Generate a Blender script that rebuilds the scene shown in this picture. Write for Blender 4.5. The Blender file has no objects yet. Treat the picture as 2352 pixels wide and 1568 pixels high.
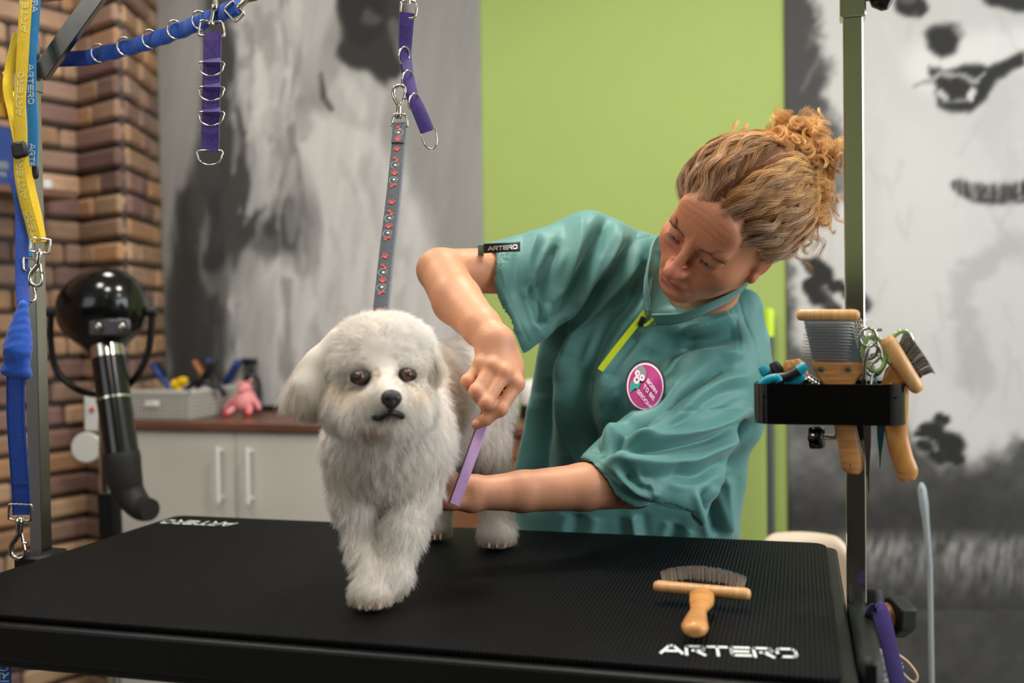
import bpy, math, random
import numpy as np
from mathutils import Vector, Matrix

# ---------------------------------------------------------------- camera
FPX = 2362.6                      # focal length in pixels of the 2352x1568 frame
YAW, PITCH, ROLL = 0.27221, 0.02269, -0.01423
TZ = 0.80                         # height of the grooming table's mat
CAM = np.array([0.5367, -1.3503, TZ + 0.3552])

def cam_axes():
    cy, sy = math.cos(YAW), math.sin(YAW)
    fwd = np.array([-sy * math.cos(PITCH), cy * math.cos(PITCH), -math.sin(PITCH)])
    right = np.array([cy, sy, 0.0])
    up = np.cross(right, fwd)
    r = right * math.cos(ROLL) + up * math.sin(ROLL)
    u = -right * math.sin(ROLL) + up * math.cos(ROLL)
    return r, u, fwd
CR, CU, CF = cam_axes()

def P(px, py, d):
    """world point seen at pixel (px,py) at depth d metres"""
    return CAM + CF * d + CR * ((px - 1176) / FPX * d) - CU * ((py - 784) / FPX * d)

def PY(px, py, Y):
    """world point on the vertical plane y=Y"""
    v = CF + CR * ((px - 1176) / FPX) - CU * ((py - 784) / FPX)
    return CAM + v * ((Y - CAM[1]) / v[1])

def PZ(px, py, Z=TZ):
    """world point on the level plane z=Z"""
    v = CF + CR * ((px - 1176) / FPX) - CU * ((py - 784) / FPX)
    return CAM + v * ((Z - CAM[2]) / v[2])

def proj(X):
    d = np.asarray(X) - CAM
    z = d @ CF
    return 1176 + FPX * (d @ CR) / z, 784 - FPX * (d @ CU) / z, z

scene = bpy.context.scene
COL = scene.collection
cd = bpy.data.cameras.new('camera'); cam = bpy.data.objects.new('camera', cd); COL.objects.link(cam)
cam.matrix_world = Matrix(((CR[0], CU[0], -CF[0], CAM[0]), (CR[1], CU[1], -CF[1], CAM[1]),
                           (CR[2], CU[2], -CF[2], CAM[2]), (0, 0, 0, 1)))
cd.sensor_width = 36.0; cd.sensor_fit = 'HORIZONTAL'; cd.lens = FPX / 2352 * 36.0
cd.clip_start = 0.02
cd.dof.use_dof = True; cd.dof.focus_distance = 1.42; cd.dof.aperture_fstop = 2.5
scene.camera = cam
scene.view_settings.view_transform = 'Standard'; scene.view_settings.look = 'None'
scene.view_settings.gamma = 1.0; scene.view_settings.use_curve_mapping = False
scene.view_settings.exposure = 0.0
scene.cycles.use_denoising = True
scene.cycles.max_bounces = 6; scene.cycles.diffuse_bounces = 4; scene.cycles.glossy_bounces = 4
scene.cycles.transmission_bounces = 5; scene.cycles.transparent_max_bounces = 8
scene.cycles.caustics_reflective = False; scene.cycles.caustics_refractive = False
scene.cycles.sample_clamp_indirect = 4.0
scene.cycles_curves.shape = 'RIBBONS'

# ---------------------------------------------------------------- world and lights
w = bpy.data.worlds.new('world'); scene.world = w; w.use_nodes = True
w.node_tree.nodes['Background'].inputs[0].default_value = (0.78, 0.88, 1.0, 1)
w.node_tree.nodes['Background'].inputs[1].default_value = 0.6

def area(name, loc, target, size, sizey, power, color):
    l = bpy.data.lights.new(name, 'AREA'); l.shape = 'RECTANGLE'; l.size = size; l.size_y = sizey
    l.energy = power; l.color = color
    o = bpy.data.objects.new(name, l); COL.objects.link(o); o.location = loc
    o.rotation_euler = (Vector(target) - Vector(loc)).to_track_quat('-Z', 'Y').to_euler()
    return o
area('window_light_right', (2.95, -0.2, 1.75), (0.0, 0.25, 1.0), 2.4, 1.5, 64, (0.93, 0.97, 1.0))
area('window_light_left', (-1.6, -2.6, 1.9), (0.0, 0.3, 1.05), 1.6, 1.2, 13, (0.93, 0.96, 1.0))
for i, (lx, ly, e) in enumerate([(-0.9, -0.2, 10), (0.3, 0.45, 20), (-0.2, -0.35, 12), (1.4, -0.1, 9), (-1.1, 0.9, 8.0), (0.4, -1.5, 6)]):  # one of these lamps is placed over the dog to brighten its coat
    area('ceiling_lamp_light', (lx, ly, 2.54), (lx, ly, 0), 0.28, 0.28, e, (1.0, 0.93, 0.82))

# ---------------------------------------------------------------- materials
def lin(c):
    c = np.asarray(c, float) / 255.0
    return np.where(c <= 0.04045, c / 12.92, ((c + 0.055) / 1.055) ** 2.4)

class NT:
    def __init__(s, name):
        s.m = bpy.data.materials.new(name); s.m.use_nodes = True
        s.t = s.m.node_tree; s.b = s.t.nodes['Principled BSDF']
    def n(s, typ, **kw):
        x = s.t.nodes.new(typ)
        for k, v in kw.items():
            if k in x.inputs.keys(): x.inputs[k].default_value = v
            else: setattr(x, k, v)
        return x
    def l(s, a, b): s.t.links.new(a, b)

def mat(name, col, rough=0.5, metal=0.0, noise=0.0, nscale=40.0, bump=0.0, bscale=200.0, spec=0.5, coat=0.0,
        trans=0.0, alpha=1.0, sheen=0.0, sss=0.0, attr=None, stretch=(1, 1, 1), aniso=0.0):
    """procedural surface: base colour with noise variation, noise bump"""
    k = NT(name); c = list(lin(col)) + [1.0]
    b = k.b
    b.inputs['Roughness'].default_value = rough; b.inputs['Metallic'].default_value = metal
    b.inputs['Specular IOR Level'].default_value = spec; b.inputs['Coat Weight'].default_value = coat
    b.inputs['Transmission Weight'].default_value = trans; b.inputs['Alpha'].default_value = alpha
    b.inputs['Sheen Weight'].default_value = sheen
    if sss:
        b.inputs['Subsurface Weight'].default_value = sss
        b.inputs['Subsurface Radius'].default_value = (1.0, 0.4, 0.25); b.inputs['Subsurface Scale'].default_value = 0.008
    tc = k.n('ShaderNodeTexCoord'); mp = k.n('ShaderNodeMapping'); mp.inputs['Scale'].default_value = stretch
    k.l(tc.outputs['Object'], mp.inputs['Vector'])
    src = None
    if attr:
        a = k.n('ShaderNodeAttribute', attribute_name=attr); src = a.outputs['Color']
    if noise > 0:
        nz = k.n('ShaderNodeTexNoise', Scale=nscale, Detail=6.0); k.l(mp.outputs[0], nz.inputs['Vector'])
        mr = k.n('ShaderNodeMapRange'); k.l(nz.outputs[0], mr.inputs[0])
        mr.inputs[1].default_value = 0.25; mr.inputs[2].default_value = 0.75
        mr.inputs[3].default_value = 1 - noise; mr.inputs[4].default_value = 1 + noise
        mx = k.n('ShaderNodeVectorMath', operation='SCALE')
        if src is not None: k.l(src, mx.inputs[0])
        else: mx.inputs[0].default_value = c[:3]
        k.l(mr.outputs[0], mx.inputs['Scale']); k.l(mx.outputs[0], b.inputs['Base Color'])
    elif src is not None: k.l(src, b.inputs['Base Color'])
    else: b.inputs['Base Color'].default_value = c
    if bump > 0:
        n2 = k.n('ShaderNodeTexNoise', Scale=bscale, Detail=4.0); k.l(mp.outputs[0], n2.inputs['Vector'])
        bp = k.n('ShaderNodeBump', Strength=bump, Distance=0.002); k.l(n2.outputs[0], bp.inputs['Height'])
        k.l(bp.outputs[0], b.inputs['Normal'])
    return k.m

def wood_mat(name, c1, c2, scale=30.0, stretch=(1, 1, 1), rough=0.4):
    k = NT(name); tc = k.n('ShaderNodeTexCoord'); mp = k.n('ShaderNodeMapping'); mp.inputs['Scale'].default_value = stretch
    k.l(tc.outputs['Object'], mp.inputs['Vector'])
    nz = k.n('ShaderNodeTexNoise', Scale=scale, Detail=8.0, Distortion=0.6); k.l(mp.outputs[0], nz.inputs['Vector'])
    cr = k.n('ShaderNodeValToRGB'); k.l(nz.outputs[0], cr.inputs[0])
    cr.color_ramp.elements[0].position = 0.3; cr.color_ramp.elements[1].position = 0.7
    cr.color_ramp.elements[0].color = list(lin(c2)) + [1]; cr.color_ramp.elements[1].color = list(lin(c1)) + [1]
    k.l(cr.outputs[0], k.b.inputs['Base Color']); k.b.inputs['Roughness'].default_value = rough
    k.b.inputs['Coat Weight'].default_value = 0.15
    return k.m

M = {}
M['chrome'] = mat('polished_steel', (200, 198, 192), 0.13, 1.0, noise=0.06, nscale=30, stretch=(1, 1, .1))
M['nickel'] = mat('nickel_plated_metal', (215, 208, 198), 0.16, 1.0, noise=0.05, nscale=90)
M['brushed'] = mat('brushed_steel', (172, 168, 160), 0.24, 1.0, noise=0.08, nscale=60, stretch=(1, 1, .05))
M['dullsteel'] = mat('dull_steel', (142, 138, 132), .28, 1.0, noise=.1, nscale=60)
M['blackmetal'] = mat('black_powder_coat', (9, 9, 10), 0.42, 0, spec=.3, noise=0.2, nscale=150, bump=.25, bscale=900)
M['blackgloss'] = mat('glossy_black_plastic', (9, 9, 10), 0.16, 0, noise=0.1, nscale=20)
M['blackmatte'] = mat('matt_black_rubber', (26, 25, 27), 0.6, 0, noise=0.15, nscale=60, bump=.2, bscale=400)
M['darkgrey'] = mat('dark_grey_plastic', (70, 72, 76), 0.45, noise=.08)
M['white'] = mat('white_laminate', (205, 203, 196), 0.42, noise=0.015, nscale=4)
M['whiteplastic'] = mat('white_plastic', (222, 220, 216), 0.4, noise=0.02)
M['purple'] = mat('purple_webbing', (54, 26, 116), 0.75, noise=0.15, nscale=400, bump=.6, bscale=1500, sheen=.3)
M['purple_thread'] = mat('dark_purple_stitching', (38, 18, 92), 0.8, noise=0.1)
M['blue'] = mat('royal_blue_webbing', (8, 80, 186), 0.7, noise=0.15, nscale=300, bump=.5, bscale=1200, sheen=.3)
M['bluedark'] = mat('deep_blue_padding', (8, 58, 148), 0.6, noise=0.15, nscale=80, bump=.4, bscale=500)
M['lightblue'] = mat('light_blue_webbing', (34, 128, 196), 0.75, noise=0.1, nscale=300, bump=.5, bscale=1200)
M['yellow'] = mat('yellow_webbing', (222, 188, 40), 0.75, noise=0.1, nscale=300, bump=.5, bscale=1200)
M['printwhite'] = mat('white_print', (226, 232, 232), 0.55, noise=0.03)
M['printyellow'] = mat('pale_yellow_print', (236, 222, 150), 0.6, noise=0.05)
M['bamboo'] = wood_mat('bamboo', (205, 150, 92), (168, 108, 58), 14, (1, 1, 14))
M['bamboo_pale'] = wood_mat('pale_bamboo', (216, 168, 112), (190, 138, 84), 14, (14, 1, 1))
M['bamboo_plain'] = wood_mat('golden_bamboo', (206, 150, 86), (178, 116, 58), 30, (1, 8, 1), 0.3)
M['counter'] = wood_mat('brown_wood_laminate', (112, 74, 56), (92, 58, 44), 12, (1, 10, 10), 0.45)
M['drawerwood'] = wood_mat('chestnut_wood_laminate', (140, 92, 64), (122, 76, 52), 10, (1, 8, 10), 0.5)
M['green'] = mat('lime_green_paint', (158, 178, 98), 0.7, noise=0.02, nscale=8, bump=.15, bscale=120)
M['greywall'] = mat('grey_plaster', (150, 150, 150), 0.85, noise=0.05, nscale=30, bump=.5, bscale=90)
M['floor'] = mat('grey_floor_tile', (120, 116, 110), 0.45, noise=0.08, nscale=6)
M['ceiling'] = mat('white_ceiling_paint', (226, 224, 220), 0.85, noise=0.02)
M['wire'] = mat('steel_wire_pins', (214, 212, 208), .3, .6, noise=.05)
M['pinpad'] = mat('grey_rubber_pad', (108, 118, 128), 0.5, noise=0.05)

# ---------------------------------------------------------------- mesh helpers
def tag(o, label=None, cat=None, group=None, kind=None):
    if label: o['label'] = label
    if cat: o['category'] = cat
    if group: o['group'] = group
    if kind: o['kind'] = kind
    return o

def empty(name, loc, label, cat, group=None):
    o = bpy.data.objects.new(name, None); COL.objects.link(o); o.location = tuple(loc); o.empty_display_size = .05
    return tag(o, label, cat, group)

class MB:
    """collects world-space vertices and faces, then links them as ONE mesh object"""
    def __init__(s): s.v = []; s.f = []; s.nv = 0; s.c = []
    def add(s, v, f, col=None):
        v = np.asarray(v, float).reshape(-1, 3)
        s.v.append(v); s.f += [tuple(int(i) + s.nv for i in q) for q in f]; s.nv += len(v)
        if col is not None: s.c.append(np.tile(np.asarray(col, float)[:3], (len(v), 1)))
        return s
    def box(s, c, half, R=None, bev=0.0, col=None):
        """box; R columns are its axes"""
        R = np.eye(3) if R is None else np.asarray(R); h = np.asarray(half, float); c = np.asarray(c, float)
        if bev <= 0:
            v = np.array([[x, y, z] for x in (-1, 1) for y in (-1, 1) for z in (-1, 1)]) * h
            f = [(0, 1, 3, 2), (4, 6, 7, 5), (0, 4, 5, 1), (2, 3, 7, 6), (0, 2, 6, 4), (1, 5, 7, 3)]
            return s.add(v @ R.T + c, f, col)
        b = min(bev, .49 * 2 * h.min()); v = []; idx = {}
        for x in (-1, 1):
            for y in (-1, 1):
                for z in (-1, 1):
                    sg = np.array([x, y, z])
                    for a in range(3):
                        p = sg * (h - b); p[a] = sg[a] * h[a]; idx[(x, y, z, a)] = len(v); v.append(p)
        f = []
        for a in range(3):
            o1, o2 = (a + 1) % 3, (a + 2) % 3
            for sgn in (-1, 1):
                q = []
                for (u, w_) in ((-1, -1), (1, -1), (1, 1), (-1, 1)):
                    k = [0, 0, 0]; k[a] = sgn; k[o1] = u; k[o2] = w_; q.append(idx[(*k, a)])
                f.append(q if sgn > 0 else q[::-1])
            for u in (-1, 1):
                for w_ in (-1, 1):
                    k = [0, 0, 0]; k[o1] = u; k[o2] = w_
                    k0 = list(k); k0[a] = -1; k1 = list(k); k1[a] = 1
                    q = [idx[(*k0, o1)], idx[(*k1, o1)], idx[(*k1, o2)], idx[(*k0, o2)]]
                    f.append(q if u * w_ < 0 else q[::-1])
        for x in (-1, 1):
            for y in (-1, 1):
                for z in (-1, 1):
                    q = [idx[(x, y, z, 0)], idx[(x, y, z, 1)], idx[(x, y, z, 2)]]
                    f.append(q if x * y * z > 0 else q[::-1])
        return s.add(np.array(v) @ R.T + c, f, col)
    def tube(s, pts, r, n=10, closed=False, cap=True, flat=1.0, up=(0, 0, 1), col=None):
        """swept circle; r number or list; flat squashes the section along the frame's second axis"""
        p = np.asarray(pts, float); m = len(p)
        rr = np.full(m, float(r)) if np.isscalar(r) else np.asarray(r, float)
        t = np.zeros_like(p)
        if closed: t = np.roll(p, -1, 0) - np.roll(p, 1, 0)
        else: t[1:-1] = p[2:] - p[:-2]; t[0] = p[1] - p[0]; t[-1] = p[-1] - p[-2]
        t /= np.linalg.norm(t, axis=1)[:, None] + 1e-12
        a = np.array(up, float)
        if abs(a @ t[0]) > .95: a = np.array([1.0, 0, 0]) if abs(t[0][0]) < .9 else np.array([0, 1.0, 0])
        V = []; n0 = a - (a @ t[0]) * t[0]; n0 /= np.linalg.norm(n0)
        for i in range(m):
            n0 = n0 - (n0 @ t[i]) * t[i]; n0 /= np.linalg.norm(n0) + 1e-12
            b0 = np.cross(t[i], n0)
            for j in range(n):
                an = 2 * math.pi * j / n
                V.append(p[i] + rr[i] * (math.cos(an) * b0 + flat * math.sin(an) * n0))
        F = []
        for i in range(m if closed else m - 1):
            for j in range(n):
                i2 = (i + 1) % m; F.append((i * n + j, i * n + (j + 1) % n, i2 * n + (j + 1) % n, i2 * n + j))
        if cap and not closed: F.append(tuple(range(n))[::-1]); F.append(tuple((m - 1) * n + j for j in range(n)))
        return s.add(V, F, col)
    def lathe(s, c, axis, prof, n=32, col=None):
        """prof list of (radius, height) along axis from c"""
        ax = np.asarray(axis, float); ax /= np.linalg.norm(ax)
        a = np.array([1.0, 0, 0]) if abs(ax[0]) < .9 else np.array([0, 1.0, 0])
        u = np.cross(ax, a); u /= np.linalg.norm(u); w_ = np.cross(ax, u); V = []
        for (r, h) in prof:
            for j in range(n):
                an = 2 * math.pi * j / n; V.append(np.asarray(c) + ax * h + max(r, 1e-5) * (math.cos(an) * u + math.sin(an) * w_))
        F = []
        for i in range(len(prof) - 1):
            for j in range(n): F.append((i * n + j, i * n + (j + 1) % n, (i + 1) * n + (j + 1) % n, (i + 1) * n + j))
        F.append(tuple(range(n))[::-1]); F.append(tuple((len(prof) - 1) * n + j for j in range(n)))
        return s.add(V, F, col)
    def ribbon(s, pts, width, thick, side, n=1, col=None):
        """flat strap along pts; side = vector(s) across its width"""
        p = np.asarray(pts, float); m = len(p); sd = np.asarray(side, float)
        if sd.ndim == 1: sd = np.tile(sd, (m, 1))
        t = np.zeros_like(p); t[1:-1] = p[2:] - p[:-2]; t[0] = p[1] - p[0]; t[-1] = p[-1] - p[-2]
        t /= np.linalg.norm(t, axis=1)[:, None]
        wv = sd - (sd * t).sum(1)[:, None] * t; wv /= np.linalg.norm(wv, axis=1)[:, None]
        nv = np.cross(t, wv)
        V = np.stack([p - wv * width / 2 - nv * thick * .3, p - wv * width / 2 + nv * thick * .3, p - wv * (width / 2 - thick * .5) + nv * thick / 2,
                      p + wv * (width / 2 - thick * .5) + nv * thick / 2, p + wv * width / 2 + nv * thick * .3, p + wv * width / 2 - nv * thick * .3,
                      p + wv * (width / 2 - thick * .5) - nv * thick / 2, p - wv * (width / 2 - thick * .5) - nv * thick / 2], 1).reshape(-1, 3)
        F = [(i * 8 + j, i * 8 + (j + 1) % 8, i * 8 + 8 + (j + 1) % 8, i * 8 + 8 + j) for i in range(m - 1) for j in range(8)]
        F += [tuple(range(8))[::-1], tuple((m - 1) * 8 + j for j in range(8))]
        return s.add(V, F, col)
    def ball(s, c, r, n=16, col=None, R=None):
        r = np.ones(3) * np.asarray(r, float); R = np.eye(3) if R is None else np.asarray(R); V = []; m = n // 2 + 1
        for i in range(m + 1):
            th = math.pi * i / m
            for j in range(n):
                ph = 2 * math.pi * j / n
                V.append(np.array([math.sin(th) * math.cos(ph), math.sin(th) * math.sin(ph), math.cos(th)]) * r)
        F = [(i * n + j, (i + 1) * n + j, (i + 1) * n + (j + 1) % n, i * n + (j + 1) % n) for i in range(m) for j in range(n)]
        return s.add(np.array(V) @ R.T + np.asarray(c), F, col)
    def prism(s, poly, o, U, W, N, t, col=None):
        """2D outline poly (u,w) in plane (o,U,W) extruded along N by t (both sides t/2)"""
        U, W, N, o = (np.asarray(q, float) for q in (U, W, N, o)); k = len(poly)
        A = np.array([o + U * a + W * b - N * t / 2 for a, b in poly]); B = A + N * t
        F = [tuple(range(k))[::-1], tuple(range(k, 2 * k))] + [(i, (i + 1) % k, k + (i + 1) % k, k + i) for i in range(k)]
        return s.add(np.vstack([A, B]), F, col)
    def build(s, name, material, parent=None, smooth=True, loc=None, bevel=0.0, weld=False):
        V = np.vstack(s.v)
        if loc is None:
            base = np.array(parent.matrix_basis.translation) if parent is not None and parent.parent is None else None
            if parent is not None and parent.parent is not None:
                base = np.array(parent['_o'])
            if base is None: base = np.array([V[:, 0].mean(), V[:, 1].mean(), V[:, 2].min()])
        else: base = np.asarray(loc, float)
        return link_mesh(name, V, s.f, material, parent, base, smooth, bevel, np.vstack(s.c) if s.c else None, weld)

ORIG = {}
def origin_of(o): return ORIG.get(o.name, np.zeros(3))

def link_mesh(name, V, F, material, parent=None, base=None, smooth=True, bevel=0.0, cols=None, weld=False):
    me = bpy.data.meshes.new(name)
    if base is None: base = np.array([V[:, 0].mean(), V[:, 1].mean(), V[:, 2].min()])
    L = V - base
    if isinstance(F, np.ndarray):
        me.vertices.add(len(L)); me.vertices.foreach_set('co', L.astype(np.float32).ravel())
        k = F.shape[1]; me.loops.add(F.size); me.polygons.add(len(F))
        me.loops.foreach_set('vertex_index', F.astype(np.int32).ravel())
        me.polygons.foreach_set('loop_start', np.arange(0, F.size, k, dtype=np.int32))
        me.update(calc_edges=True)
    else: me.from_pydata(L.tolist(), [], F)
    me.validate()
    if smooth: me.shade_smooth()
    if cols is not None and len(cols) == len(me.vertices):
        a = me.color_attributes.new('paint', 'FLOAT_COLOR', 'POINT')
        a.data.foreach_set('color', np.hstack([cols, np.ones((len(cols), 1))]).astype(np.float32).ravel())
    o = bpy.data.objects.new(name, me); COL.objects.link(o)
    mats = material if isinstance(material, (list, tuple)) else [material]
    for m_ in mats: me.materials.append(m_)
    o.location = tuple(base)
    if smooth and not isinstance(F, np.ndarray):
        try: me.set_sharp_from_angle(angle=math.radians(40))
        except Exception: pass
    if bevel > 0:
        b = o.modifiers.new('bevel', 'BEVEL'); b.width = bevel; b.segments = 2; b.limit_method = 'ANGLE'
    ORIG[o.name] = np.asarray(base, float)
    if parent is not None:
        o.parent = parent; pb = ORIG[parent.name] if parent.name in ORIG else np.array(parent.location)
        o.location = tuple(np.asarray(base) - pb)
    return o

MB.build = lambda s, name, material, parent=None, smooth=True, bevel=0.0, base=None: link_mesh(
    name, np.vstack(s.v), s.f, material, parent, base, smooth, bevel, np.vstack(s.c) if s.c else None)

def smoothpath(pts, n=8, closed=False):
    """Catmull-Rom through pts"""
    p = np.asarray(pts, float); m = len(p); out = []
    for i in range(m if closed else m - 1):
        if closed: a, b, c, d = p[(i - 1) % m], p[i], p[(i + 1) % m], p[(i + 2) % m]
        else: a, b, c, d = p[max(i - 1, 0)], p[i], p[i + 1], p[min(i + 2, m - 1)]
        for k in range(n):
            t = k / n
            out.append(.5 * ((2 * b) + (-a + c) * t + (2 * a - 5 * b + 4 * c - d) * t * t + (-a + 3 * b - 3 * c + d) * t ** 3))
    if not closed: out.append(p[-1])
    return np.array(out)

def frame(xa, ya):
    """orthonormal columns with x along xa and y near ya"""
    x = np.asarray(xa, float); x = x / np.linalg.norm(x); y = np.asarray(ya, float); y = y - (y @ x) * x; y /= np.linalg.norm(y)
    return np.stack([x, y, np.cross(x, y)], 1)

# block lettering as strokes on a 1-high letter; width given per letter
GL = {
 'A': (1.55, [[(0, 0), (.62, 1), (.93, 1), (1.55, 0)], [(.38, .3), (1.17, .3)]]),
 'R': (1.45, [[(.1, 0), (.1, .78), (.22, .9), (1.2, .9), (1.35, .8), (1.35, .55), (1.2, .45), (.55, .45)], [(.75, .45), (1.4, 0)]]),
 'T': (1.4, [[(0, .9), (1.4, .9)], [(.7, .9), (.7, 0)]]),
 'E': (1.4, [[(1.4, .9), (.2, .9), (.1, .8), (.1, .2), (.2, .1), (1.4, .1)], [(.1, .5), (1.3, .5)]]),
 'O': (1.5, [[(.3, .1), (.1, .3), (.1, .7), (.3, .9), (1.2, .9), (1.4, .7), (1.4, .3), (1.2, .1), (.3, .1), (.1, .3)]]),
 'B': (1.4, [[(.1, .1), (.1, .9), (1.15, .9), (1.3, .78), (1.3, .6), (1.15, .5), (.1, .5)], [(1.15, .5), (1.35, .38), (1.35, .2), (1.2, .1), (.1, .1)]]),
 'N': (1.5, [[(.1, 0), (.1, 1), (1.4, 0), (1.4, 1)]]),
 'G': (1.5, [[(1.4, .75), (1.2, .9), (.3, .9), (.1, .7), (.1, .3), (.3, .1), (1.25, .1), (1.4, .2), (1.4, .48), (.8, .48)]]),
 'M': (1.8, [[(.1, 0), (.1, 1), (.9, .25), (1.7, 1), (1.7, 0)]]),
 'D': (1.45, [[(.1, .1), (.1, .9), (1.1, .9), (1.35, .65), (1.35, .35), (1.1, .1), (.1, .1)]]),
}
def lettering(text, sw=.2, gap=.22, cond=1.0, sub=3):
    """flat quads (list of 4x2 arrays) of the strokes, baseline at 0, height 1"""
    x = 0; quads = []
    for ch in text:
        if ch == ' ': x += .8 * cond; continue
        wd, st = GL[ch]
        for s_ in st:
            pts = [np.array([a * cond + x, b * (1 - sw) + sw / 2 if ch in 'ANM' else b]) for a, b in s_]
            for a, b in zip(pts[:-1], pts[1:]):
                d = b - a; L = np.linalg.norm(d)
                if L < 1e-6: continue
                d /= L; nn = np.array([-d[1], d[0]]) * sw / 2; a2 = a - d * sw * .35; b2 = b + d * sw * .35
                for q in range(sub):
                    p0 = a2 + (b2 - a2) * q / sub; p1 = a2 + (b2 - a2) * (q + 1) / sub
                    quads.append(np.array([p0 - nn, p1 - nn, p1 + nn, p0 + nn]))
        x += wd * cond + gap
    return quads, x - gap

def text_mesh(mb, text, fn, sw=.2, gap=.22, cond=1.0, sub=3):
    """fn maps (u in 0..len, v in 0..1, total) to a world point"""
    q, tot = lettering(text, sw, gap, cond, sub)
    for a in q: mb.add([fn(u, v, tot) for u, v in a], [(0, 1, 2, 3)])
    return mb
# ================================================================ ROOM
WY = 1.60                                  # back wall plane
XR, YF, ZC = 3.05, -3.0, 2.6
def quad_box(name, lo, hi, m, kind='structure'):
    mb = MB(); lo = np.array(lo, float); hi = np.array(hi, float)
    mb.box((lo + hi) / 2, (hi - lo) / 2); return tag(mb.build(name, m, smooth=False), kind=kind)
XL = -3.3
quad_box('floor', (XL, YF, -.1), (XR, WY + .1, 0), M['floor'])
quad_box('ceiling', (XL, YF, ZC), (XR, WY + .1, ZC + .1), M['ceiling'])
quad_box('wall_back', (XL, WY, 0), (XR, WY + .1, ZC), M['green'])
# right wall with a window opening
mb = MB()
for lo, hi in [((XR, YF, 0), (XR + .1, WY, .9)), ((XR, YF, 2.45), (XR + .1, WY, ZC)), ((XR, YF, .9), (XR + .1, -1.5, 2.45)), ((XR, 1.1, .9), (XR + .1, WY, 2.45))]:
    lo = np.array(lo, float); hi = np.array(hi, float); mb.box((lo + hi) / 2, (hi - lo) / 2)
tag(mb.build('wall_right', M['ceiling'], smooth=False), kind='structure')
mb = MB()
for y in (-1.5, -.2, 1.1): mb.box((XR + .05, y, 1.675), (.03, .03, .78))
for z in (.9, 2.45): mb.box((XR + .05, -.2, z), (.03, 1.33, .03))
tag(mb.build('window_1', M['whiteplastic'], smooth=False), kind='structure')

# wall behind the camera: green above, unseen dark lower half added for the posts' reflections
tag(MB().box((( XL + XR) / 2, YF - .05, 1.95), ((XR - XL) / 2, .05, .65)).build('wall_front', mat('olive_green_paint', (142, 154, 108), .7), smooth=False), kind='structure')
tag(MB().box(((XL + XR) / 2, YF - .05, .65), ((XR - XL) / 2, .05, .65)).build('wall_front_dark_half', mat('dark_brown_front', (44, 34, 28), .5, noise=.1), smooth=False), kind='structure')
# ---- brick facing: single rounded bricks on dark mortar
rng = np.random.default_rng(5)
k = NT('brick_faces'); a = k.n('ShaderNodeAttribute', attribute_name='paint')
tc = k.n('ShaderNodeTexCoord'); nz = k.n('ShaderNodeTexNoise', Scale=14.0, Detail=8.0); k.l(tc.outputs['Object'], nz.inputs['Vector'])
mr = k.n('ShaderNodeMapRange'); k.l(nz.outputs[0], mr.inputs[0]); mr.inputs[3].default_value = .62; mr.inputs[4].default_value = 1.38
vm = k.n('ShaderNodeVectorMath', operation='SCALE'); k.l(a.outputs['Color'], vm.inputs[0]); k.l(mr.outputs[0], vm.inputs['Scale'])
k.l(vm.outputs[0], k.b.inputs['Base Color']); k.b.inputs['Roughness'].default_value = .85
n2 = k.n('ShaderNodeTexNoise', Scale=60.0, Detail=6.0); k.l(tc.outputs['Object'], n2.inputs['Vector'])
bp = k.n('ShaderNodeBump', Strength=.6, Distance=.004); k.l(n2.outputs[0], bp.inputs['Height']); k.l(bp.outputs[0], k.b.inputs['Normal'])
M['brick'] = k.m
PAL = [lin(c) for c in [(172, 136, 106), (164, 128, 100), (182, 150, 120), (136, 104, 92), (122, 94, 88), (160, 130, 108), (176, 134, 98), (150, 122, 106)]]
MORT = lin((58, 54, 50))
def bricks(mb, A, B, z0, z1, first=0.0):
    A = np.array([A[0], A[1]]); B = np.array([B[0], B[1]]); L = np.linalg.norm(B - A); u = (B - A) / L
    n = np.array([u[1], -u[0]])                       # towards the room
    U = np.array([u[0], u[1], 0]); N = np.array([n[0], n[1], 0]); Z = np.array([0, 0, 1.0])
    c = np.array([*(A + B) / 2, (z0 + z1) / 2]) - N * .004
    mb.box(c, (L / 2, .004, (z1 - z0) / 2), np.stack([U, N, Z], 1), col=MORT)
    ch = .0702; r = 0; z = z0
    while z < z1:
        s = -rng.uniform(0, .2) if L > .5 else 0
        while s < L - .02:
            ln = rng.choice([.235, .235, .115, .17]) if L > .5 else rng.choice([.1, .135, .24])
            e = min(s + ln, L); b = max(s, 0)
            if L - e < .05: e = L
            if e - b > .03:
                hh = ch / 2 - .0062 + rng.uniform(-.001, .001); dep = .016 + rng.uniform(-.003, .005)
                cc = np.array([*(A + u * (b + e) / 2), z + ch / 2 + rng.uniform(-.001, .001)])
                cl = PAL[rng.integers(len(PAL))] * rng.uniform(.74, 1.02)
                tl = rng.uniform(-.012, .012); U2 = U * math.cos(tl) + Z * math.sin(tl); Z2 = np.cross(U2, -N) * -1
                Z2 = np.cross(N, U2) if np.cross(N, U2)[2] > 0 else -np.cross(N, U2)
                mb.box(cc, ((e - b) / 2 - (.0055 if e < L else 0), dep, hh), np.stack([U2, N, Z2], 1), bev=.010, col=cl)
            s = e + 1e-6
        z += ch; r += 1
def XYd(px, d):
    q = P(px, 740, d); return q[:2]
Cc = XYd(290, 3.052); Bc = XYd(191, 3.2)
ang = np.array(CF[:2]) / np.linalg.norm(CF[:2]); ri = np.array([ang[1], -ang[0]])
dirn = ang * math.cos(math.radians(34)) + ri * math.sin(math.radians(34))
Ac = Bc - dirn * 3.6
Dc = np.array([XYd(372, 3.4)[0], WY]); 
mb = MB(); bricks(mb, Ac, Bc, 0, ZC - .02); tag(mb.build('wall_left', M['brick'], smooth=False), kind='structure')
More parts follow.
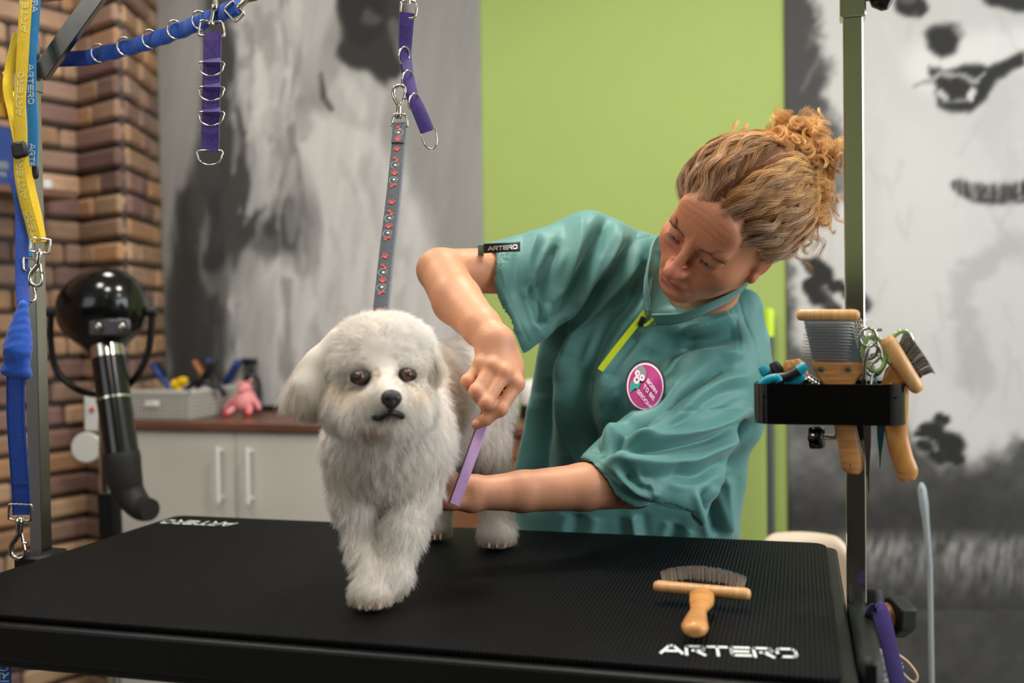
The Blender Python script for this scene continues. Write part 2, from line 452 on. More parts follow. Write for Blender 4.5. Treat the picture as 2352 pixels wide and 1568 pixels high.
mb = MB(); bricks(mb, Bc, Cc, 0, ZC - .02); bricks(mb, Cc, Dc, 0, ZC - .02)
tag(mb.build('brick_pier', M['brick'], smooth=False), 'stepped brick pier in the corner between brick wall and grey dog mural', 'brick pier', kind='structure')

# ---------------------------------------------------------------- murals (printed grey pictures on the wall)
def vnoise(x, y, seed=0):
    xi = np.floor(x).astype(int); yi = np.floor(y).astype(int); fx = x - xi; fy = y - yi
    fx = fx * fx * (3 - 2 * fx); fy = fy * fy * (3 - 2 * fy)
    def h(a, b):
        q = (a * 374761393 + b * 668265263 + seed * 974634777) & 0x7fffffff
        q = ((q ^ (q >> 13)) * 1274126177) & 0x7fffffff
        return (q % 10007) / 10007.0
    return (h(xi, yi) * (1 - fx) + h(xi + 1, yi) * fx) * (1 - fy) + (h(xi, yi + 1) * (1 - fx) + h(xi + 1, yi + 1) * fx) * fy
def fbm(x, y, o=4, seed=0):
    s = 0; a = .5
    for i in range(o): s = s + a * vnoise(x * 2 ** i, y * 2 ** i, seed + i); a *= .5
    return s / (1 - .5 ** o)

class Canvas:
    def __init__(s, X, Y, base): s.X = X; s.Y = Y; s.I = np.full(X.shape, float(base)); s.jx = 0; s.jy = 0
    def stroke(s, pts, r, val, soft=.5, op=1.0):
        """soft brush along pts; r number or list of radii"""
        p = np.asarray(pts, float); m = len(p); rr = np.full(m, float(r)) if np.isscalar(r) else np.asarray(r, float)
        X = s.X + s.jx; Y = s.Y + s.jy; best = np.full(X.shape, 9.0)
        if m == 1: best = np.hypot(X - p[0, 0], Y - p[0, 1]) / rr[0]
        for i in range(m - 1):
            d = p[i + 1] - p[i]; t = np.clip(((X - p[i, 0]) * d[0] + (Y - p[i, 1]) * d[1]) / (d @ d + 1e-9), 0, 1)
            q = np.hypot(X - p[i, 0] - t * d[0], Y - p[i, 1] - t * d[1]) / (rr[i] + t * (rr[i + 1] - rr[i]))
            best = np.minimum(best, q)
        a = np.clip((1 + soft * .5 - best) / soft, 0, 1); a = a * a * (3 - 2 * a) * op
        s.I = s.I * (1 - a) + val * a
    def poly(s, pts, val, soft=20, op=1.0):
        p = np.asarray(pts, float); X = s.X + s.jx; Y = s.Y + s.jy; ins = np.zeros(X.shape, bool); dm = np.full(X.shape, 1e9)
        for i in range(len(p)):
            a, b = p[i], p[(i + 1) % len(p)]; d = b - a
            t = np.clip(((X - a[0]) * d[0] + (Y - a[1]) * d[1]) / (d @ d + 1e-9), 0, 1)
            dm = np.minimum(dm, np.hypot(X - a[0] - t * d[0], Y - a[1] - t * d[1]))
            c = (a[1] > Y) != (b[1] > Y)
            xx = a[0] + (Y - a[1]) / (b[1] - a[1] + 1e-12) * (b[0] - a[0]); ins ^= c & (X < xx)
        sd = np.where(ins, dm, -dm); a = np.clip(sd / soft + .5, 0, 1); a = a * a * (3 - 2 * a) * op
        s.I = s.I * (1 - a) + val * a

def mural(name, pxa, pxb, z0, z1, step, painter, label, material):
    xa = PY(pxa, 740, WY)[0]; xb = PY(pxb, 740, WY)[0]
    nx = int((xb - xa) / step) + 1; nz_ = int((z1 - z0) / step) + 1
    xs = np.linspace(xa, xb, nx); zs = np.linspace(z0, z1, nz_); XX, ZZ = np.meshgrid(xs, zs)
    pts = np.stack([XX, np.full_like(XX, WY - .004), ZZ], -1)
    px, py, _ = proj(pts)
    I = np.clip(painter(px, py), .03, .97) * 255
    base = lin(np.stack([I * 1.0, I * .995, I * .99], -1)).reshape(-1, 3)
    V = pts.reshape(-1, 3); idx = np.arange(nx * nz_).reshape(nz_, nx)
    F = np.stack([idx[:-1, :-1], idx[:-1, 1:], idx[1:, 1:], idx[1:, :-1]], -1).reshape(-1, 4)
    # paper edge so the print has thickness
    E_ = []
    V2 = V.copy(); V2[:, 1] = WY - .0005
    bl = [(0, 0, 1, 0)]
    o = link_mesh(name, V, F, material, None, None, True, 0, base)
    sol = o.modifiers.new('paper', 'SOLIDIFY'); sol.thickness = .003; sol.offset = -1
    return tag(o, label, 'mural')
M['mural'] = mat('printed_wall_mural', (128, 128, 128), .75, attr='paint', noise=.05, nscale=220, bump=.35, bscale=160)

def paint_left(px, py):
    c = Canvas(px, py, .56)
    n = fbm(px / 220, py / 260, 4, 3); c.I += (n - .5) * .06
    c.I += (px - 1000) / 700 * .05
    c.I = c.I + .03 * np.clip((560 - px) / 60, 0, 1)
    c.jx = (fbm(px / 26, py / 120, 3, 7) - .5) * 46; c.jy = (fbm(px / 30, py / 90, 3, 9) - .5) * 60
    # pale chest and body
    c.poly([(520, 300), (800, 240), (900, 330), (960, 470), (1010, 620), (1060, 800), (1090, 1500), (540, 1500), (470, 900), (430, 620)], .76, 60)
    # dark flank on the left
    c.poly([(458, -80), (560, -80), (560, 180), (640, 380), (700, 560), (560, 600), (500, 700), (520, 900), (560, 1100), (400, 1100), (392, 800), (404, 560), (436, 430), (470, 300), (462, 100)], .24, 44)
    c.stroke([(470, 480), (440, 700), (450, 1000)], [60, 70, 60], .17, .6, .8)
    c.stroke([(540, 100), (560, 260), (620, 420)], [40, 50, 46], .2, .8, .85)
    c.stroke([(640, 300), (690, 520), (690, 600)], [30, 44, 26], .3, 1.0, .7)
    # pale face curtain
    c.poly([(560, -80), (880, -80), (760, 60), (700, 180), (690, 330), (600, 500), (575, 360), (560, 200), (535, 60)], .66, 40)
    for i in range(46):
        r = np.random.default_rng(i); x = r.uniform(540, 700); y = r.uniform(-60, 330); L = r.uniform(90, 220)
        c.stroke([(x, y), (x + r.uniform(-14, 18), y + L * .5), (x + r.uniform(-30, 14), y + L)], [9, 12, 4], r.choice([.50, .74, .8, .42]), 1.0, .45)
    c.stroke([(600, 330), (590, 440), (560, 500)], [22, 24, 8], .72, .9, .8)
    c.stroke([(640, 250), (660, 420), (630, 520)], [16, 20, 6], .58, .9, .6)
    # muzzle: nose and lips
    c.jx *= .35; c.jy *= .35
    c.stroke([(760, 170), (830, 200), (900, 190)], [60, 70, 60], .62, .8, .6)
    c.poly([(770, -70), (905, -70), (925, 0), (935, 60), (905, 150), (880, 200), (850, 165), (800, 150), (775, 125), (790, 60)], .17, 26)
    c.stroke([(800, 120), (850, 120), (900, 150)], [28, 34, 28], .15, .6)
    c.stroke([(830, 15), (835, 60)], [52, 46], .10, .5)
    c.stroke([(845, 40), (862, 46)], [16, 12], .34, 1.0, .7)
    c.stroke([(905, 60), (930, 150)], [16, 12], .45, .9, .6)
    # pale beard under the mouth
    c.poly([(745, 210), (790, 150), (850, 170), (890, 210), (880, 280), (830, 300), (780, 280), (750, 250)], .68, 22)
    c.stroke([(735, 170), (742, 220), (760, 250)], [6, 9, 5], .2, .9, .8)
    c.stroke([(800, 190), (830, 260)], [18, 14], .76, .9, .7)
    c.jx *= 2.9; c.jy *= 2.9
    # legs and hair locks
    for i in range(110):
        r = np.random.default_rng(100 + i); x = r.uniform(440, 960); y = r.uniform(330, 1000); L = r.uniform(60, 200)
        dark = (x < 560) or (r.random() < .25)
        v = r.choice([.2, .28, .5]) if dark and x < 600 else r.choice([.60, .64, .74, .79])
        c.stroke([(x, y), (x + r.uniform(-18, 12), y + L * .5), (x + r.uniform(-30, 20), y + L)], [6, 13, 4], v, 1.2, .4)
    c.stroke([(600, 560), (560, 640), (480, 660)], [26, 30, 26], .45, 1.0, .6)
    c.stroke([(560, 620), (585, 800), (600, 960)], [36, 40, 46], .62, .9, .7)
    c.stroke([(665, 650), (660, 800), (680, 960)], [10, 14, 16], .47, 1.2, .6)
    c.stroke([(450, 700), (470, 880), (480, 980)], [40, 60, 60], .2, 1, .8)
    c.I = c.I * (1 + .10 * (fbm(px / 13 + py / 90, py / 120, 3, 41) - .5)) * (1 + .05 * (fbm(px / 5, py / 5, 2, 43) - .5)) * 1.0
    return c.I
mural('wall_mural', 374, 1113, .02, ZC - .01, .0075, paint_left,
      'grey wall mural of a big shaggy long-haired sheepdog, beside the brick pier', M['mural'])

def paint_right(px, py):
    c = Canvas(px, py, .26)
    c.jx = (fbm(px / 24, py / 24, 3, 21) - .5) * 44; c.jy = (fbm(px / 24, py / 30, 3, 23) - .5) * 44
    # pale body
    c.poly([(1862, -300), (1875, 60), (1900, 150), (1895, 240), (1950, 330), (1960, 420), (1880, 520), (1820, 570), (1812, 700), (1830, 800), (1950, 830),
            (2060, 900), (2080, 1010), (2200, 1060), (2330, 1010), (2700, 960), (2700, -300)], .77, 46)
    c.stroke([(2080, 420), (2100, 640)], [160, 130], .82, 1.2, .6)
    c.stroke([(2330, 560), (2200, 640), (2240, 860)], [30, 26, 40], .62, 1.2, .5)
    c.stroke([(2330, 60), (2280, 300), (2350, 420)], [30, 36, 30], .72, 1.2, .5)
    c.stroke([(2000, 300), (1990, 700)], [30, 24], .75, 1.4, .5)
    # grass band
    g = np.clip((py - 1010) / 170, 0, 1); gn = fbm(px / 34, py / 30, 4, 31)
    nose = np.clip((py - 1210) / 40, 0, 1) * np.clip((1400 - py) / 120, 0, 1)
    blades = fbm(px / 9 + py / 60, py / 34, 3, 33)
    gr = .16 + .40 * gn * np.clip((1190 - py) / 150, .25, 1)
    gr = gr * (1 - nose) + nose * (.16 + .55 * blades)
    gr = np.where(py > 1400, .2 + .12 * gn, gr)
    keep = np.clip(1 - (np.hypot((px - 2180) / 230, (py - 900) / 170)), 0, 1)
    a = g * (1 - np.clip(keep * 3, 0, 1)); edge = np.clip((1880 - px) / 60, 0, 1) * np.clip((py - 780) / 100, 0, 1)
    edge = np.maximum(edge, np.clip((2060 - px) / 60, 0, 1) * np.clip((py - 930) / 70, 0, 1))
    mid = .38 + .25 * (gn - .4)
    c.I = c.I * (1 - edge) + mid * edge
    c.I = c.I * (1 - a) + gr * a
    c.stroke([(2120, 900), (2200, 1000), (2280, 1010)], [60, 70, 50], .80, 1.0, .8)
    c.jx *= .3; c.jy *= .3
    # paw pads
    for (x, y, r1) in [(1880, 620, 26), (1868, 665, 24), (1905, 645, 16), (1970, 685, 24), (1905, 700, 22), (1855, 610, 10), (1940, 660, 14)]: c.stroke([(x - 8, y - 10), (x + 8, y + 12)], [r1 * .75, r1], .13, .5)
    for (x, y, r1) in [(2135, 985, 24), (2178, 1018, 30), (2160, 960, 12), (2120, 1020, 12), (2150, 1045, 14), (2190, 1050, 16), (2110, 995, 8)]: c.stroke([(x - 6, y), (x + 10, y + 6)], [r1 * .8, r1], .12, .5)
    # eyes, nose, open mouth
    c.stroke([(2085, 5), (2105, 15)], [30, 26], .16, .45); c.stroke([(2075, -5), (2095, -2)], [10, 8], .5, .8, .5)
    c.stroke([(2290, -20), (2345, -5)], [36, 34], .16, .5)
    c.stroke([(2140, 150), (2340, 110)], [60, 50], .9, 1.2, .6)
    c.poly([(2125, 72), (2150, 58), (2200, 54), (2212, 78), (2195, 120), (2160, 132), (2132, 110)], .15, 22)
    c.stroke([(2195, 66), (2206, 82)], [8, 8], .55, 1.0, .8)
    c.poly([(2135, 150), (2170, 165), (2230, 145), (2270, 155), (2350, 118), (2356, 145), (2290, 185), (2262, 230), (2225, 256), (2180, 258), (2152, 240), (2150, 205), (2140, 180)], .15, 16)
    c.stroke([(2100, 200), (2160, 172), (2200, 172), (2240, 186), (2260, 170)], [4, 7, 6, 6, 4], .62, .8, .95)
    c.stroke([(2160, 215), (2170, 225)], [7, 6], .75, .7); c.stroke([(2236, 205), (2228, 225)], [7, 8], .82, .7)
    c.stroke([(2165, 232), (2222, 230)], [3.5, 3.5], .5, .8)
    # dark collar under the ruff
    c.stroke([(2200, 425), (2260, 448), (2352, 440), (2450, 420)], [16, 22, 24, 24], .16, .8, .95)
    for i in range(20):
        r = np.random.default_rng(500 + i); x = r.uniform(2190, 2450); c.stroke([(x, 392), (x + 5, 455)], [4, 3], .80, 1.4, .4)
    for i in range(120):
        r = np.random.default_rng(700 + i); x = r.uniform(1860, 2500); y = r.uniform(-100, 900); L = r.uniform(40, 120); a_ = r.uniform(.9, 2.2)
        if 2050 < x < 2352 and 40 < y < 280: continue
        c.stroke([(x, y), (x + L * math.cos(a_), y + L * math.sin(a_))], [8, 4], r.choice([.66, .78, .82]), 1.3, .22)
    return c.I
mural('wall_mural', 1806, 2680, .02, ZC - .01, .0075, paint_right,
      'black and white wall mural of a fluffy white dog with open mouth in grass', M['mural'])
# ================================================================ COUNTER
def lerp(a, b, t): return np.asarray(a) * (1 - t) + np.asarray(b) * t
X_, Y_, Z_ = np.eye(3)
CT = 0.873                                   # counter height
cfY = PZ(400, 970, CT)[1]                     # front edge of the worktop
cx0 = PY(300, 985, cfY)[0] - .35; cx1 = PY(905, 990, cfY)[0]; cx2 = PY(1330, 990, cfY)[0]
cx0 = max(cx0, Dc[0] + .05)
def boxlim(mb, lo, hi, bev=0.002, col=None):
    lo = np.array(lo, float); hi = np.array(hi, float); mb.box((lo + hi) / 2, (hi - lo) / 2, bev=bev, col=col); return mb
wt = MB(); boxlim(wt, (cx0, cfY, CT - .022), (cx2, WY - .006, CT), .002)
tag(wt.build('worktop', M['counter'], smooth=False), 'long brown wood worktop under the grey basket and pink pig', 'worktop')
cab = empty('white_cabinet', ((cx0 + cx1) / 2, cfY + .2, 0), 'white low cabinet with two bar handles under the worktop', 'cabinet')
b = MB(); boxlim(b, (cx0 + .005, cfY + .035, .06), (cx1, WY - .008, CT - .0225)); b.build('body', M['white'], cab, smooth=False)
seam = PY(541, 1080, cfY + .015)[0]; dw = .40
for i in range(3):
    a0 = seam - dw + i * dw; a1 = a0 + dw
    a0 = max(a0, cx0 + .006); a1 = min(a1, cx1 - .001)
    if a1 - a0 < .06: continue
    b = MB(); boxlim(b, (a0 + .0015, cfY + .014, .07), (a1 - .0015, cfY + .034, CT - .026), .0015); d = b.build('door', M['white'], cab, smooth=False)
    if i < 2:
        hx = PY([505, 573][i], 1080, cfY)[0]; z1 = PY(505, 1024, cfY)[2]; z0 = PY(505, 1152, cfY)[2]
        h = MB(); h.tube([(hx, cfY - .012, z0), (hx, cfY - .012, z1)], .0065, 12)
        for zz in (z0 + .012, z1 - .012): h.tube([(hx, cfY - .012, zz), (hx, cfY + .016, zz)], .004, 8)
        hh = h.build('handle', M['whiteplastic'], d)
dr = empty('drawer_unit', ((cx1 + cx2) / 2, cfY + .2, 0), 'chestnut wood drawer unit behind the white dog, next to the white cabinet', 'drawer unit')
b = MB(); boxlim(b, (cx1 + .002, cfY + .035, .06), (cx2 - .02, WY - .008, CT - .0225)); b.build('body', M['drawerwood'], dr, smooth=False)
zz = CT - .026
for i, hgt in enumerate((.06, .2, .2, .2)):
    b = MB(); boxlim(b, (cx1 + .006, cfY + .014, zz - hgt + .004), (cx2 - .024, cfY + .034, zz), .002); d = b.build('drawer', M['drawerwood'], dr, smooth=False)
    zz -= hgt
    if i:
        h = MB(); xm = (cx1 + cx2) / 2; h.tube([(xm - .06, cfY - .01, zz + .12), (xm + .06, cfY - .01, zz + .12)], .005, 8)
        for q in (-.05, .05): h.tube([(xm + q, cfY - .01, zz + .12), (xm + q, cfY + .016, zz + .12)], .0035, 8)
        h.build('handle', M['nickel'], d)

# ---- grey perforated basket
bl = PZ(312, 962, CT); br = PZ(436, 966, CT)
bx0, bx1 = bl[0] - .06, br[0]; by0 = cfY + .055; by1 = WY - .03; bh = .088
bx1 = PY(436, 960, by0)[0]; bx0 = bx1 - .33
bk = empty('storage_basket', ((bx0 + bx1) / 2, (by0 + by1) / 2, CT), 'grey perforated plastic basket full of grooming bits on the worktop', 'basket')
M['basket'] = mat('grey_plastic_basket', (196, 196, 190), .5, noise=.03)
M['baskethole'] = mat('shaded_grey_plastic', (110, 110, 106), .6)
b = MB(); t = .003
boxlim(b, (bx0, by0, CT), (bx1, by1, CT + .004), .001)
for lo, hi in [((bx0, by0, CT), (bx1, by0 + t, CT + bh)), ((bx0, by1 - t, CT), (bx1, by1, CT + bh)), ((bx0, by0, CT), (bx0 + t, by1, CT + bh)), ((bx1 - t, by0, CT), (bx1, by1, CT + bh))]:
    boxlim(b, lo, hi, .001)
b.build('body', M['basket'], bk, smooth=False)
rb = MB()
for lo, hi in [((bx0 - .003, by0 - .003, CT + bh - .012), (bx1 + .003, by0 + .001, CT + bh)), ((bx1 - .001, by0 - .003, CT + bh - .012), (bx1 + .003, by1 + .003, CT + bh))]: boxlim(rb, lo, hi, .001)
rb.build('rim', M['basket'], bk, smooth=False)
hb = MB(); n = 0
for i in range(26):
    for j in range(6):
        x = bx0 + .012 + i * .0123; z = CT + .010 + j * .0115
        if x < bx1 - .008: hb.box((x, by0 - .0004, z), (.0034, .0006, .0034))
for i in range(20):
    for j in range(6):
        y = by0 + .012 + i * .0123; z = CT + .010 + j * .0115
        if y < by1 - .008: hb.box((bx1 + .0004, y, z), (.0006, .0034, .0034))
hb.build('perforation', M['baskethole'], bk, smooth=False)
lb = MB(); lx = PY(350, 932, by0)[0]; lz = PY(350, 928, by0)[2]
lb.box((lx, by0 - .003, lz), (.024, .003, .009), bev=.003); lb.build('label_holder', M['whiteplastic'], bk)

# ---- things in the basket (blurred, leaning)
zin = CT + .006
def lean_box(name, px, py, Y, half, rot, m, label, cat, bev=.004):
    c = PY(px, py, Y); a = rot
    R = np.stack([np.array([math.cos(a), 0, math.sin(a)]), Y_, np.array([-math.sin(a), 0, math.cos(a)])], 1)
    b = MB(); b.box(c, half, R, bev=bev); return tag(b.build(name, m), label, cat)
M['yellowp'] = mat('yellow_plastic', (232, 186, 20), .4, noise=.05); M['bluep'] = mat('deep_blue_plastic', (20, 52, 120), .4, noise=.08)
M['blackp'] = mat('black_plastic', (20, 20, 22), .4, noise=.1); M['woodbrown'] = wood_mat('orange_brown_wood', (176, 118, 66), (150, 92, 48), 30)
yb = by0 + .03
c = PY(413, 886, yb); b = MB()
b.tube(smoothpath([c + (-.022, 0, .012), c + (-.01, 0, .0), c + (.006, 0, .014), c + (.022, 0, .012)], 5), [.013] * 15 + [.010], 12)
b.tube(smoothpath([c + (-.006, 0, .0), c + (-.002, 0, -.03), c + (.0, .0, -.075)], 5), .011, 12)
tag(b.build('plastic_clip', M['yellowp']), 'bright yellow plastic clip sticking out of the grey basket', 'clip')
def brushlet(name, a, bb, r, hl, m, label, cat, headm=None):
    """small handled brush: handle a->bb and a bristled head at bb"""
    a = np.array(a); bb = np.array(bb); e = empty(name, a, label, cat); d = (bb - a) / np.linalg.norm(bb - a)
    h = MB(); h.tube(smoothpath([a, lerp(a, bb, .5) + (0, 0, .004), bb], 5), [r * .8] * 5 + [r] * 6, 12); h.build('handle', m, e)
    R = frame(d, Y_); q = MB(); q.box(bb + d * hl * .5, (hl * .6, .016, .008), R, bev=.004); q.build('head', headm or m, e)
    s_ = MB(); 
    for i in range(7):
        for j in range(3):
            o = bb + d * hl * (i / 6 - .02) + R[:, 1] * (j - 1) * .009; s_.tube([o, o + R[:, 2] * -.022], .0011, 5)
    s_.build('bristles', M['blackp'], e); return e
brushlet('pin_brush', PY(392, 905, yb + .05), PY(372, 868, yb + .06), .009, .05, M['bluep'], 'dark blue pin brush leaning at the left end of the grey basket', 'brush')
brushlet('slicker_brush', PY(447, 905, yb + .1), PY(470, 868, yb + .1), .010, .06, M['bluep'], 'blue and black slicker brush standing in the middle of the grey basket', 'brush', M['blackp'])
brushlet('bristle_brush', PY(490, 900, yb + .17), PY(468, 862, yb + .17), .012, .05, M['woodbrown'], 'brown wooden bristle brush standing at the back of the grey basket', 'brush')
brushlet('flat_brush', PY(505, 905, yb + .2), PY(523, 874, yb + .2), .010, .07, M['bluep'], 'dark blue flat brush leaning at the right end of the grey basket', 'brush')
b = MB(); p0 = PY(498, 885, yb + .12); p1 = PY(479, 832, yb + .12)
e = empty('dog_clipper', p0, 'black hair clipper with blue blade cover standing up in the grey basket', 'clipper')
b.tube([lerp(p0, p1, t) for t in (0, .2, .5, .8, 1)], [.014, .016, .014, .011, .008], 14, flat=.8); b.build('body', M['blackp'], e)
b = MB(); b.tube([lerp(p0, p1, t) for t in (.95, 1.15)], [.010, .006], 10); b.build('blade_cover', M['bluep'], e)
b = MB(); c0 = PY(455, 888, yb + .07)
b.tube(smoothpath([c0 + (-.07, 0, -.03), c0 + (-.03, .02, .006), c0 + (.02, 0, .012), c0 + (.06, .02, -.004), c0 + (.07, .03, -.03)], 5), .0085, 10)
tag(b.build('power_cable', M['blackp']), 'thick black cable heaped over the contents of the grey basket', 'cable')

# ---- pink rubber pig
pg = PZ(556, 955, CT); S = .118 / 1.0
M['pink'] = mat('pink_rubber', (226, 142, 146), .45, noise=.04, sss=.1); M['red'] = mat('red_rubber', (206, 50, 58), .45)
e = empty('rubber_pig', pg, 'pink rubber pig toy standing on the worktop beside the grey basket', 'toy')
pb = MB(); c = pg + np.array([0, .02, 0])
b = MB(); b.lathe(c + (0, 0, .012), Z_, [(.0, 0), (.022, 0), (.034, .01), (.038, .024), (.035, .04), (.027, .056), (.020, .066), (.0, .068)], 24); b.build('torso', M['pink'], e)
b = MB(); hc = c + (.002, -.004, .082); b.ball(hc, (.023, .021, .021)); b.ball(hc + (.0, -.022, -.004), (.010, .008, .008), 12); hd = b.build('head', M['pink'], e)
for s_ in (-1, 1):
    b = MB(); b.tube([hc + (s_ * .012, 0, .014), hc + (s_ * .020, -.002, .026), hc + (s_ * .024, -.006, .020)], [.008, .006, .002], 8, flat=.4); b.build('ear', M['pink'], hd)
    b = MB(); b.tube(smoothpath([c + (s_ * .024, -.004, .05), c + (s_ * .046, -.012, .038), c + (s_ * .058, -.018, .020)], 4), [.013, .012, .011, .010, .009, .008, .008, .007, .006], 10); b.build('arm', M['pink'], e)
    b = MB(); b.tube(smoothpath([c + (s_ * .018, -.008, .03), c + (s_ * .03, -.03, .018), c + (s_ * .036, -.045, .009)], 4), [.014, .013, .012, .011, .010, .010, .009, .008, .007], 10); b.build('leg', M['pink'], e)
    b = MB(); b.ball(c + (s_ * .038, -.05, .0085), (.008, .008, .008), 10); b.build('hoof', M['red'], e)

# ---- black spray bottle behind the pig
sp = PZ(580, 943, CT)
e = empty('spray_bottle', sp, 'black trigger spray bottle standing behind the pink pig', 'spray bottle')
b = MB(); b.lathe(sp, Z_, [(.026, 0), (.029, .004), (.029, .085), (.022, .105), (.011, .118), (.011, .125)], 24); b.build('body', M['blackp'], e)
b = MB(); t0 = sp + (0, 0, .125); b.lathe(t0, Z_, [(.013, 0), (.013, .014)], 16); b.box(t0 + (-.008, 0, .030), (.026, .010, .012), bev=.004); b.box(t0 + (-.036, 0, .032), (.006, .005, .005), bev=.002)
b.tube(smoothpath([t0 + (-.014, 0, .02), t0 + (-.026, 0, .006), t0 + (-.024, 0, -.02)], 4), .004, 8); b.build('trigger_head', M['blackp'], e)
b = MB(); tr = PZ(650, 942, CT)
b.box(tr + (0, .02, .008), (.085, .05, .008), bev=.003); b.box(tr + (.05, .0, .017), (.022, .02, .004), bev=.002)
tag(b.build('flat_case', M['blackp']), 'flat black case lying on the worktop between pink pig and dog', 'case')
# bottles right of the dog
e0 = PZ(1212, 962, CT)
for (px, py, hpx, r, lab, two) in [(1196, 958, 798, .030, 'tall white bottle standing on the worktop behind the hand', 0), (1217, 962, 870, .036, 'white rounded bottle with black base on the worktop beside the tunic', 1)]:
    base = PZ(px, py - (8 if not two else 0), CT) + (0, .03 + .1 * (1 - two), 0); top = PY(px, hpx, base[1])[2] - CT
    e = empty('cosmetic_bottle', base, lab, 'bottle')
    hb_ = top * (.35 if two else .0)
    if two: b = MB(); b.lathe(base, Z_, [(r * .96, 0), (r, .004), (r, hb_)], 24); b.build('base', M['blackp'], e)
    b = MB(); b.lathe(base + (0, 0, hb_), Z_, [(r * .96, 0), (r, .004), (r, top * .8 - hb_), (r * .8, top * .92 - hb_), (r * .3, top - hb_)], 24); b.build('body', M['whiteplastic'], e)

# ================================================================ GROOMING TABLE
HW, HD = .575, .309
tb = empty('grooming_table', (0, 0, 0), 'black grooming table with rubber mat under the white dog', 'table')
def rrect(hw, hd, r, n=6):
    pts = []
    for sx, sy, a0 in ((1, 1, 0), (-1, 1, 90), (-1, -1, 180), (1, -1, 270)):
        for i in range(n + 1):
            a = math.radians(a0 + 90 * i / n); pts.append((sx * (hw - r) + r * math.cos(a), sy * (hd - r) + r * math.sin(a)))
    return pts
k = NT('ribbed_black_rubber'); tc = k.n('ShaderNodeTexCoord'); sx = k.n('ShaderNodeSeparateXYZ'); k.l(tc.outputs['Object'], sx.inputs[0])
def wave(src, freq, ph=0):
    m1 = k.n('ShaderNodeMath', operation='MULTIPLY'); k.l(src, m1.inputs[0]); m1.inputs[1].default_value = freq
    m2 = k.n('ShaderNodeMath', operation='SINE'); k.l(m1.outputs[0], m2.inputs[0])
    m3 = k.n('ShaderNodeMapRange'); k.l(m2.outputs[0], m3.inputs[0]); m3.inputs[1].default_value = -1; m3.inputs[2].default_value = 1; return m3.outputs[0]
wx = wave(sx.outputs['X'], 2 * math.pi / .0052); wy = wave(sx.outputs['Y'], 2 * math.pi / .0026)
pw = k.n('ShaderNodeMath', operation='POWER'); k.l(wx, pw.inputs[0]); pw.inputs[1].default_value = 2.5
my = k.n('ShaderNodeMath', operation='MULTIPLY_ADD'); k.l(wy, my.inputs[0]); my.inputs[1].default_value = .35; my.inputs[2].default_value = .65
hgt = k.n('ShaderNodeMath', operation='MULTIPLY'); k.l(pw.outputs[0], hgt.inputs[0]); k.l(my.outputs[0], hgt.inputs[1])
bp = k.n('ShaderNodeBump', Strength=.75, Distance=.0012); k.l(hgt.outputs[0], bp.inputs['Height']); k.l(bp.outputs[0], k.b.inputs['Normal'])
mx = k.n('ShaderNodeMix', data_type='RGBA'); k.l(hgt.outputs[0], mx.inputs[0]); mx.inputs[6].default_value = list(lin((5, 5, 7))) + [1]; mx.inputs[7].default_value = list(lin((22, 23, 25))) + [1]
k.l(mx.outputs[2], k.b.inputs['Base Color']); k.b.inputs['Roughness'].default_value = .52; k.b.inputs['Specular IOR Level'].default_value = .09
M['mat'] = k.m
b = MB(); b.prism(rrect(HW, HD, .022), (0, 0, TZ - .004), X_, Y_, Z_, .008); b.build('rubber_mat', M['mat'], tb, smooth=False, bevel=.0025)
b = MB(); b.prism(rrect(HW + .016, HD + .013, .02), (0, 0, TZ - .031), X_, Y_, Z_, .045); b.build('table_top', M['blackmetal'], tb, smooth=False, bevel=.004)
b = MB()
ph = TZ - .056 - .0
for yy in (-HD + .006, HD - .006): boxlim(b, (-HW + .01, yy - .012, TZ - .064), (HW - .01, yy + .012, TZ - .052), .003)
for xx in (-HW + .012, HW - .012): boxlim(b, (xx - .012, -HD + .01, TZ - .064), (xx + .012, HD - .01, TZ - .052), .003)
b.build('frame_rail', M['blackmetal'], tb, smooth=False)
for yy in (-HD + .05, HD - .05):
    for s_ in (-1, 1):
        b = MB(); b.tube([(s_ * (HW - .04), yy, TZ - .07), (s_ * -.05 + s_ * (HW - .5), yy, .03)], .016, 4); b.build('leg', M['blackmetal'], tb, smooth=False)
for yy in (-HD + .05, HD - .05):
    b = MB(); b.box((0, yy, .02), (HW - .1, .02, .016), bev=.003); b.build('foot_rail', M['blackmetal'], tb, smooth=False)
b = MB(); b.box((0, 0, .05), (.02, HD - .05, .014), bev=.003); b.build('cross_bar', M['blackmetal'], tb, smooth=False)
b = MB(); zt = TZ + .0006
uo = PZ(1518, 1502); ue = PZ(1836, 1512); L0 = np.linalg.norm(ue - uo); ud = (ue - uo) / L0; vd = np.array([-ud[1], ud[0], 0])
top = PZ(1668, 1486); hgt_ = (PZ(1836, 1492) - PZ(1836, 1514))[1]
text_mesh(b, 'ARTERO', lambda u, v, t: uo + ud * u / t * L0 + vd * v * hgt_ + (0, 0, .0006), sw=.21, gap=.20, sub=1)
b.build('printed_lettering', M['printwhite'], tb, smooth=False)
b = MB(); q0 = PZ(548, 1206); q1 = PZ(368, 1198)
hh2 = abs(PZ(368, 1207)[1] - PZ(368, 1193)[1]); L1 = .158
qc = PZ(455, 1201)
text_mesh(b, 'ARTERO', lambda u, v, t: qc + np.array([.5 - u / t, 0, 0]) * L0 + np.array([0, (.5 - v) * hgt_, .0006]), sw=.21, gap=.20, sub=1)
b.build('printed_lettering', M['printwhite'], tb, smooth=False)

# ================================================================ POSTS
pw_ = .0115
def post(name, px, zbot, ztop, label, zoff=0):
    pass
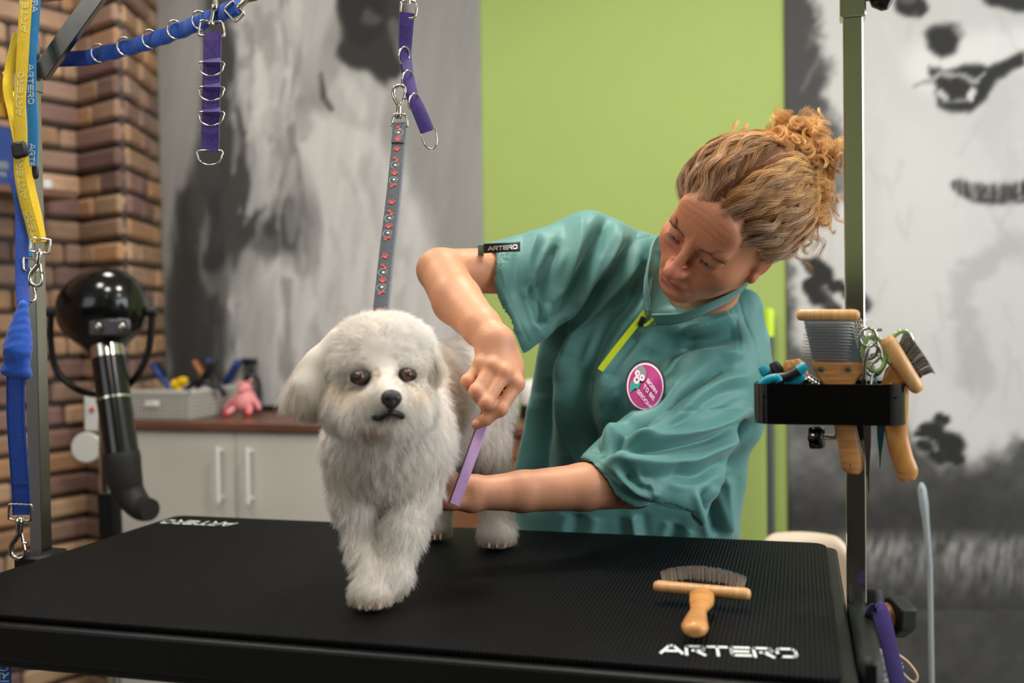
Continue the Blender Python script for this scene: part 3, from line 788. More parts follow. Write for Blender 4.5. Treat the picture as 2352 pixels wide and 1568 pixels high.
# right post
RX, RYY = .6035, -.005
rp = empty('upright_post', (RX, RYY, TZ - .1), 'square steel post at the right end of the table carrying the tool tray', 'post')
b = MB(); b.box((RX, RYY, TZ + .45), (pw_, pw_, .53), bev=.0015); b.build('tube', M['chrome'], rp, smooth=False)
zs = PY(1950, 46, RYY)[2]
b = MB(); b.box((RX, RYY, zs + .12), (pw_ + .0035, pw_ + .0035, .12), bev=.0015); b.build('outer_sleeve', M['chrome'], rp, smooth=False)
kc = PY(2006, 2, RYY)
b = MB(); b.tube([(RX + pw_, RYY, kc[2] + .006), (RX + .03, RYY, kc[2] + .004)], .005, 10)
b.lathe((RX + .024, RYY - .002, kc[2] + .008), (.8, -.1, -.45), [(.004, -.002), (.010, 0), (.015, .006), (.015, .018), (.011, .024)], 14); b.build('clamp_knob', M['blackgloss'], rp)
# clamp at the table edge
e = empty('post_clamp', (RX, RYY, TZ - .08), 'black cast clamp holding the right post to the table edge', 'clamp')
cl = [PZ(1934, 1388, TZ + .004), PZ(1934, 1600, TZ + .004), PZ(2022, 1600, TZ + .004), PZ(1992, 1390, TZ + .004)]
b = MB(); xA = HW + .0175; xB = RX + .0140; b.box(((xA + xB) / 2, -.13, TZ - .052), ((xB - xA) / 2, .118, .054), bev=.007)
b.build('body', M['blackmetal'], e)
b = MB(); b.lathe((RX + .018, RYY + .01, TZ - .1), Z_, [(.014, 0), (.016, .002), (.016, .108), (.013, .112)], 20); b.build('boss', M['blackmetal'], e)
# clamping knob with brown wood spacer (seen beside the clamp)
kk = P(2030, 1414, 1.30); dirk = np.array([.9, .42, .02])
b = MB(); b.tube([kk - dirk * .02, kk + dirk * .018], .0165, 20); b.build('wooden_spacer', M['woodbrown'], e)
kf = P(2062, 1412, 1.30)
b = MB(); R_ = frame(dirk, Z_)
poly = [(.030 * math.cos(a) * (1.0 if i % 2 else .80), .034 * math.sin(a) * (1.0 if i % 2 else .86)) for i, a in enumerate(np.linspace(0, 2 * math.pi, 7)[:-1])]
b.prism(poly, kf, R_[:, 1], R_[:, 2], R_[:, 0], .022); b.build('clamp_knob', M['blackmatte'], e, bevel=.003)

# left post
LX, LYY = -.6085, -.006
lp = empty('upright_post', (LX, LYY, TZ - .1), 'square steel post at the left end of the table hung with leads', 'post')
b = MB(); b.box((LX, LYY, TZ + .36), (pw_, pw_, .44), bev=.0012); b.build('tube', M['brushed'], lp, smooth=False)
zc0 = PY(100, 206, LYY)[2]
b = MB(); b.box((LX, LYY, zc0 + .02), (pw_ + .0028, pw_ + .0028, .022), bev=.001); b.build('collar', M['brushed'], lp, smooth=False)
b = MB(); b.box((LX, LYY, zc0 + .16), (pw_ - .002, pw_ - .002, .16), bev=.001); b.build('inner_tube', M['brushed'], lp, smooth=False)
p0 = P(108, 150, 1.59); p1 = P(238, -30, 1.53)
b = MB(); d_ = p1 - p0; R_ = frame(d_, -CF); b.box((p0 + p1) / 2 - d_ * .0, (np.linalg.norm(d_) / 2 + .02, .006, .0135), R_, bev=.001); b.build('brace_arm', M['dullsteel'], lp, smooth=False)
pbar = MB(); zb = PY(200, -14, LYY)[2]; pbar.box((0, LYY, zb + .008), (.62, .010, .010), bev=.001); 
tag(pbar.build('top_bar', M['brushed'], None, smooth=False), 'horizontal steel bar joining the tops of the two posts', 'bar')
b = MB(); b.box((LX, LYY, TZ - .045), (pw_ + .012, .035, .045), bev=.004)
tag(b.build('post_clamp', M['blackmetal']), 'black clamp holding the left post to the table edge', 'clamp')
# ================================================================ SOFT-BODY MESHER (distance fields -> one closed quad mesh)
class SDF:
    def __init__(s): s.ops = []          # (sign, fn, centre, radius, k)
    def _o(s, sg, fn, c, r, k): s.ops.append((sg, fn, np.asarray(c, float), float(r), k)); return s
    def cap(s, a, b, ra, rb=None, k=.01, sg=1):
        a = np.asarray(a, float); b = np.asarray(b, float); rb = ra if rb is None else rb; d = b - a; L2 = d @ d + 1e-12
        def fn(p):
            t = np.clip(((p - a) @ d) / L2, 0, 1); return np.linalg.norm(p - a - t[:, None] * d, axis=1) - (ra + t * (rb - ra))
        return s._o(sg, fn, (a + b) / 2, math.sqrt(L2) / 2 + max(ra, rb), k)
    def chain(s, pts, rad, k=.01, sg=1):
        for i in range(len(pts) - 1): s.cap(pts[i], pts[i + 1], rad[i], rad[i + 1], k, sg)
        return s
    def ell(s, c, r, R=None, k=.01, sg=1):
        c = np.asarray(c, float); r = np.ones(3) * np.asarray(r, float); R = np.eye(3) if R is None else np.asarray(R)
        def fn(p):
            q = (p - c) @ R; k0 = np.linalg.norm(q / r, axis=1); k1 = np.linalg.norm(q / (r * r), axis=1) + 1e-9
            return k0 * (k0 - 1) / k1
        return s._o(sg, fn, c, r.max(), k)
    def box(s, c, h, R=None, rnd=.005, k=.005, sg=1):
        c = np.asarray(c, float); h = np.asarray(h, float); R = np.eye(3) if R is None else np.asarray(R)
        def fn(p):
            q = np.abs((p - c) @ R) - (h - rnd); return np.linalg.norm(np.maximum(q, 0), axis=1) + np.minimum(q.max(1), 0) - rnd
        return s._o(sg, fn, c, np.linalg.norm(h), k)
    def ev(s, p, ops=None):
        d = np.full(len(p), .5)
        for sg, fn, c, r, k in (s.ops if ops is None else ops):
            q = fn(p)
            if sg > 0:
                h = np.maximum(k - np.abs(d - q), 0) / k; d = np.minimum(d, q) - h * h * k * .25
            else:
                q = -q; h = np.maximum(k - np.abs(d - q), 0) / k; d = np.maximum(d, q) + h * h * k * .25
        return d
    def mesh(s, h, smooth=1, B=8):
        lo = np.min([c - r for sg, f, c, r, k in s.ops if sg > 0], 0) - 3 * h; hi = np.max([c + r for sg, f, c, r, k in s.ops if sg > 0], 0) + 3 * h
        H = B * h; n = np.ceil((hi - lo) / H).astype(int) + 1
        gi = np.stack(np.meshgrid(*[np.arange(k) for k in n], indexing='ij'), -1).reshape(-1, 3)
        cen = lo + (gi + .5) * H; d = np.concatenate([s.ev(cen[i:i + 60000]) for i in range(0, len(cen), 60000)])
        gi = gi[np.abs(d) < H * 1.15]
        # spatial chunks of coarse cells
        key = (gi // 4) @ np.array([1, 1000, 1000000]); order = np.argsort(key, kind='stable'); gi = gi[order]; key = key[order]
        cuts = np.flatnonzero(np.diff(key)) + 1; N1 = n * B + 2
        r1 = np.arange(B + 1); loc = np.stack(np.meshgrid(r1, r1, r1, indexing='ij'), -1).reshape(-1, 3)
        act_id = []; act_v = []; act_sg = []
        off = np.array([[i, j, k] for i in (0, 1) for j in (0, 1) for k in (0, 1)])
        S = B + 1; l0 = np.stack(np.meshgrid(*[np.arange(B)] * 3, indexing='ij'), -1).reshape(-1, 3)
        flat = ((l0[:, None] + off[None]) @ np.array([S * S, S, 1]))
        edges = [(a, b) for a in range(8) for b in range(a + 1, 8) if np.abs(off[a] - off[b]).sum() == 1]
        for g in np.split(gi, cuts):
            cc = lo + (g + .5) * H; c0 = cc.mean(0); cr = np.linalg.norm(cc - c0, axis=1).max() + H * .87
            ops = [o for o in s.ops if np.linalg.norm(o[2] - c0) - o[3] - cr < o[4] + .004 + 2 * h]
            pts = (g[:, None] * B + loc[None]).reshape(-1, 3)
            v = s.ev(lo + pts * h, ops).reshape(len(g), -1)
            q = v[:, flat]; m = (q.min(2) < 0) & (q.max(2) >= 0); ci, li = np.nonzero(m)
            if not len(ci): continue
            q = q[ci, li]; ijk = g[ci] * B + l0[li]
            acc = np.zeros((len(q), 3)); cnt = np.zeros(len(q))
            for a, b in edges:
                A, Bv = q[:, a], q[:, b]; mm = (A < 0) != (Bv < 0); t = np.where(mm, A / np.where(mm, A - Bv, 1), 0)
                acc += np.where(mm[:, None], off[a] + t[:, None] * (off[b] - off[a]), 0); cnt += mm
            act_v.append(lo + (ijk + acc / cnt[:, None]) * h); act_id.append(ijk @ np.array([N1[1] * N1[2], N1[2], 1])); act_sg.append(q)
        ids = np.concatenate(act_id); V = np.vstack(act_v); Q = np.vstack(act_sg)
        ids, ui = np.unique(ids, return_index=True); V = V[ui]; Q = Q[ui]
        st = np.array([N1[1] * N1[2], N1[2], 1]); F = []
        for ax in range(3):
            e1 = 4 >> ax; A = Q[:, 0]; Bv = Q[:, e1]; mm = (A < 0) != (Bv < 0); idx = np.flatnonzero(mm)
            u, w_ = st[(ax + 1) % 3], st[(ax + 2) % 3]; base = ids[idx]
            quad = []; ok = np.ones(len(idx), bool)
            for dd in (0, u, u + w_, w_):
                t = base - dd; j = np.searchsorted(ids, t); j = np.minimum(j, len(ids) - 1); ok &= ids[j] == t; quad.append(j)
            q = np.stack(quad, 1)[ok]; neg = (A[idx] >= 0)[ok]; q[neg] = q[neg][:, ::-1]; F.append(q)
        F = np.vstack(F)
        for _ in range(smooth): V = V + .5 * (nbavg(V, F) - V)
        return V, F

def nbavg(V, F):
    a = np.concatenate([F[:, i] for i in range(4)] * 1); acc = np.zeros_like(V); cnt = np.zeros(len(V))
    for i in range(4):
        for j in ((i + 1) % 4, (i - 1) % 4):
            for c in range(3): acc[:, c] += np.bincount(F[:, i], V[F[:, j], c], len(V))
            cnt += np.bincount(F[:, i], minlength=len(V))
    return acc / np.maximum(cnt, 1)[:, None]
def vnormals(V, F):
    n = np.cross(V[F[:, 2]] - V[F[:, 0]], V[F[:, 3]] - V[F[:, 1]]); out = np.zeros_like(V)
    for i in range(4):
        for c in range(3): out[:, c] += np.bincount(F[:, i], n[:, c], len(V))
    return out / (np.linalg.norm(out, axis=1)[:, None] + 1e-12)
def sample_surface(V, F, count, rng, weight=None):
    A, Bq, C, D = (V[F[:, i]] for i in range(4)); n = np.cross(C - A, D - Bq); ar = np.linalg.norm(n, axis=1) / 2
    n /= np.linalg.norm(n, axis=1)[:, None] + 1e-12
    if weight is not None: ar = ar * weight((A + C) / 2)
    f = rng.choice(len(F), count, p=ar / ar.sum()); u = rng.random((count, 1)); v = rng.random((count, 1))
    p = A[f] * (1 - u) * (1 - v) + Bq[f] * u * (1 - v) + C[f] * u * v + D[f] * (1 - u) * v
    return p, n[f]
def noise3(p, f, seed=0):
    """smooth pseudo-random 3-vector field"""
    r = np.random.default_rng(seed); out = np.zeros((len(p), 3))
    for i in range(5):
        K = r.normal(size=(3, 3)) * f * (1 + .5 * i); ph = r.random(3) * 6.28; out += np.sin(p @ K.T + ph) / (1 + .4 * i)
    return out / 2.2
def strands(name, pts, rad, material, parent, cols=None, base=None):
    """pts (n,m,3) world points, rad (n,m) radii -> hair curves"""
    n, m = pts.shape[:2]; hc = bpy.data.hair_curves.new(name); hc.add_curves([m] * n)
    base = np.zeros(3) if base is None else np.asarray(base)
    hc.position_data.foreach_set('vector', (pts - base).astype(np.float32).ravel())
    ra = hc.attributes.get('radius') or hc.attributes.new('radius', 'FLOAT', 'POINT')
    ra.data.foreach_set('value', rad.astype(np.float32).ravel())
    if cols is not None:
        ca = hc.attributes.new('paint', 'FLOAT_COLOR', 'POINT')
        c = np.ones((n, m, 4), np.float32); c[..., :3] = cols if cols.ndim == 3 else cols[:, None]
        ca.data.foreach_set('color', c.ravel())
    hc.materials.append(material); o = bpy.data.objects.new(name, hc); COL.objects.link(o); ORIG[o.name] = base
    if parent is not None:
        o.parent = parent; pb = ORIG[parent.name] if parent.name in ORIG else np.array(parent.location); o.location = tuple(base - pb)
    else: o.location = tuple(base)
    return o
def nrm(v): return v / (np.linalg.norm(v, axis=-1, keepdims=True) + 1e-12)
def sstep(a, b, x): t = np.clip((x - a) / (b - a), 0, 1); return t * t * (3 - 2 * t)
# ================================================================ DOG
TH = TZ + .004
def T(px, py, z=TH): return PZ(px, py, z)
fl = T(858, 1384) ; fr0 = P(908, 1325, 1.285)
hl = T(1003, 1232); hr = T(1142, 1250)
dfl = proj(fl)[2]; dhl = proj(hl)[2]; dhr = proj(hr)[2]
hd_c = P(868, 862, 1.24)                       # skull centre
chest = P(893, 1010, 1.34); with_ = P(925, 870, 1.42); rump = P(1072, 868, 1.60); belly = P(965, 1050, 1.45)
D = SDF(); kk_ = .035
D.ell(chest, (.066, .066, .078), k=kk_)
D.cap(P(900, 930, 1.38), rump, .068, .060, k=kk_)
D.cap(chest, P(1050, 960, 1.58), .066, .052, k=kk_)
D.ell(rump + CU * -.012, (.066, .062, .062), k=kk_)
D.cap(chest + CU * .02, hd_c + CF * .02 - CU * .02, .058, .050, k=.03)          # neck
D.ell(P(880, 1000, 1.29), (.050, .036, .055), k=.03)                              # breast
# front legs
sl = P(806, 1030, 1.33); sr = P(975, 1030, 1.35)
el = P(816, 1150, 1.33); er = P(955, 1140, 1.34)
D.chain([sl, el, P(842, 1260, 1.31), fl + Z_ * .03], [.036, .027, .021, .0195], k=.018)
D.chain([sr, er, P(925, 1225, 1.305), fr0 + CU * .004], [.034, .028, .024, .0185], k=.018)
D.ell(fl + Z_ * .016 - CF * .008, (.0285, .030, .020), k=.012)
D.ell(fr0 + CU * -.002, (.020, .022, .020), k=.012)
# hind legs
D.chain([P(1040, 930, 1.56), P(1010, 1040, 1.60), P(1012, 1130, 1.66), hl + Z_ * .022], [.046, .030, .020, .0185], k=.02)
D.chain([P(1105, 930, 1.60), P(1105, 1020, 1.585), P(1132, 1120, 1.64), hr + Z_ * .022], [.050, .038, .024, .020], k=.02)
D.ell(hl + Z_ * .015 - CF * .006, (.022, .026, .018), k=.01)
D.ell(hr + Z_ * .017 - CF * .004, (.031, .032, .023), k=.01)
D.cap(P(1120, 905, 1.66), P(1165, 950, 1.68), .022, .012, k=.02)                # tail
# head
eyeL = P(826, 866, 1.168); eyeR = P(936, 860, 1.178)
nose = P(898, 916, 1.128); mouth = P(893, 956, 1.142); fwdh = nrm(nose - (hd_c - CU * .02)); 
muz = P(893, 925, 1.165)
D.ell(hd_c + CU * .004, (.062, .060, .060), k=.02)
D.ell(P(880, 790, 1.235), (.054, .050, .032), k=.03)
for cx, cy, dd, r in ((795, 935, 1.215, .030), (955, 935, 1.225, .027), (835, 960, 1.18, .024), (935, 955, 1.185, .021)): D.ell(P(cx, cy, dd), r, k=.02)
D.ell(P(868, 925, 1.172), (.026, .026, .024), k=.015); D.ell(P(922, 925, 1.175), (.024, .026, .023), k=.015)
D.ell(P(892, 972, 1.172), (.026, .022, .016), k=.015)
D.cap(P(888, 880, 1.185), nose + CF * .014, .020, .012, k=.016)
D.ell(P(826, 838, 1.20), (.028, .020, .012), k=.015); D.ell(P(930, 838, 1.205), (.024, .020, .012), k=.015)   # brows
for e_, r in ((eyeL, .0125), (eyeR, .0115)): D.ell(e_ - CF * .004, r, k=.008, sg=-1)
D.ell(mouth - CF * .004, (.016, .012, .0035), frame(CR, CF), k=.004, sg=-1)
DV, DF = D.mesh(.0034, 2)
tp = proj(DV)
M['dogskin'] = mat('white_dog_undercoat', (226, 216, 206), .8, noise=.04, nscale=60, sss=.1)
dog_base = np.array([(fl[0] + hr[0]) / 2, (fl[1] + hr[1]) / 2, TH])
dog = link_mesh('dog', DV, DF, M['dogskin'], None, dog_base)
tag(dog, 'small fluffy white dog standing on the black grooming table', 'dog')
# ears: flat lobes hanging from the head
def ear(pts, rad, fl_, tilt):
    E_ = SDF(); E_.chain(pts, rad, k=.012); V, F = E_.mesh(.0034, 2); return V, F
earL = [P(778, 778, 1.225), P(735, 840, 1.225), P(715, 890, 1.22), P(712, 925, 1.215)]
earR = [P(965, 772, 1.235), P(982, 820, 1.235), P(988, 868, 1.235)]
EA = []
for pts, rad in ((earL, [.014, .019, .022, .018]), (earR, [.012, .010, .008])):
    V, F = ear(pts, rad, 0, 0); EA.append((V, F, pts, rad)); o = link_mesh('ear', V, F, M['dogskin'], dog)

# ---- fur
M['fur'] = None
k = NT('white_fur'); a = k.n('ShaderNodeAttribute', attribute_name='paint'); k.l(a.outputs['Color'], k.b.inputs['Base Color'])
k.b.inputs['Roughness'].default_value = .55; k.b.inputs['Specular IOR Level'].default_value = .25; tl = k.n('ShaderNodeBsdfTranslucent'); k.l(a.outputs['Color'], tl.inputs['Color']); mxs = k.n('ShaderNodeMixShader'); mxs.inputs[0].default_value = .5
k.l(k.b.outputs[0], mxs.inputs[1]); k.l(tl.outputs[0], mxs.inputs[2]); k.l(mxs.outputs[0], k.t.nodes['Material Output'].inputs['Surface'])
M['fur'] = k.m
WHITE = lin((248, 244, 240)); CREAM = lin((238, 220, 196)); STAIN = lin((184, 132, 104)); DARKS = lin((92, 70, 60))
zlo_front = P(880, 1060, 1.33)[2]
def fur_field(p, n):
    """combing direction, length and colour at roots p with normals n"""
    px, py, dz = proj(p); N = len(p)
    rel = p - hd_c; dist = np.linalg.norm(rel, axis=1)
    head = sstep(.098, .078, dist) * (py < 1000) * (dz < 1.32)
    down = np.tile(-Z_, (N, 1)); back = nrm(rump - chest)
    body = nrm(down * .9 + back[None] * .55 + nrm(n) * .15)
    leg = nrm(down + nrm(n) * .22)
    isleg = sstep(P(900, 1040, 1.35)[2], P(900, 1120, 1.35)[2], p[:, 2])[:, None]
    dirb = nrm(body * (1 - isleg) + leg * isleg)
    # head: away from the nose bridge
    nb = P(884, 868, 1.15); hv = nrm(p - nb); toph = sstep(845, 800, py)[:, None]
    dh = nrm(hv * .9 + down * .55 + toph * (CU[None] * .25 + CR[None] * np.tanh((px - 872) / 40)[:, None] * .45 + CF[None] * .5))
    dd = nrm(dirb * (1 - head[:, None]) + dh * head[:, None])
    dd = dd - (dd * n).sum(1)[:, None] * n * .72; dd = nrm(dd) + n * (.30 + .18 * (1 - head))[:, None]
    L = np.full(N, .0165); L = L - .003 * sstep(P(900, 1050, 1.35)[2] + .0, P(900, 1120, 1.35)[2], p[:, 2])
    de = np.minimum(np.hypot(px - 826, py - 866), np.hypot(px - 936, py - 862)) ; 
    L = np.where(head > .5, .018, L)
    near = (dz < 1.24) & (py < 1000) & (py > 700)
    L = np.where(near, .004 + .010 * sstep(22, 75, de), L)
    dn = np.hypot(px - 898, py - 918); L = np.where(near, np.minimum(L, .0025 + .012 * sstep(18, 80, dn)), L)
    L = np.where(p[:, 2] < TH + .03, .0095, L)
    c = np.tile(WHITE, (N, 1))
    def mixc(cc, wgt): nonlocal c; c = c * (1 - wgt[:, None]) + cc * wgt[:, None]
    g = lambda x, y, r, ry=None: np.exp(-(((px - x) / r) ** 2 + ((py - y) / (ry or r)) ** 2)) * (near | (head > .4))
    mixc(CREAM, .25 * g(880, 990, 60, 20)); mixc(CREAM, .9 * g(800, 895, 40, 22)); mixc(CREAM, .9 * g(955, 880, 26, 40)); mixc(STAIN, .75 * g(886, 850, 26, 22))
    mixc(STAIN, .55 * g(845, 990, 30, 14)); mixc(DARKS, .85 * g(826, 866, 30, 24)); mixc(DARKS, .85 * g(936, 862, 22, 26)); mixc(DARKS, .9 * g(890, 957, 34, 9)); mixc(STAIN, .5 * g(850, 845, 20, 16))
    mixc(CREAM, .5 * (p[:, 2] < TH + .02)); mixc(CREAM, .12 * ((py > 1060) & (py < 1130)).astype(float))
    return dd, L, c
def grow(p, n, dd, L, m, rng, clump=.009, curl=.25, grav=.35, pull=.55, cseed=1):
    N = len(p); cell = np.floor((p + noise3(p, 90, cseed) * .004 + rng.normal(size=(N, 3)) * .0016) / clump); cc = (cell + .5) * clump
    hsh = np.abs(np.sin(cell @ np.array([12.9898, 78.233, 37.719]))) * 43758.5453; hsh -= np.floor(hsh)
    jit = np.stack([np.sin(hsh * 57.0), np.cos(hsh * 91.0), np.sin(hsh * 131.0 + 1)], 1) * .34; hq = proj(p); hm = ((hq[1] < 1000) & (hq[2] < 1.29))[:, None]; jit = jit * np.where(hm, .6, 1)
    d0 = nrm(dd) + jit + noise3(p, 26, 11) * np.where(hm, .16, .20) + rng.normal(size=(N, 3)) * .10
    d0 = nrm(d0); L = L * rng.uniform(.65, 1.2, N) * (.85 + .3 * hsh); pts = [p - n * .0008]; q = p.copy(); dcur = d0
    toc = (cc - p); toc = toc - (toc * n).sum(1)[:, None] * n
    for i in range(1, m):
        t = i / (m - 1); dcur = nrm(dcur + np.array([0, 0, -1.0]) * grav / (m - 1) + noise3(p * 1.0 + t * .01, 160, 5) * curl / (m - 1))
        q = q + dcur * (L / (m - 1))[:, None]; pts.append(q + toc * pull * np.where(hm, .4, 1.0) * t ** 1.5)
    return np.stack(pts, 1)
def rads(n, m, r0, r1, rng): return (np.linspace(1, 0, m)[None] * (r0 - r1) + r1) * rng.uniform(.8, 1.2, (n, 1))
rg = np.random.default_rng(11)
NF = 170000
def wgt(c):
    px, py, dz = proj(c); return np.where((py < 1010) & (dz < 1.3), 1.9, 1.0)
p_, n_ = sample_surface(DV, DF, NF, rg, wgt)
vis = ~(((proj(p_)[0] > 882) & (proj(p_)[0] < 914) & (abs(proj(p_)[1] - 917) < 15) & (proj(p_)[2] < 1.16)))
for (ex, ey, er_) in ((826, 866, 19), (936, 861, 16)):
    q = proj(p_); vis &= ~((np.hypot(q[0] - ex, (q[1] - ey) * 1.1) < er_) & (q[2] < 1.22))
p_, n_ = p_[vis], n_[vis]
dd_, L_, c_ = fur_field(p_, n_)
pts_ = grow(p_, n_, dd_, L_, 5, rg)
pts_[..., 2] = np.maximum(pts_[..., 2], TH + .0008)
c_ = c_ * rg.uniform(.9, 1.05, (len(c_), 1)); c_ = np.clip(c_, 0, .96)
furo = strands('fur', pts_, rads(len(p_), 5, .00016, .00003, rg), M['fur'], dog, c_, dog_base)
for (V, F, pts, rad), cnt, ln, yel in ((EA[0], 15000, .045, .45), (EA[1], 7000, .028, .75)):
    p_, n_ = sample_surface(V, F, cnt, rg); ax = nrm(np.array(pts[-1]) - np.array(pts[0]))
    px, py, _ = proj(p_); spread = ((px - 735) / 60.0) if yel < .5 else (px - 985) / 60.0
    dd_ = -Z_[None] * 1.0 + ax[None] * .45 + n_ * .10 + CR[None] * (spread * .35)[:, None]
    ybot = 935 if yel < .5 else 885
    L_ = np.clip((ybot + 8 - py) / 1900, .010, ln)
    pts_ = grow(p_, n_, dd_, L_, 6, rg, clump=.012, curl=.1, grav=.5, pull=.5)
    tt = sstep(760, ybot, py)[:, None] * yel; c_ = WHITE * (1 - tt) + CREAM * tt; c_ = np.clip(c_ * rg.uniform(.9, 1.05, (len(c_), 1)), 0, .93)
    eo = [o for o in COL.objects if o.name.startswith('ear')][0 if yel < .5 else 1]
    strands('fur', pts_, rads(len(p_), 6, .00017, .00004, rg), M['fur'], eo, c_, ORIG[eo.name])
# whisker wisps on top of the head
# ---- eyes, nose, mouth, claws
k = NT('wet_brown_eye'); M['eye'] = mat('dark_brown_iris', (66, 36, 21), .12, coat=.25, spec=.4, noise=.2, nscale=400)
M['eyeblack'] = mat('wet_black_skin', (14, 11, 11), .55, noise=.1); M['pupil'] = mat('black_pupil', (4, 4, 5), .08, coat=.3)
for e_, rx in ((eyeL, .0098), (eyeR, .0088)):
    b = MB(); b.ball(e_ + CF * .0040, (rx * 1.22, rx * .92, rx * .92), 24, R=frame(CR + CU * (.18 if e_ is eyeL else -.15), CF)); rim = b.build('eyelid', M['eyeblack'], dog)
    b = MB(); b.ball(e_ + CF * .0008, (rx * .80, rx * .84, rx * .74), 28, R=frame(CR, CF)); ey = b.build('eye', M['eye'], dog)
    b = MB(); b.ball(e_ - CF * (rx * .56 - .0013) + CU * .0005, (rx * .42, rx * .30, rx * .42), 20, R=frame(CR, CF)); b.build('pupil', M['pupil'], ey)
Nn = SDF(); Nn.ell(nose + CU * .002 + CF * .003, (.0112, .009, .0085), frame(CR, CF), k=.003); Nn.ell(nose - CU * .006 + CF * .004, (.0075, .008, .006), frame(CR, CF), k=.004)
for s_ in (-1, 1):
    Nn.ell(nose + CR * s_ * .0065 - CU * .001 + CF * .003, (.0048, .006, .005), frame(CR, CF), k=.003)
    Nn.ell(nose + CR * (s_ * .0050 + .0008) - CU * .0015 - CF * .006, (.0022, .004, .0017), frame(CR, CF), k=.0015, sg=-1)
V, F = Nn.mesh(.0009, 1); M['nose'] = mat('wet_black_nose', (24, 22, 24), .32, coat=.3, noise=.2, nscale=300, bump=.5, bscale=1500)
link_mesh('nose', V, F, M['nose'], dog)
b = MB(); ml = [P(856, 958, 1.152), P(872, 960, 1.143), P(888, 951, 1.136), P(901, 948, 1.136), P(918, 952, 1.144), P(925, 958, 1.152)]
b.tube(smoothpath(ml, 5), [.0012] + [.0034] * 24 + [.0012], 10); b.tube([P(900, 930, 1.136), P(901, 948, 1.136)], .0016, 8)
b.build('lips', M['eyeblack'], dog)
M['claw'] = mat('pale_claw', (196, 160, 140), .4)
for c, n_c, w_ in ((fl, 3, .012), (hr, 3, .012), (hl, 3, .009)):
    for i in range(n_c):
        b = MB(); q = c + CR * w_ * (i - 1) - CF * .034 + Z_ * .006; b.tube([q + CF * .012 + Z_ * .004, q, q - CF * .004 - Z_ * .004], [.003, .0024, .001], 8); b.build('claw', M['claw'], dog)
# ================================================================ WOMAN
def tri_prim(s, a, b, c, r, k=.01, sg=1):
    a, b, c = (np.asarray(q, float) for q in (a, b, c)); ba, cb, ac = b - a, c - b, a - c; n = np.cross(ba, ac)
    def fn(p):
        pa, pb, pc = p - a, p - b, p - c
        s_ = np.sign(pa @ np.cross(ba, n)) + np.sign(pb @ np.cross(cb, n)) + np.sign(pc @ np.cross(ac, n))
        def e(v, w_): t = np.clip((w_ @ v) / (v @ v), 0, 1); q = w_ - t[:, None] * v; return (q * q).sum(1)
        d1 = np.minimum(np.minimum(e(ba, pa), e(cb, pb)), e(ac, pc)); d2 = (pa @ n) ** 2 / (n @ n)
        return np.sqrt(np.where(s_ < 2, d1, d2)) - r
    m = (a + b + c) / 3; return s._o(sg, fn, m, max(np.linalg.norm(a - m), np.linalg.norm(b - m), np.linalg.norm(c - m)) + r, k)
SDF.tri = tri_prim
HO = np.array([0.42226, 0.29791, 1.28401]); HO = CAM + (HO - CAM) * .958
HR = np.array([[0.753, -0.5019, 0.4255], [-0.1806, -0.7795, -0.5998], [-0.6328, -0.3748, 0.6776]])
def H(x, y, z): return HO + HR @ np.array([x, y, z], float)
def toH(p): return (p - HO) @ HR
B_ = SDF()
# skull and face
B_.ell(H(0, -.014, .034), (.0745, .093, .083), HR, k=.02)
B_.ell(H(0, .028, -.018), (.062, .060, .078), HR, k=.03)
for s_ in (-1, 1):
    B_.cap(H(s_ * .050, -.004, -.046), H(s_ * .014, .064, -.080), .016, .013, k=.028)
    B_.ell(H(s_ * .043, .054, -.018), (.021, .022, .020), HR, k=.03)
    B_.ell(H(s_ * .028, .0775, .027), (.024, .0125, .0085), HR, k=.018)
    B_.ell(H(s_ * .031, .096, .011), (.0185, .0135, .0115), HR, k=.012, sg=-1)
    B_.ell(H(s_ * .0315, .0745, .010), (.0160, .0142, .0135), HR, k=.005)
    B_.ell(H(s_ * .0325, .0925, .0035), (.0122, .0075, .0030), HR, k=.0025, sg=-1)
    B_.ell(H(s_ * .031, .0765, -.0055), (.0155, .0085, .0045), HR, k=.01)
B_.ell(H(0, .072, -.0815), (.0165, .012, .0120), HR, k=.020)
B_.ell(H(0, .074, -.052), (.032, .022, .026), HR, k=.025)
B_.ell(H(0, .072, .058), (.05, .018, .028), HR, k=.03)
B_.cap(H(0, .086, .022), H(0, .1115, -.019), .0070, .0084, k=.013)
B_.ell(H(0, .1155, -.0255), (.0120, .0110, .0102), HR, k=.008)
for s_ in (-1, 1):
    B_.ell(H(s_ * .0128, .1005, -.0270), (.0074, .0092, .0072), HR, k=.0095)
    B_.ell(H(s_ * .0066, .1070, -.0345), (.0034, .0050, .0030), HR, k=.003, sg=-1)
    B_.cap(H(s_ * .0185, .1010, -.030), H(s_ * .0310, .0880, -.058), .0012, .0010, k=.009, sg=-1)
B_.cap(H(0, .1015, -.036), H(0, .0985, -.045), .0016, .0018, k=.006, sg=-1)
B_.ell(H(0, .0935, -.0510), (.0205, .0090, .0048), HR, k=.005)
B_.ell(H(0, .0895, -.0608), (.0165, .0085, .0050), HR, k=.006)
B_.ell(H(0, .1010, -.0560), (.0225, .0110, .0013), HR, k=.0035, sg=-1)
B_.ell(H(0, .094, -.0705), (.014, .005, .004), HR, k=.010, sg=-1)
for s_ in (-1, 1):
    Re = HR @ np.array(Matrix.Rotation(math.radians(s_ * 22), 3, 'Z'))
    B_.ell(H(s_ * .0750, -.014, -.006), (.0070, .0160, .027), Re, k=.008)
    B_.ell(H(s_ * .0850, -.009, -.002), (.0050, .0105, .020), Re, k=.006, sg=-1)
    B_.ell(H(s_ * .0745, -.004, -.034), (.006, .009, .010), HR, k=.006)
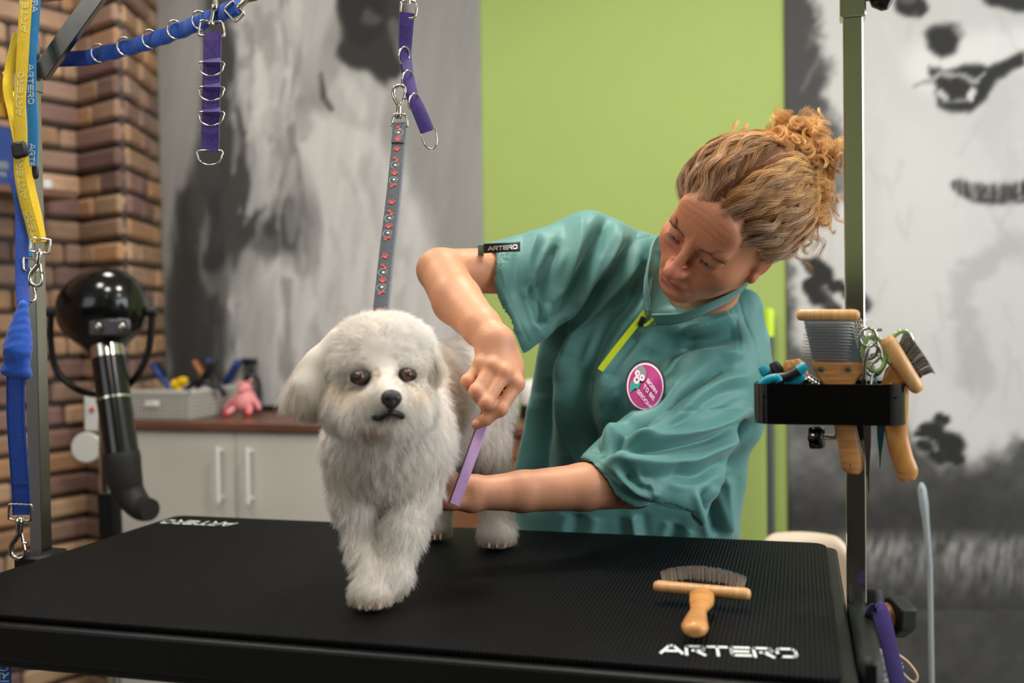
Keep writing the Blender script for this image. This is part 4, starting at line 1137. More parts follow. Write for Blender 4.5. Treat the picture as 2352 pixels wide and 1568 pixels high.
# neck and torso
nk = P(1585, 770, 1.77)
B_.cap(H(0, -.034, -.042), nk, .049, .054, k=.03)
B_.cap(P(1560, 690, 1.70), P(1515, 760, 1.735), .026, .030, k=.02)
shR = P(1352, 600, 1.725); shL = P(1672, 850, 1.695)
B_.cap(nk + CF * .03, shR + CF * .02, .034, .036, k=.02); B_.cap(nk, shL, .055, .050, k=.04)
B_.cap(P(1500, 800, 1.81), P(1450, 1250, 1.95), .095, .10, k=.05)
# right arm (over the dog's back)
elR = P(1013, 622, 1.575); wrR = P(1136, 782, 1.405)
B_.chain([shR, P(1190, 622, 1.655), elR], [.044, .0375, .0335], k=.008)
B_.ell(P(994, 618, 1.585), (.022, .024, .022), k=.015)
B_.chain([elR, P(1050, 690, 1.50), P(1105, 750, 1.43), wrR], [.0345, .0360, .0275, .0225], k=.008)
B_.cap(wrR + CR * .006, P(1124, 786, 1.405), .0205, .0195, k=.010)
def hand(fs, wr, k=.0045):
    for mc, pip, dip, tip, r in fs:
        B_.chain([wr + (mc - wr) * .25, mc], [r * 1.3, r * 1.12], k=.012)
        B_.chain([mc, pip], [r * 1.10, r], k=k); B_.ell(pip, r * 1.07, k=k); B_.chain([pip, dip, tip], [r * .98, r * .90, r * .78], k=k)
fR = [(P(1186, 882, 1.388), P(1149, 938, 1.370), P(1116, 962, 1.371), P(1095, 974, 1.374), .0094),
      (P(1158, 856, 1.380), P(1117, 924, 1.360), P(1119, 935, 1.384), P(1137, 922, 1.400), .0094),
      (P(1130, 841, 1.381), P(1094, 898, 1.363), P(1099, 910, 1.384), P(1118, 900, 1.400), .0088),
      (P(1104, 836, 1.390), P(1074, 874, 1.378), P(1082, 886, 1.392), P(1100, 882, 1.404), .0078)]
hand(fR, wrR)
for mc, *_ in fR: B_.ell(mc - CF * .004 + CU * .002, .0085, k=.008)
B_.ell(P(1148, 846, 1.412), (.034, .016, .034), frame(CR, CF), k=.02)
B_.chain([P(1158, 815, 1.415), P(1176, 870, 1.428), P(1150, 928, 1.412), P(1115, 966, 1.396)], [.017, .0135, .0108, .0085], k=.008)
# left arm (under the dog's chest)
elL = P(1458, 1108, 1.535); wrL = P(1088, 1133, 1.452)
B_.chain([shL, elL], [.044, .037], k=.008)
B_.chain([elL, P(1340, 1118, 1.50), P(1200, 1128, 1.472), wrL], [.0375, .0340, .0290, .0228], k=.008)
B_.cap(P(1086, 1122, 1.452), P(1082, 1146, 1.45), .0200, .0190, k=.010)
B_.ell(P(1032, 1148, 1.440), (.028, .020, .0150), frame(CR, CF), k=.012)
B_.ell(P(1034, 1118, 1.447), (.030, .020, .0150), frame(CR, CF), k=.010)
fL = [(P(985, 1112, 1.455), P(940, 1100, 1.462), P(915, 1098, 1.466), P(890, 1106, 1.470), .0088),
      (P(982, 1126, 1.452), P(936, 1120, 1.456), P(908, 1116, 1.458), P(886, 1121, 1.462), .0090),
      (P(984, 1142, 1.448), P(940, 1140, 1.450), P(912, 1134, 1.452), P(892, 1134, 1.456), .0086),
      (P(990, 1156, 1.446), P(955, 1158, 1.446), P(930, 1152, 1.448), P(912, 1148, 1.450), .0076)]
hand(fL, wrL + CR * -.02)
B_.chain([P(1060, 1110, 1.445), P(1020, 1096, 1.438), P(985, 1082, 1.44), P(955, 1075, 1.446)], [.013, .0125, .0105, .0085], k=.008)
BV, BF = B_.mesh(.0019, 1)
hl_ = toH(BV); SK = lin((212, 152, 118)); cc_ = np.tile(SK, (len(BV), 1))
def tint(w_, c): 
    global cc_; cc_ = cc_ * (1 - w_[:, None]) + lin(c) * w_[:, None]
inh = (np.linalg.norm(hl_ - np.array([0, .02, -.01]), axis=1) < .14)
hx, hy, hz = hl_.T
G = lambda x, y, z, r: np.exp(-(((np.abs(hx) if x else hx) - x) ** 2 + (hy - y) ** 2 + (hz - z) ** 2) / r ** 2) * inh
tint(inh * .8, (186, 122, 90))  # whole head tinted darker; the bent face's shade is put into its colour
tint(.65 * G(0, .112, -.024, .018), (206, 104, 88)); tint(.40 * G(.042, .07, -.025, .026), (204, 112, 90))
tint(.35 * G(0, .08, .05, .035), (196, 120, 84)); tint(.45 * G(.031, .085, -.006, .012), (176, 112, 96)); tint(.3 * G(.0125, .085, .012, .012), (160, 96, 76))
lipw = np.clip(1.35 - np.sqrt((hx / .0215) ** 2 + ((hz + .0562) / .0095) ** 2), 0, 1) * (hy > .083) * inh
tint(np.clip(lipw * 2.2, 0, .65), (164, 92, 84))
tint(.75 * np.exp(-(((np.abs(hx) - .0325) / .013) ** 2 + ((hz - .0035) / .0022) ** 2)) * (hy > .075) * inh, (120, 72, 60))
tint(.35 * G(.076, -.01, -.02, .03), (210, 116, 96))
bqx, bqy, bdz = proj(BV)
for (x, y, r) in ((1188, 884, 12), (1157, 856, 11), (1130, 840, 10), (1149, 940, 11), (1093, 976, 14), (1115, 932, 12), (1092, 905, 12), (1072, 882, 12)):
    tint(.40 * np.exp(-((bqx - x) ** 2 + (bqy - y) ** 2) / r ** 2) * (bdz < 1.5), (214, 118, 92))
tint(.45 * np.exp(-(((bqx - 1010) / 50) ** 2 + ((bqy - 1120) / 40) ** 2)) * (bdz < 1.5), (206, 112, 90))
# fine relief: forehead and knuckle creases
BN = vnormals(BV, BF); disp = np.zeros(len(BV))
for zz in (.050, .060, .070): disp -= .00035 * np.exp(-((hz - zz - .004 * np.cos(hx * 60)) / .0013) ** 2) * (np.abs(hx) < .04) * (hy > .06) * inh
for sx in (-1, 1): disp -= .0007 * np.exp(-((hx - sx * .006) / .0016) ** 2 - ((hz - .030) / .008) ** 2) * (hy > .07) * inh
for x0, y0, a in ((1149, 938, .6), (1144, 944, .6), (1153, 932, .6)):
    u = (bqx - x0) * math.cos(a) + (bqy - y0) * math.sin(a); v = -(bqx - x0) * math.sin(a) + (bqy - y0) * math.cos(a)
    disp -= .0005 * np.exp(-(v / 1.6) ** 2 - (u / 7) ** 2) * (bdz < 1.37)
BV = BV + BN * disp[:, None]
M['skin'] = mat('warm_tanned_skin', (212, 152, 118), .46, noise=.045, nscale=55, bump=.22, bscale=420, attr='paint', sss=.12, spec=.45)
wbase = np.array([P(1460, 1200, 1.92)[0], P(1460, 1200, 1.92)[1], 0])
woman = link_mesh('person', BV, BF, M['skin'], None, wbase, cols=cc_)
tag(woman, 'person in teal tunic with tied-up curly blonde hair, leaning over and combing the white dog', 'person')
# eyes
M['sclera'] = mat('eye_white', (196, 186, 178), .15, coat=.6); M['iris'] = mat('grey_brown_iris', (62, 50, 42), .1, coat=1.0)
for s_ in (-1, 1):
    b = MB(); b.ball(H(s_ * .0315, .0755, .0085), .0128, 28); ey = b.build('eye', M['sclera'], woman)
    b = MB(); g_ = nrm(HR @ np.array([0, 1, -.42])); b.ball(H(s_ * .0318, .0755, .0085) + g_ * .0087, (.0060, .0060, .0048), 20, R=frame(HR[:, 0], np.cross(g_, HR[:, 0]))); b.build('iris', M['iris'], ey)
# nails
M['nail'] = mat('pale_pink_nail', (226, 158, 142), .25, coat=.3)
b = MB(); b.ball(P(1093, 971, 1.3665), (.0058, .0040, .0024), 16, R=frame(P(1095, 974, 1.37) - P(1116, 962, 1.37), CU)); b.build('fingernail', M['nail'], woman)

# ---------------------------------------------------------------- hair
SC = np.array([.0790, .0985, .0900]); SO = np.array([0, -.014, .034]); BUN = np.array([0.004, -.128, .082])
hairline = lambda p: p[:, 2] - .80 * p[:, 1] - .006 - .02 * np.abs(p[:, 0]) + .0035 * np.sin(p[:, 0] * 160) + .10 * np.maximum(0, np.abs(p[:, 0]) - .055)
S_ = SDF(); S_.ell(H(*SO), SC - .001, HR, k=.01); S_.ell(H(0, -.045, .070), (.062, .070, .066), HR, k=.02); S_.ell(H(*BUN), (.046, .044, .044), HR, k=.035)
V, F = S_.mesh(.0035, 1); keep = hairline(toH(V)) > .006; 
Fk = F[keep[F].all(1)]; used = np.unique(Fk); rem = -np.ones(len(V), int); rem[used] = np.arange(len(used))
M['scalp'] = mat('brown_blonde_scalp_hair', (112, 76, 48), .7, noise=.3, nscale=300)
hair = link_mesh('hair', V[used], rem[Fk], M['scalp'], woman)
k = NT('curly_blonde_hair'); a = k.n('ShaderNodeAttribute', attribute_name='paint'); k.l(a.outputs['Color'], k.b.inputs['Base Color'])
k.b.inputs['Roughness'].default_value = .42; k.b.inputs['Specular IOR Level'].default_value = .5; M['hair'] = k.m
rg = np.random.default_rng(3)
# clumps: guides over the scalp swept back to the bun
NG = 760; gp = []
while len(gp) < NG:
    v = nrm(rg.normal(size=3)); p = SO + v * SC
    if hairline(p[None])[0] > -.003 and np.linalg.norm(p - BUN) > .045: gp.append(v)
gp = np.array(gp); per = 34; m = 26
bunv = nrm((BUN - SO) / SC)
allp = []; allc = []
GOLD, BROWN, GREY, DEEP = lin((244, 196, 128)), lin((178, 126, 78)), lin((216, 192, 172)), lin((230, 168, 96))
for gi_, g in enumerate(gp):
    side = 1 if g[0] > 0 else -1
    ang = math.acos(np.clip(g @ bunv, -1, 1)); t = np.linspace(0, 1, m)
    ph = rg.uniform(0, 6.28) + rg.normal(size=(34, 1)) * .35; fr = rg.uniform(3.6, 6.4) * ang * (1 + rg.normal(size=(34, 1)) * .05); amp = rg.uniform(.0028, .0062); lift = rg.uniform(.001, .011)
    dark = rg.uniform(0, 1)
    j = rg.normal(size=(per, 3)) * .030; gv = nrm(g + j)
    # keep the parting open
    gv[:, 0] = np.where(np.abs(g[0]) > .03, np.where(gv[:, 0] * side < .012, side * .012, gv[:, 0]), gv[:, 0])
    ax = np.arccos(np.clip(gv @ bunv, -1, 1))[:, None]
    s1 = np.sin((1 - t)[None] * ax) / np.sin(ax); s2 = np.sin(t[None] * ax) / np.sin(ax)
    bow = np.sin(np.pi * t)[None, :, None] * np.array([1, 0, 0]) * side * .22 * (abs(g[0]) < .75)
    d = nrm(s1[..., None] * gv[:, None] + s2[..., None] * bunv + bow)
    tn = nrm(np.cross(d, bunv)); 
    wave = np.sin(t[None] * fr * 2.6 + ph)[:, :, None] * amp * np.minimum(1, t * 5)[None, :, None]
    wv2 = np.cos(t[None] * fr * 2.6 + ph)[:, :, None] * amp * .8
    pull = (np.exp(-((t - .5) ** 2) * 6))[None, :, None]
    r_ = 1 + (lift * np.minimum(1, t * 6)[None, :, None] + rg.uniform(-.001, .0022, (per, 1, 1)) + .0185 * (np.abs(np.sin(np.pi * t)) ** .8)[None, :, None]) / .085
    pt = SO + d * SC * r_ + tn * wave + d * (wv2 * .8 + .0012)
    # gather strands of the clump to its middle
    cm = pt.mean(0, keepdims=True); pt = pt + (cm - pt) * (.38 * np.minimum(1, t * 3))[None, :, None]
    allp.append(pt); hl0 = hairline(SO + gv * SC)
    gw = np.clip(1 - hl0 / .022, 0, 1)[:, None, None]; mix = np.clip(.15 + t * 1.1 - .5 * dark, 0, 1)[None, :, None]
    c = BROWN * (1 - mix) + GOLD * mix; c = c * (1 - gw * .6 * (1 - t)[None, :, None] ** 2) + GREY * gw * .6 * (1 - t)[None, :, None] * (1 - t)[None, :, None]
    c = c * rg.uniform(.5, 1.3, (per, 1, 1)) * (.7 + .5 * (1 - dark)); allc.append(np.clip(np.broadcast_to(c, pt.shape), 0, .9))
scp = np.concatenate(allp); scc = np.concatenate(allc)
W_ = lambda q: HO + q @ HR.T
strands('hair_locks', W_(scp), rads(len(scp), m, .00016, .00010, rg), M['hair'], hair, scc, HO)
# curls of the tied-up bun
allp = []; allc = []; m = 44
up_l = HR.T @ np.array([0, 0, 1.0]); camr_l = HR.T @ CR; camu_l = HR.T @ CU
for gi_ in range(560):
    d0 = nrm(rg.normal(size=3) + nrm(BUN - SO) * .25); o = BUN + camu_l * .017 + d0 * rg.uniform(.008, .050) + (camr_l * .004 - camu_l * rg.uniform(0, .095) * (rg.random() < .5) + camr_l * -.03 * (rg.random() < .25))
    R0 = rg.uniform(.0045, .0095); turns = rg.uniform(1.6, 3.6); Lh = rg.uniform(.020, .052) if rg.random() < .85 else .07
    if (d0 @ camr_l) > .35: Lh *= .75
    axd = nrm(d0 * .8 + rg.normal(size=3) * .6 + camu_l * .18); u = nrm(np.cross(axd, [0.3, .5, .8])); v = np.cross(axd, u)
    t = np.linspace(0, 1, m); ph = rg.uniform(0, 6.28); n_ = 26
    loose = rg.uniform(.0004, .0022)
    rr = R0 * (1 + .3 * t) * np.minimum(1, .3 + t * 3)
    cen = o + axd * (t * Lh)[:, None] + up_l * (-.018 * t ** 2)[:, None] + noise3(np.outer(t, [.05, .03, .02]) + o, 60, gi_) * .004
    cur = cen + u * (np.cos(t * turns * 6.28 + ph) * rr)[:, None] + v * (np.sin(t * turns * 6.28 + ph) * rr)[:, None]
    offs = rg.normal(size=(n_, 1, 3)) * loose * (.6 + t[None, :, None] * 1.3); sh = 1 + rg.normal(size=(n_, 1, 1)) * .05
    pt = cen + (cur - cen) * sh + offs; allp.append(pt)
    dk = rg.uniform(.55, 1.2); mix = rg.uniform(0, 1); c = (DEEP * (1 - mix) + GOLD * mix) * dk
    allc.append(np.clip(np.broadcast_to(c * rg.uniform(.8, 1.15, (n_, 1, 1)), pt.shape), 0, .9))
scp = np.concatenate(allp); scc = np.concatenate(allc)
strands('curly_bun', W_(scp), rads(len(scp), m, .00014, .00008, rg), M['hair'], hair, scc, HO)
# frizz around the hairline and crown
NW = 900; pts_ = []
for i in range(NW):
    while True:
        v = nrm(rg.normal(size=3)); p = SO + v * SC
        if hairline(p[None])[0] > 0: break
    if i < 380:
        # bias to the hairline
        for _ in range(30):
            v2 = nrm(v + rg.normal(size=3) * .1); p2 = SO + v2 * SC
            if 0 < hairline(p2[None])[0] < hairline(p[None])[0]: v, p = v2, p2
    t = np.linspace(0, 1, 12); L = rg.uniform(.008, .024); d = nrm(v * .6 + nrm(BUN - p) * .9 + rg.normal(size=3) * .35); u = nrm(np.cross(d, v)); f_ = rg.uniform(1, 2.4)
    pts_.append(p + v * .002 + d * (t * L)[:, None] + v * (np.sin(t * 3 * f_) * .003)[:, None] + u * (np.cos(t * 3 * f_) * .003)[:, None])
pts_ = np.array(pts_); strands('frizz', W_(pts_), rads(NW, 12, .00009, .00004, rg), M['hair'], hair, np.tile(GOLD * 1.05, (NW, 1)), HO)
# eyebrows and lashes
for s_ in (-1, 1):
    n_ = 420; t = rg.random(n_); x = s_ * (.012 + t * .031); z = .0235 + .006 * np.sin(t * 2.4) - .0035 * t + rg.normal(size=n_) * .0009
    y = .0885 - .55 * np.maximum(0, np.abs(x) - .012) ** 1.0 * .55 - .004 * t
    p = np.stack([x, y, z], 1)
    # snap roots to the brow surface
    W0 = W_(p); from_d = B_.ev(W0); 
    for _ in range(4):
        d = B_.ev(W0); g = np.stack([B_.ev(W0 + np.eye(3)[q] * 5e-4) - d for q in range(3)], 1); g = nrm(g); W0 = W0 - g * d[:, None]
    dd = HR @ np.array([s_ * 1.0, 0, .12]); L = rg.uniform(.004, .007, n_)
    tt = np.linspace(0, 1, 4)[None, :, None]; pt = W0[:, None] + (dd[None, None] + g[:, None] * .06 * tt) * tt * L[:, None, None] + HR @ np.array([0, 0, 1.]) * ((1 - t)[:, None, None] * tt * .002)
    strands('eyebrow', pt, rads(n_, 4, .00014, .00005, rg), M['hair'], woman, np.tile(lin((104, 86, 74)), (n_, 1)), HO)
    n_ = 90; t = rg.random(n_); x = s_ * (.0325 + (t - .5) * .024); p = np.stack([x, .0885 - 6 * (np.abs(x) - .0325) ** 2 * 4, .0062 - 14 * (np.abs(x) - .0325) ** 2], 1); W0 = W_(p)
    dd = HR @ np.array([0, 1, -.75]); pt = W0[:, None] + dd[None, None] * tt * .0055 + (HR @ np.array([1., 0, 0]))[None, None] * ((t - .5) * .004 * s_)[:, None, None] * tt
    strands('eyelashes', pt, rads(n_, 4, .00012, .00004, rg), M['hair'], woman, np.tile(lin((48, 36, 32)), (n_, 1)), HO)
# scrunchy-free hair tie hidden in curls; thin neck chain
b = MB(); b.tube(smoothpath([P(1500, 640, 1.60), P(1497, 690, 1.622), P(1494, 715, 1.63)], 6), .0006, 6)
b.build('necklace', mat('thin_gold_chain', (150, 110, 60), .3, 1.0), woman)

# ---------------------------------------------------------------- tunic
Tn = SDF()
Tn.cap(P(1350, 592, 1.725), P(1525, 625, 1.76), .0715, .055, k=.03)
Tn.cap(P(1345, 640, 1.745), P(1300, 1260, 1.90), .062, .108, k=.05)
Tn.cap(P(1490, 740, 1.80), P(1440, 1290, 1.93), .100, .125, k=.05)
Tn.cap(P(1625, 770, 1.76), P(1575, 1300, 1.92), .088, .094, k=.05)
Tn.cap(P(1590, 720, 1.775), P(1662, 790, 1.715), .062, .074, k=.03)
Tn.ell(P(1430, 880, 1.735), (.11, .075, .10), frame(CR, CF), k=.05)
Tn.cap(P(1350, 590, 1.725), P(1120, 634, 1.632), .068, .0500, k=.03)
Tn.tri(P(1310, 650, 1.72), P(1130, 645, 1.63), P(1180, 755, 1.63), .043, k=.03)
Tn.tri(P(1488, 745, 1.715), P(1625, 745, 1.73), P(1400, 700, 1.765), .050, k=.04)
Tn.tri(P(1655, 880, 1.70), P(1405, 1088, 1.522), P(1565, 1140, 1.55), .050, k=.035)
Tn.cap(P(1672, 850, 1.69), P(1440, 1095, 1.525), .064, .054, k=.03)
Tn.cap(P(1700, 880, 1.72), P(1690, 960, 1.78), .045, .05, k=.04)
# trims: cuffs cut straight, hollowed; neck opening
def cutbox(pa, pb, za, zb, depth, k=.002, ext=.06, zh=.16):
    """remove what lies beyond the image line pa->pb (left of it)"""
    A = P(*pa, za); Bq = P(*pb, zb); u = nrm(Bq - A); n = nrm(np.cross(u, CF)); c = (A + Bq) / 2 + n * depth
    Tn.box(c, (np.linalg.norm(Bq - A) * .5 + ext, depth, zh), frame(u, n), rnd=.001, k=k, sg=-1)
cutbox((1196, 800), (1098, 560), 1.64, 1.64, .12)
Tn.cap(P(1330, 600, 1.72), P(1060, 640, 1.60), .050, .0440, k=.004, sg=-1)
Tn.tri(P(1290, 660, 1.71), P(1090, 645, 1.615), P(1150, 760, 1.62), .0385, k=.004, sg=-1)
cutbox((1440, 1172), (1347, 1066), 1.53, 1.53, .05, ext=.02, zh=.12)
cutbox((1602, 1204), (1398, 1139), 1.55, 1.55, .06, ext=.02, zh=.12)
Tn.tri(P(1600, 930, 1.66), P(1380, 1115, 1.515), P(1540, 1175, 1.545), .0455, k=.004, sg=-1)
Tn.tri(P(1525, 590, 1.69), P(1502, 696, 1.652), P(1645, 650, 1.69), .019, k=.004, sg=-1)
Tn.tri(P(1530, 590, 1.64), P(1506, 692, 1.60), P(1640, 648, 1.64), .019, k=.004, sg=-1)
Tn.cap(H(0, -.03, -.05), P(1600, 668, 1.745), .058, .050, k=.006, sg=-1)
Tn.tri(P(1600, 748, 1.672), P(1712, 700, 1.690), P(1690, 745, 1.690), .024, k=.03)
TV, TF = Tn.mesh(.0027, 2)
# cloth relief: long folds described where they run on the garment
FOLDS = [  # (points, width, height in mm; negative = valley)
 ([(1236, 535), (1212, 600), (1206, 690)], 13, 4.5), ([(1282, 560), (1244, 660), (1243, 735)], 11, -6), ([(1213, 655), (1232, 715), (1250, 752)], 9, -6), ([(1150, 590), (1160, 680), (1190, 770)], 22, 3),
 ([(1338, 492), (1330, 560), (1302, 640), (1262, 700)], 20, 6), ([(1394, 500), (1370, 555), (1310, 664), (1262, 756)], 13, -7), ([(1430, 515), (1402, 590), (1340, 670), (1290, 760)], 15, 6),
 ([(1462, 545), (1412, 620), (1332, 715), (1282, 780), (1258, 868), (1262, 930)], 12, -8), ([(1470, 600), (1400, 668), (1330, 752), (1292, 850)], 16, 6),
 ([(1486, 620), (1450, 690), (1404, 745), (1370, 820), (1352, 890)], 13, -7), ([(1300, 820), (1296, 950), (1322, 1070)], 24, 7),
 ([(1256, 868), (1238, 1010), (1240, 1150)], 24, -12), ([(1228, 900), (1206, 1040), (1190, 1180)], 16, 6), ([(1345, 838), (1350, 960), (1376, 1040)], 16, -6),
 ([(1400, 860), (1390, 950), (1420, 1010)], 24, 5), ([(1662, 846), (1592, 890), (1535, 940), (1440, 996), (1372, 1060)], 13, -9), ([(1712, 815), (1620, 822), (1540, 850)], 20, 6),
 ([(1720, 860), (1640, 880), (1570, 925), (1480, 985)], 15, 6), ([(1700, 760), (1640, 780), (1560, 790)], 18, -5), ([(1560, 760), (1620, 745), (1690, 720)], 14, 5), ([(1470, 760), (1430, 830), (1400, 880)], 14, -4),
 ([(1409, 1018), (1511, 1030), (1639, 1008), (1718, 962)], 12, -7), ([(1400, 996), (1540, 1000), (1664, 972), (1725, 930)], 14, 5), ([(1385, 1050), (1500, 1066), (1620, 1050), (1690, 1000)], 16, 6),
 ([(1440, 1090), (1468, 1120), (1500, 1128)], 9, -6), ([(1400, 1070), (1440, 1110), (1520, 1140)], 12, 4), ([(1540, 1080), (1600, 1090), (1660, 1050)], 14, -4),
 ([(1618, 1120), (1650, 1230)], 12, -7), ([(1668, 1090), (1676, 1230)], 14, 5), ([(1560, 1205), (1540, 1260)], 14, -6), ([(1450, 1180), (1460, 1250)], 14, 5), ([(1330, 1180), (1320, 1240)], 18, -6),
 ([(1610, 700), (1590, 730)], 10, -3), ([(1410, 900), (1460, 960)], 18, 3), ([(1500, 800), (1460, 880), (1400, 960)], 22, -3), ([(1380, 580), (1350, 640), (1310, 700)], 9, 3),
]
SEAMS = [([(1532, 940), (1600, 942), (1735, 934)], 2.6, -1.6), ([(1690, 662), (1712, 740), (1738, 800), (1748, 880)], 2.6, -1.5), ([(1655, 690), (1690, 735), (1700, 800)], 2.4, -1.2), ([(1470, 525), (1462, 548), (1500, 540)], 2.4, -1.4),
         ([(1135, 566), (1150, 640), (1215, 785)], 2.2, -1.1), ([(1372, 1060), (1415, 1098), (1480, 1150), (1600, 1180)], 2.4, -1.3)]
def fold_disp(V, N, lst):
    px, py, dz = proj(V); front = np.clip(-(N @ CF) * 2.5 + .2, 0, 1); out = np.zeros(len(V))
    for pts, w_, amp in lst:
        pts = smoothpath([(a, b, 0) for a, b in pts], 6)[:, :2]
        tot = len(pts) - 1; best = np.full(len(V), 1e9); tb = np.zeros(len(V))
        bb = (px > pts[:, 0].min() - 4 * w_) & (px < pts[:, 0].max() + 4 * w_) & (py > pts[:, 1].min() - 4 * w_) & (py < pts[:, 1].max() + 4 * w_)
        ix = np.flatnonzero(bb); X, Y = px[ix], py[ix]; bd = np.full(len(ix), 1e9); bt = np.zeros(len(ix))
        for i in range(tot):
            d = pts[i + 1] - pts[i]; t = np.clip(((X - pts[i, 0]) * d[0] + (Y - pts[i, 1]) * d[1]) / (d @ d), 0, 1)
            q = np.hypot(X - pts[i, 0] - t * d[0], Y - pts[i, 1] - t * d[1]); u = q < bd; bd[u] = q[u]; bt[u] = ((i + t) / tot)[u]
        fade = np.clip(np.minimum(bt, 1 - bt) * 5 + .15, 0, 1) if w_ > 4 else 1
        prof = np.exp(-(bd / w_) ** 1.3) if w_ < 4 else np.exp(-(bd / w_) ** (1.35 if amp > 0 else 1.5)) - .38 * np.exp(-((bd - 1.9 * w_) / (.9 * w_)) ** 2)
        out[ix] += amp / 1000 * prof * fade
    return out * front * (2.0 * (1 - .9 * np.exp(-(((px - 1482) / 62) ** 4 + ((py - 889) / 74) ** 4))) if lst is FOLDS else 1.3)
TNn = vnormals(TV, TF); TV = TV + TNn * (fold_disp(TV, TNn, FOLDS) + noise3(TV, 22, 8)[:, 0] * .0012 * 1)[:, None]
TV = TV + .35 * (nbavg(TV, TF) - TV)
TNn = vnormals(TV, TF); TV = TV + TNn * fold_disp(TV, TNn, SEAMS)[:, None]
k = NT('teal_tunic_cloth'); tc = k.n('ShaderNodeTexCoord'); nz = k.n('ShaderNodeTexNoise', Scale=900.0, Detail=2.0); k.l(tc.outputs['Object'], nz.inputs['Vector'])
bp = k.n('ShaderNodeBump', Strength=.12, Distance=.0006); k.l(nz.outputs[0], bp.inputs['Height']); k.l(bp.outputs[0], k.b.inputs['Normal'])
k.b.inputs['Base Color'].default_value = list(lin((80, 134, 131))) + [1]; k.b.inputs['Roughness'].default_value = .55; k.b.inputs['Sheen Weight'].default_value = .25; k.b.inputs['Sheen Roughness'].default_value = .4
M['teal'] = k.m; M['tealdark'] = mat('darker_teal_trim', (40, 100, 92), .6, noise=.05)
tunic = link_mesh('tunic', TV, TF, M['teal'], woman)
# snap helper: nearest point on the tunic front seen at a pixel
tpx, tpy, tdz = proj(TV); tfront = (TNn @ CF) < -.05
def on_tunic(px, py, lift=.001):
    d = np.hypot(tpx - px, tpy - py) + np.where(tfront, 0, 1e6); ix = np.argsort(d)[:12]
    z = np.sort(tdz[ix])[:6].mean(); return P(px, py, z) - CF * lift
def surf_fit(cx, cy, r):
    m_ = tfront & (np.hypot(tpx - cx, tpy - cy) < r) & (tdz < np.median(tdz[tfront & (np.hypot(tpx - cx, tpy - cy) < r)]) + .05)
    X = (tpx[m_] - cx) / r; Y = (tpy[m_] - cy) / r; A = np.stack([np.ones_like(X), X, Y, X * X, X * Y, Y * Y], 1)
    co = np.linalg.lstsq(A, tdz[m_], rcond=None)[0]; res = (A @ co - tdz[m_]).max()
    def f(px, py, h):
        x, y = (px - cx) / r, (py - cy) / r
        return P(px, py, float(np.array([1, x, y, x * x, x * y, y * y]) @ co) - h - max(0, res) * .75)
    return f
# collar band
cpts = [(1487, 716, 1.650), (1482, 670, 1.650), (1488, 615, 1.668), (1512, 562, 1.71), (1600, 575, 1.79), (1696, 600, 1.79), (1722, 636, 1.71), (1694, 674, 1.640), (1630, 708, 1.615), (1562, 733, 1.628), (1503, 738, 1.645)]
cp = smoothpath([P(*q) for q in cpts], 8); cen = P(1590, 640, 1.76); upn = nrm(H(0, -.03, -.02) - P(1570, 760, 1.77))
side = nrm(upn[None] * 1.0 + nrm(cp - cen) * .25)
b = MB(); b.ribbon(cp + side * .006, .034, .0042, side); b.build('collar', M['teal'], tunic)
b = MB(); b.ribbon(cp - side * .010 + nrm(cp - cen) * .0022, .0024, .0024, side); b.build('collar_seam', M['tealdark'], tunic)
# zip
M['zip'] = mat('neon_yellow_zip', (206, 226, 20), .5, noise=.04)
zp = [(1483, 716), (1466, 738), (1440, 770), (1410, 808), (1378, 850)]
zc = np.array([on_tunic(x, y, .0022) for x, y in zp]); zc = smoothpath(zc, 6); zd = proj(zc); zl = np.linspace(0, 1, len(zc)); pf = np.polyfit(zl, zd[2], 2); zq = np.polyval(pf, zl); zq = zq - max(0, (zq - zd[2]).max()); zc = np.array([P(a, b_, c_) for a, b_, c_ in zip(zd[0], zd[1], zq)])
b = MB(); b.ribbon(zc, .0102, .002, np.cross(nrm(zc[-1] - zc[0]), CF)); b.build('zip_tape', M['zip'], tunic)
z2 = smoothpath(np.array([on_tunic(x, y, .0035) for x, y in ((1500, 731), (1490, 742), (1478, 748))]), 3)
b = MB(); b.ribbon(z2, .005, .0015, np.cross(nrm(z2[-1] - z2[0]), CF)); b.build('zip_tape', M['zip'], tunic)
pl = on_tunic(1477, 728, .005); pq = on_tunic(1468, 748, .005)
b = MB(); b.ribbon(smoothpath([pl, (pl + pq) / 2 - CF * .001, pq], 3), .0085, .003, np.cross(nrm(pq - pl), CF)); b.build('zip_pull', M['blackp'], tunic)
# round patch
_pf = surf_fit(1482, 889, 66)
def PA(u, v, h=0.0): return _pf(1482 + u * 47, 887 - v * 60, h + .002)
def disc(name, r, h, m, parent, u0=0, v0=0, ry=None, rot=0.0, n=48, thick=.0012):
    b = MB(); ry = r if ry is None else ry; a = np.linspace(0, 2 * math.pi, n + 1)[:-1]
    uv = np.stack([np.cos(a) * r, np.sin(a) * ry], 1); c_, s_ = math.cos(rot), math.sin(rot); uv = uv @ np.array([[c_, s_], [-s_, c_]])
    Vt = [PA(u0, v0, h)] + [PA(u0 + u, v0 + v, h) for u, v in uv] + [PA(u0 + u, v0 + v, h - thick) for u, v in uv]
    F = [(0, 1 + i, 1 + (i + 1) % n) for i in range(n)] + [(1 + i, 1 + n + i, 1 + n + (i + 1) % n, 1 + (i + 1) % n) for i in range(n)]
    b.add(Vt, F); return b.build(name, m, parent, smooth=False)
M['navy'] = mat('dark_navy_embroidery', (24, 30, 40), .7, noise=.1, nscale=900); M['magenta'] = mat('magenta_embroidery', (168, 34, 116), .7, noise=.08, nscale=900)
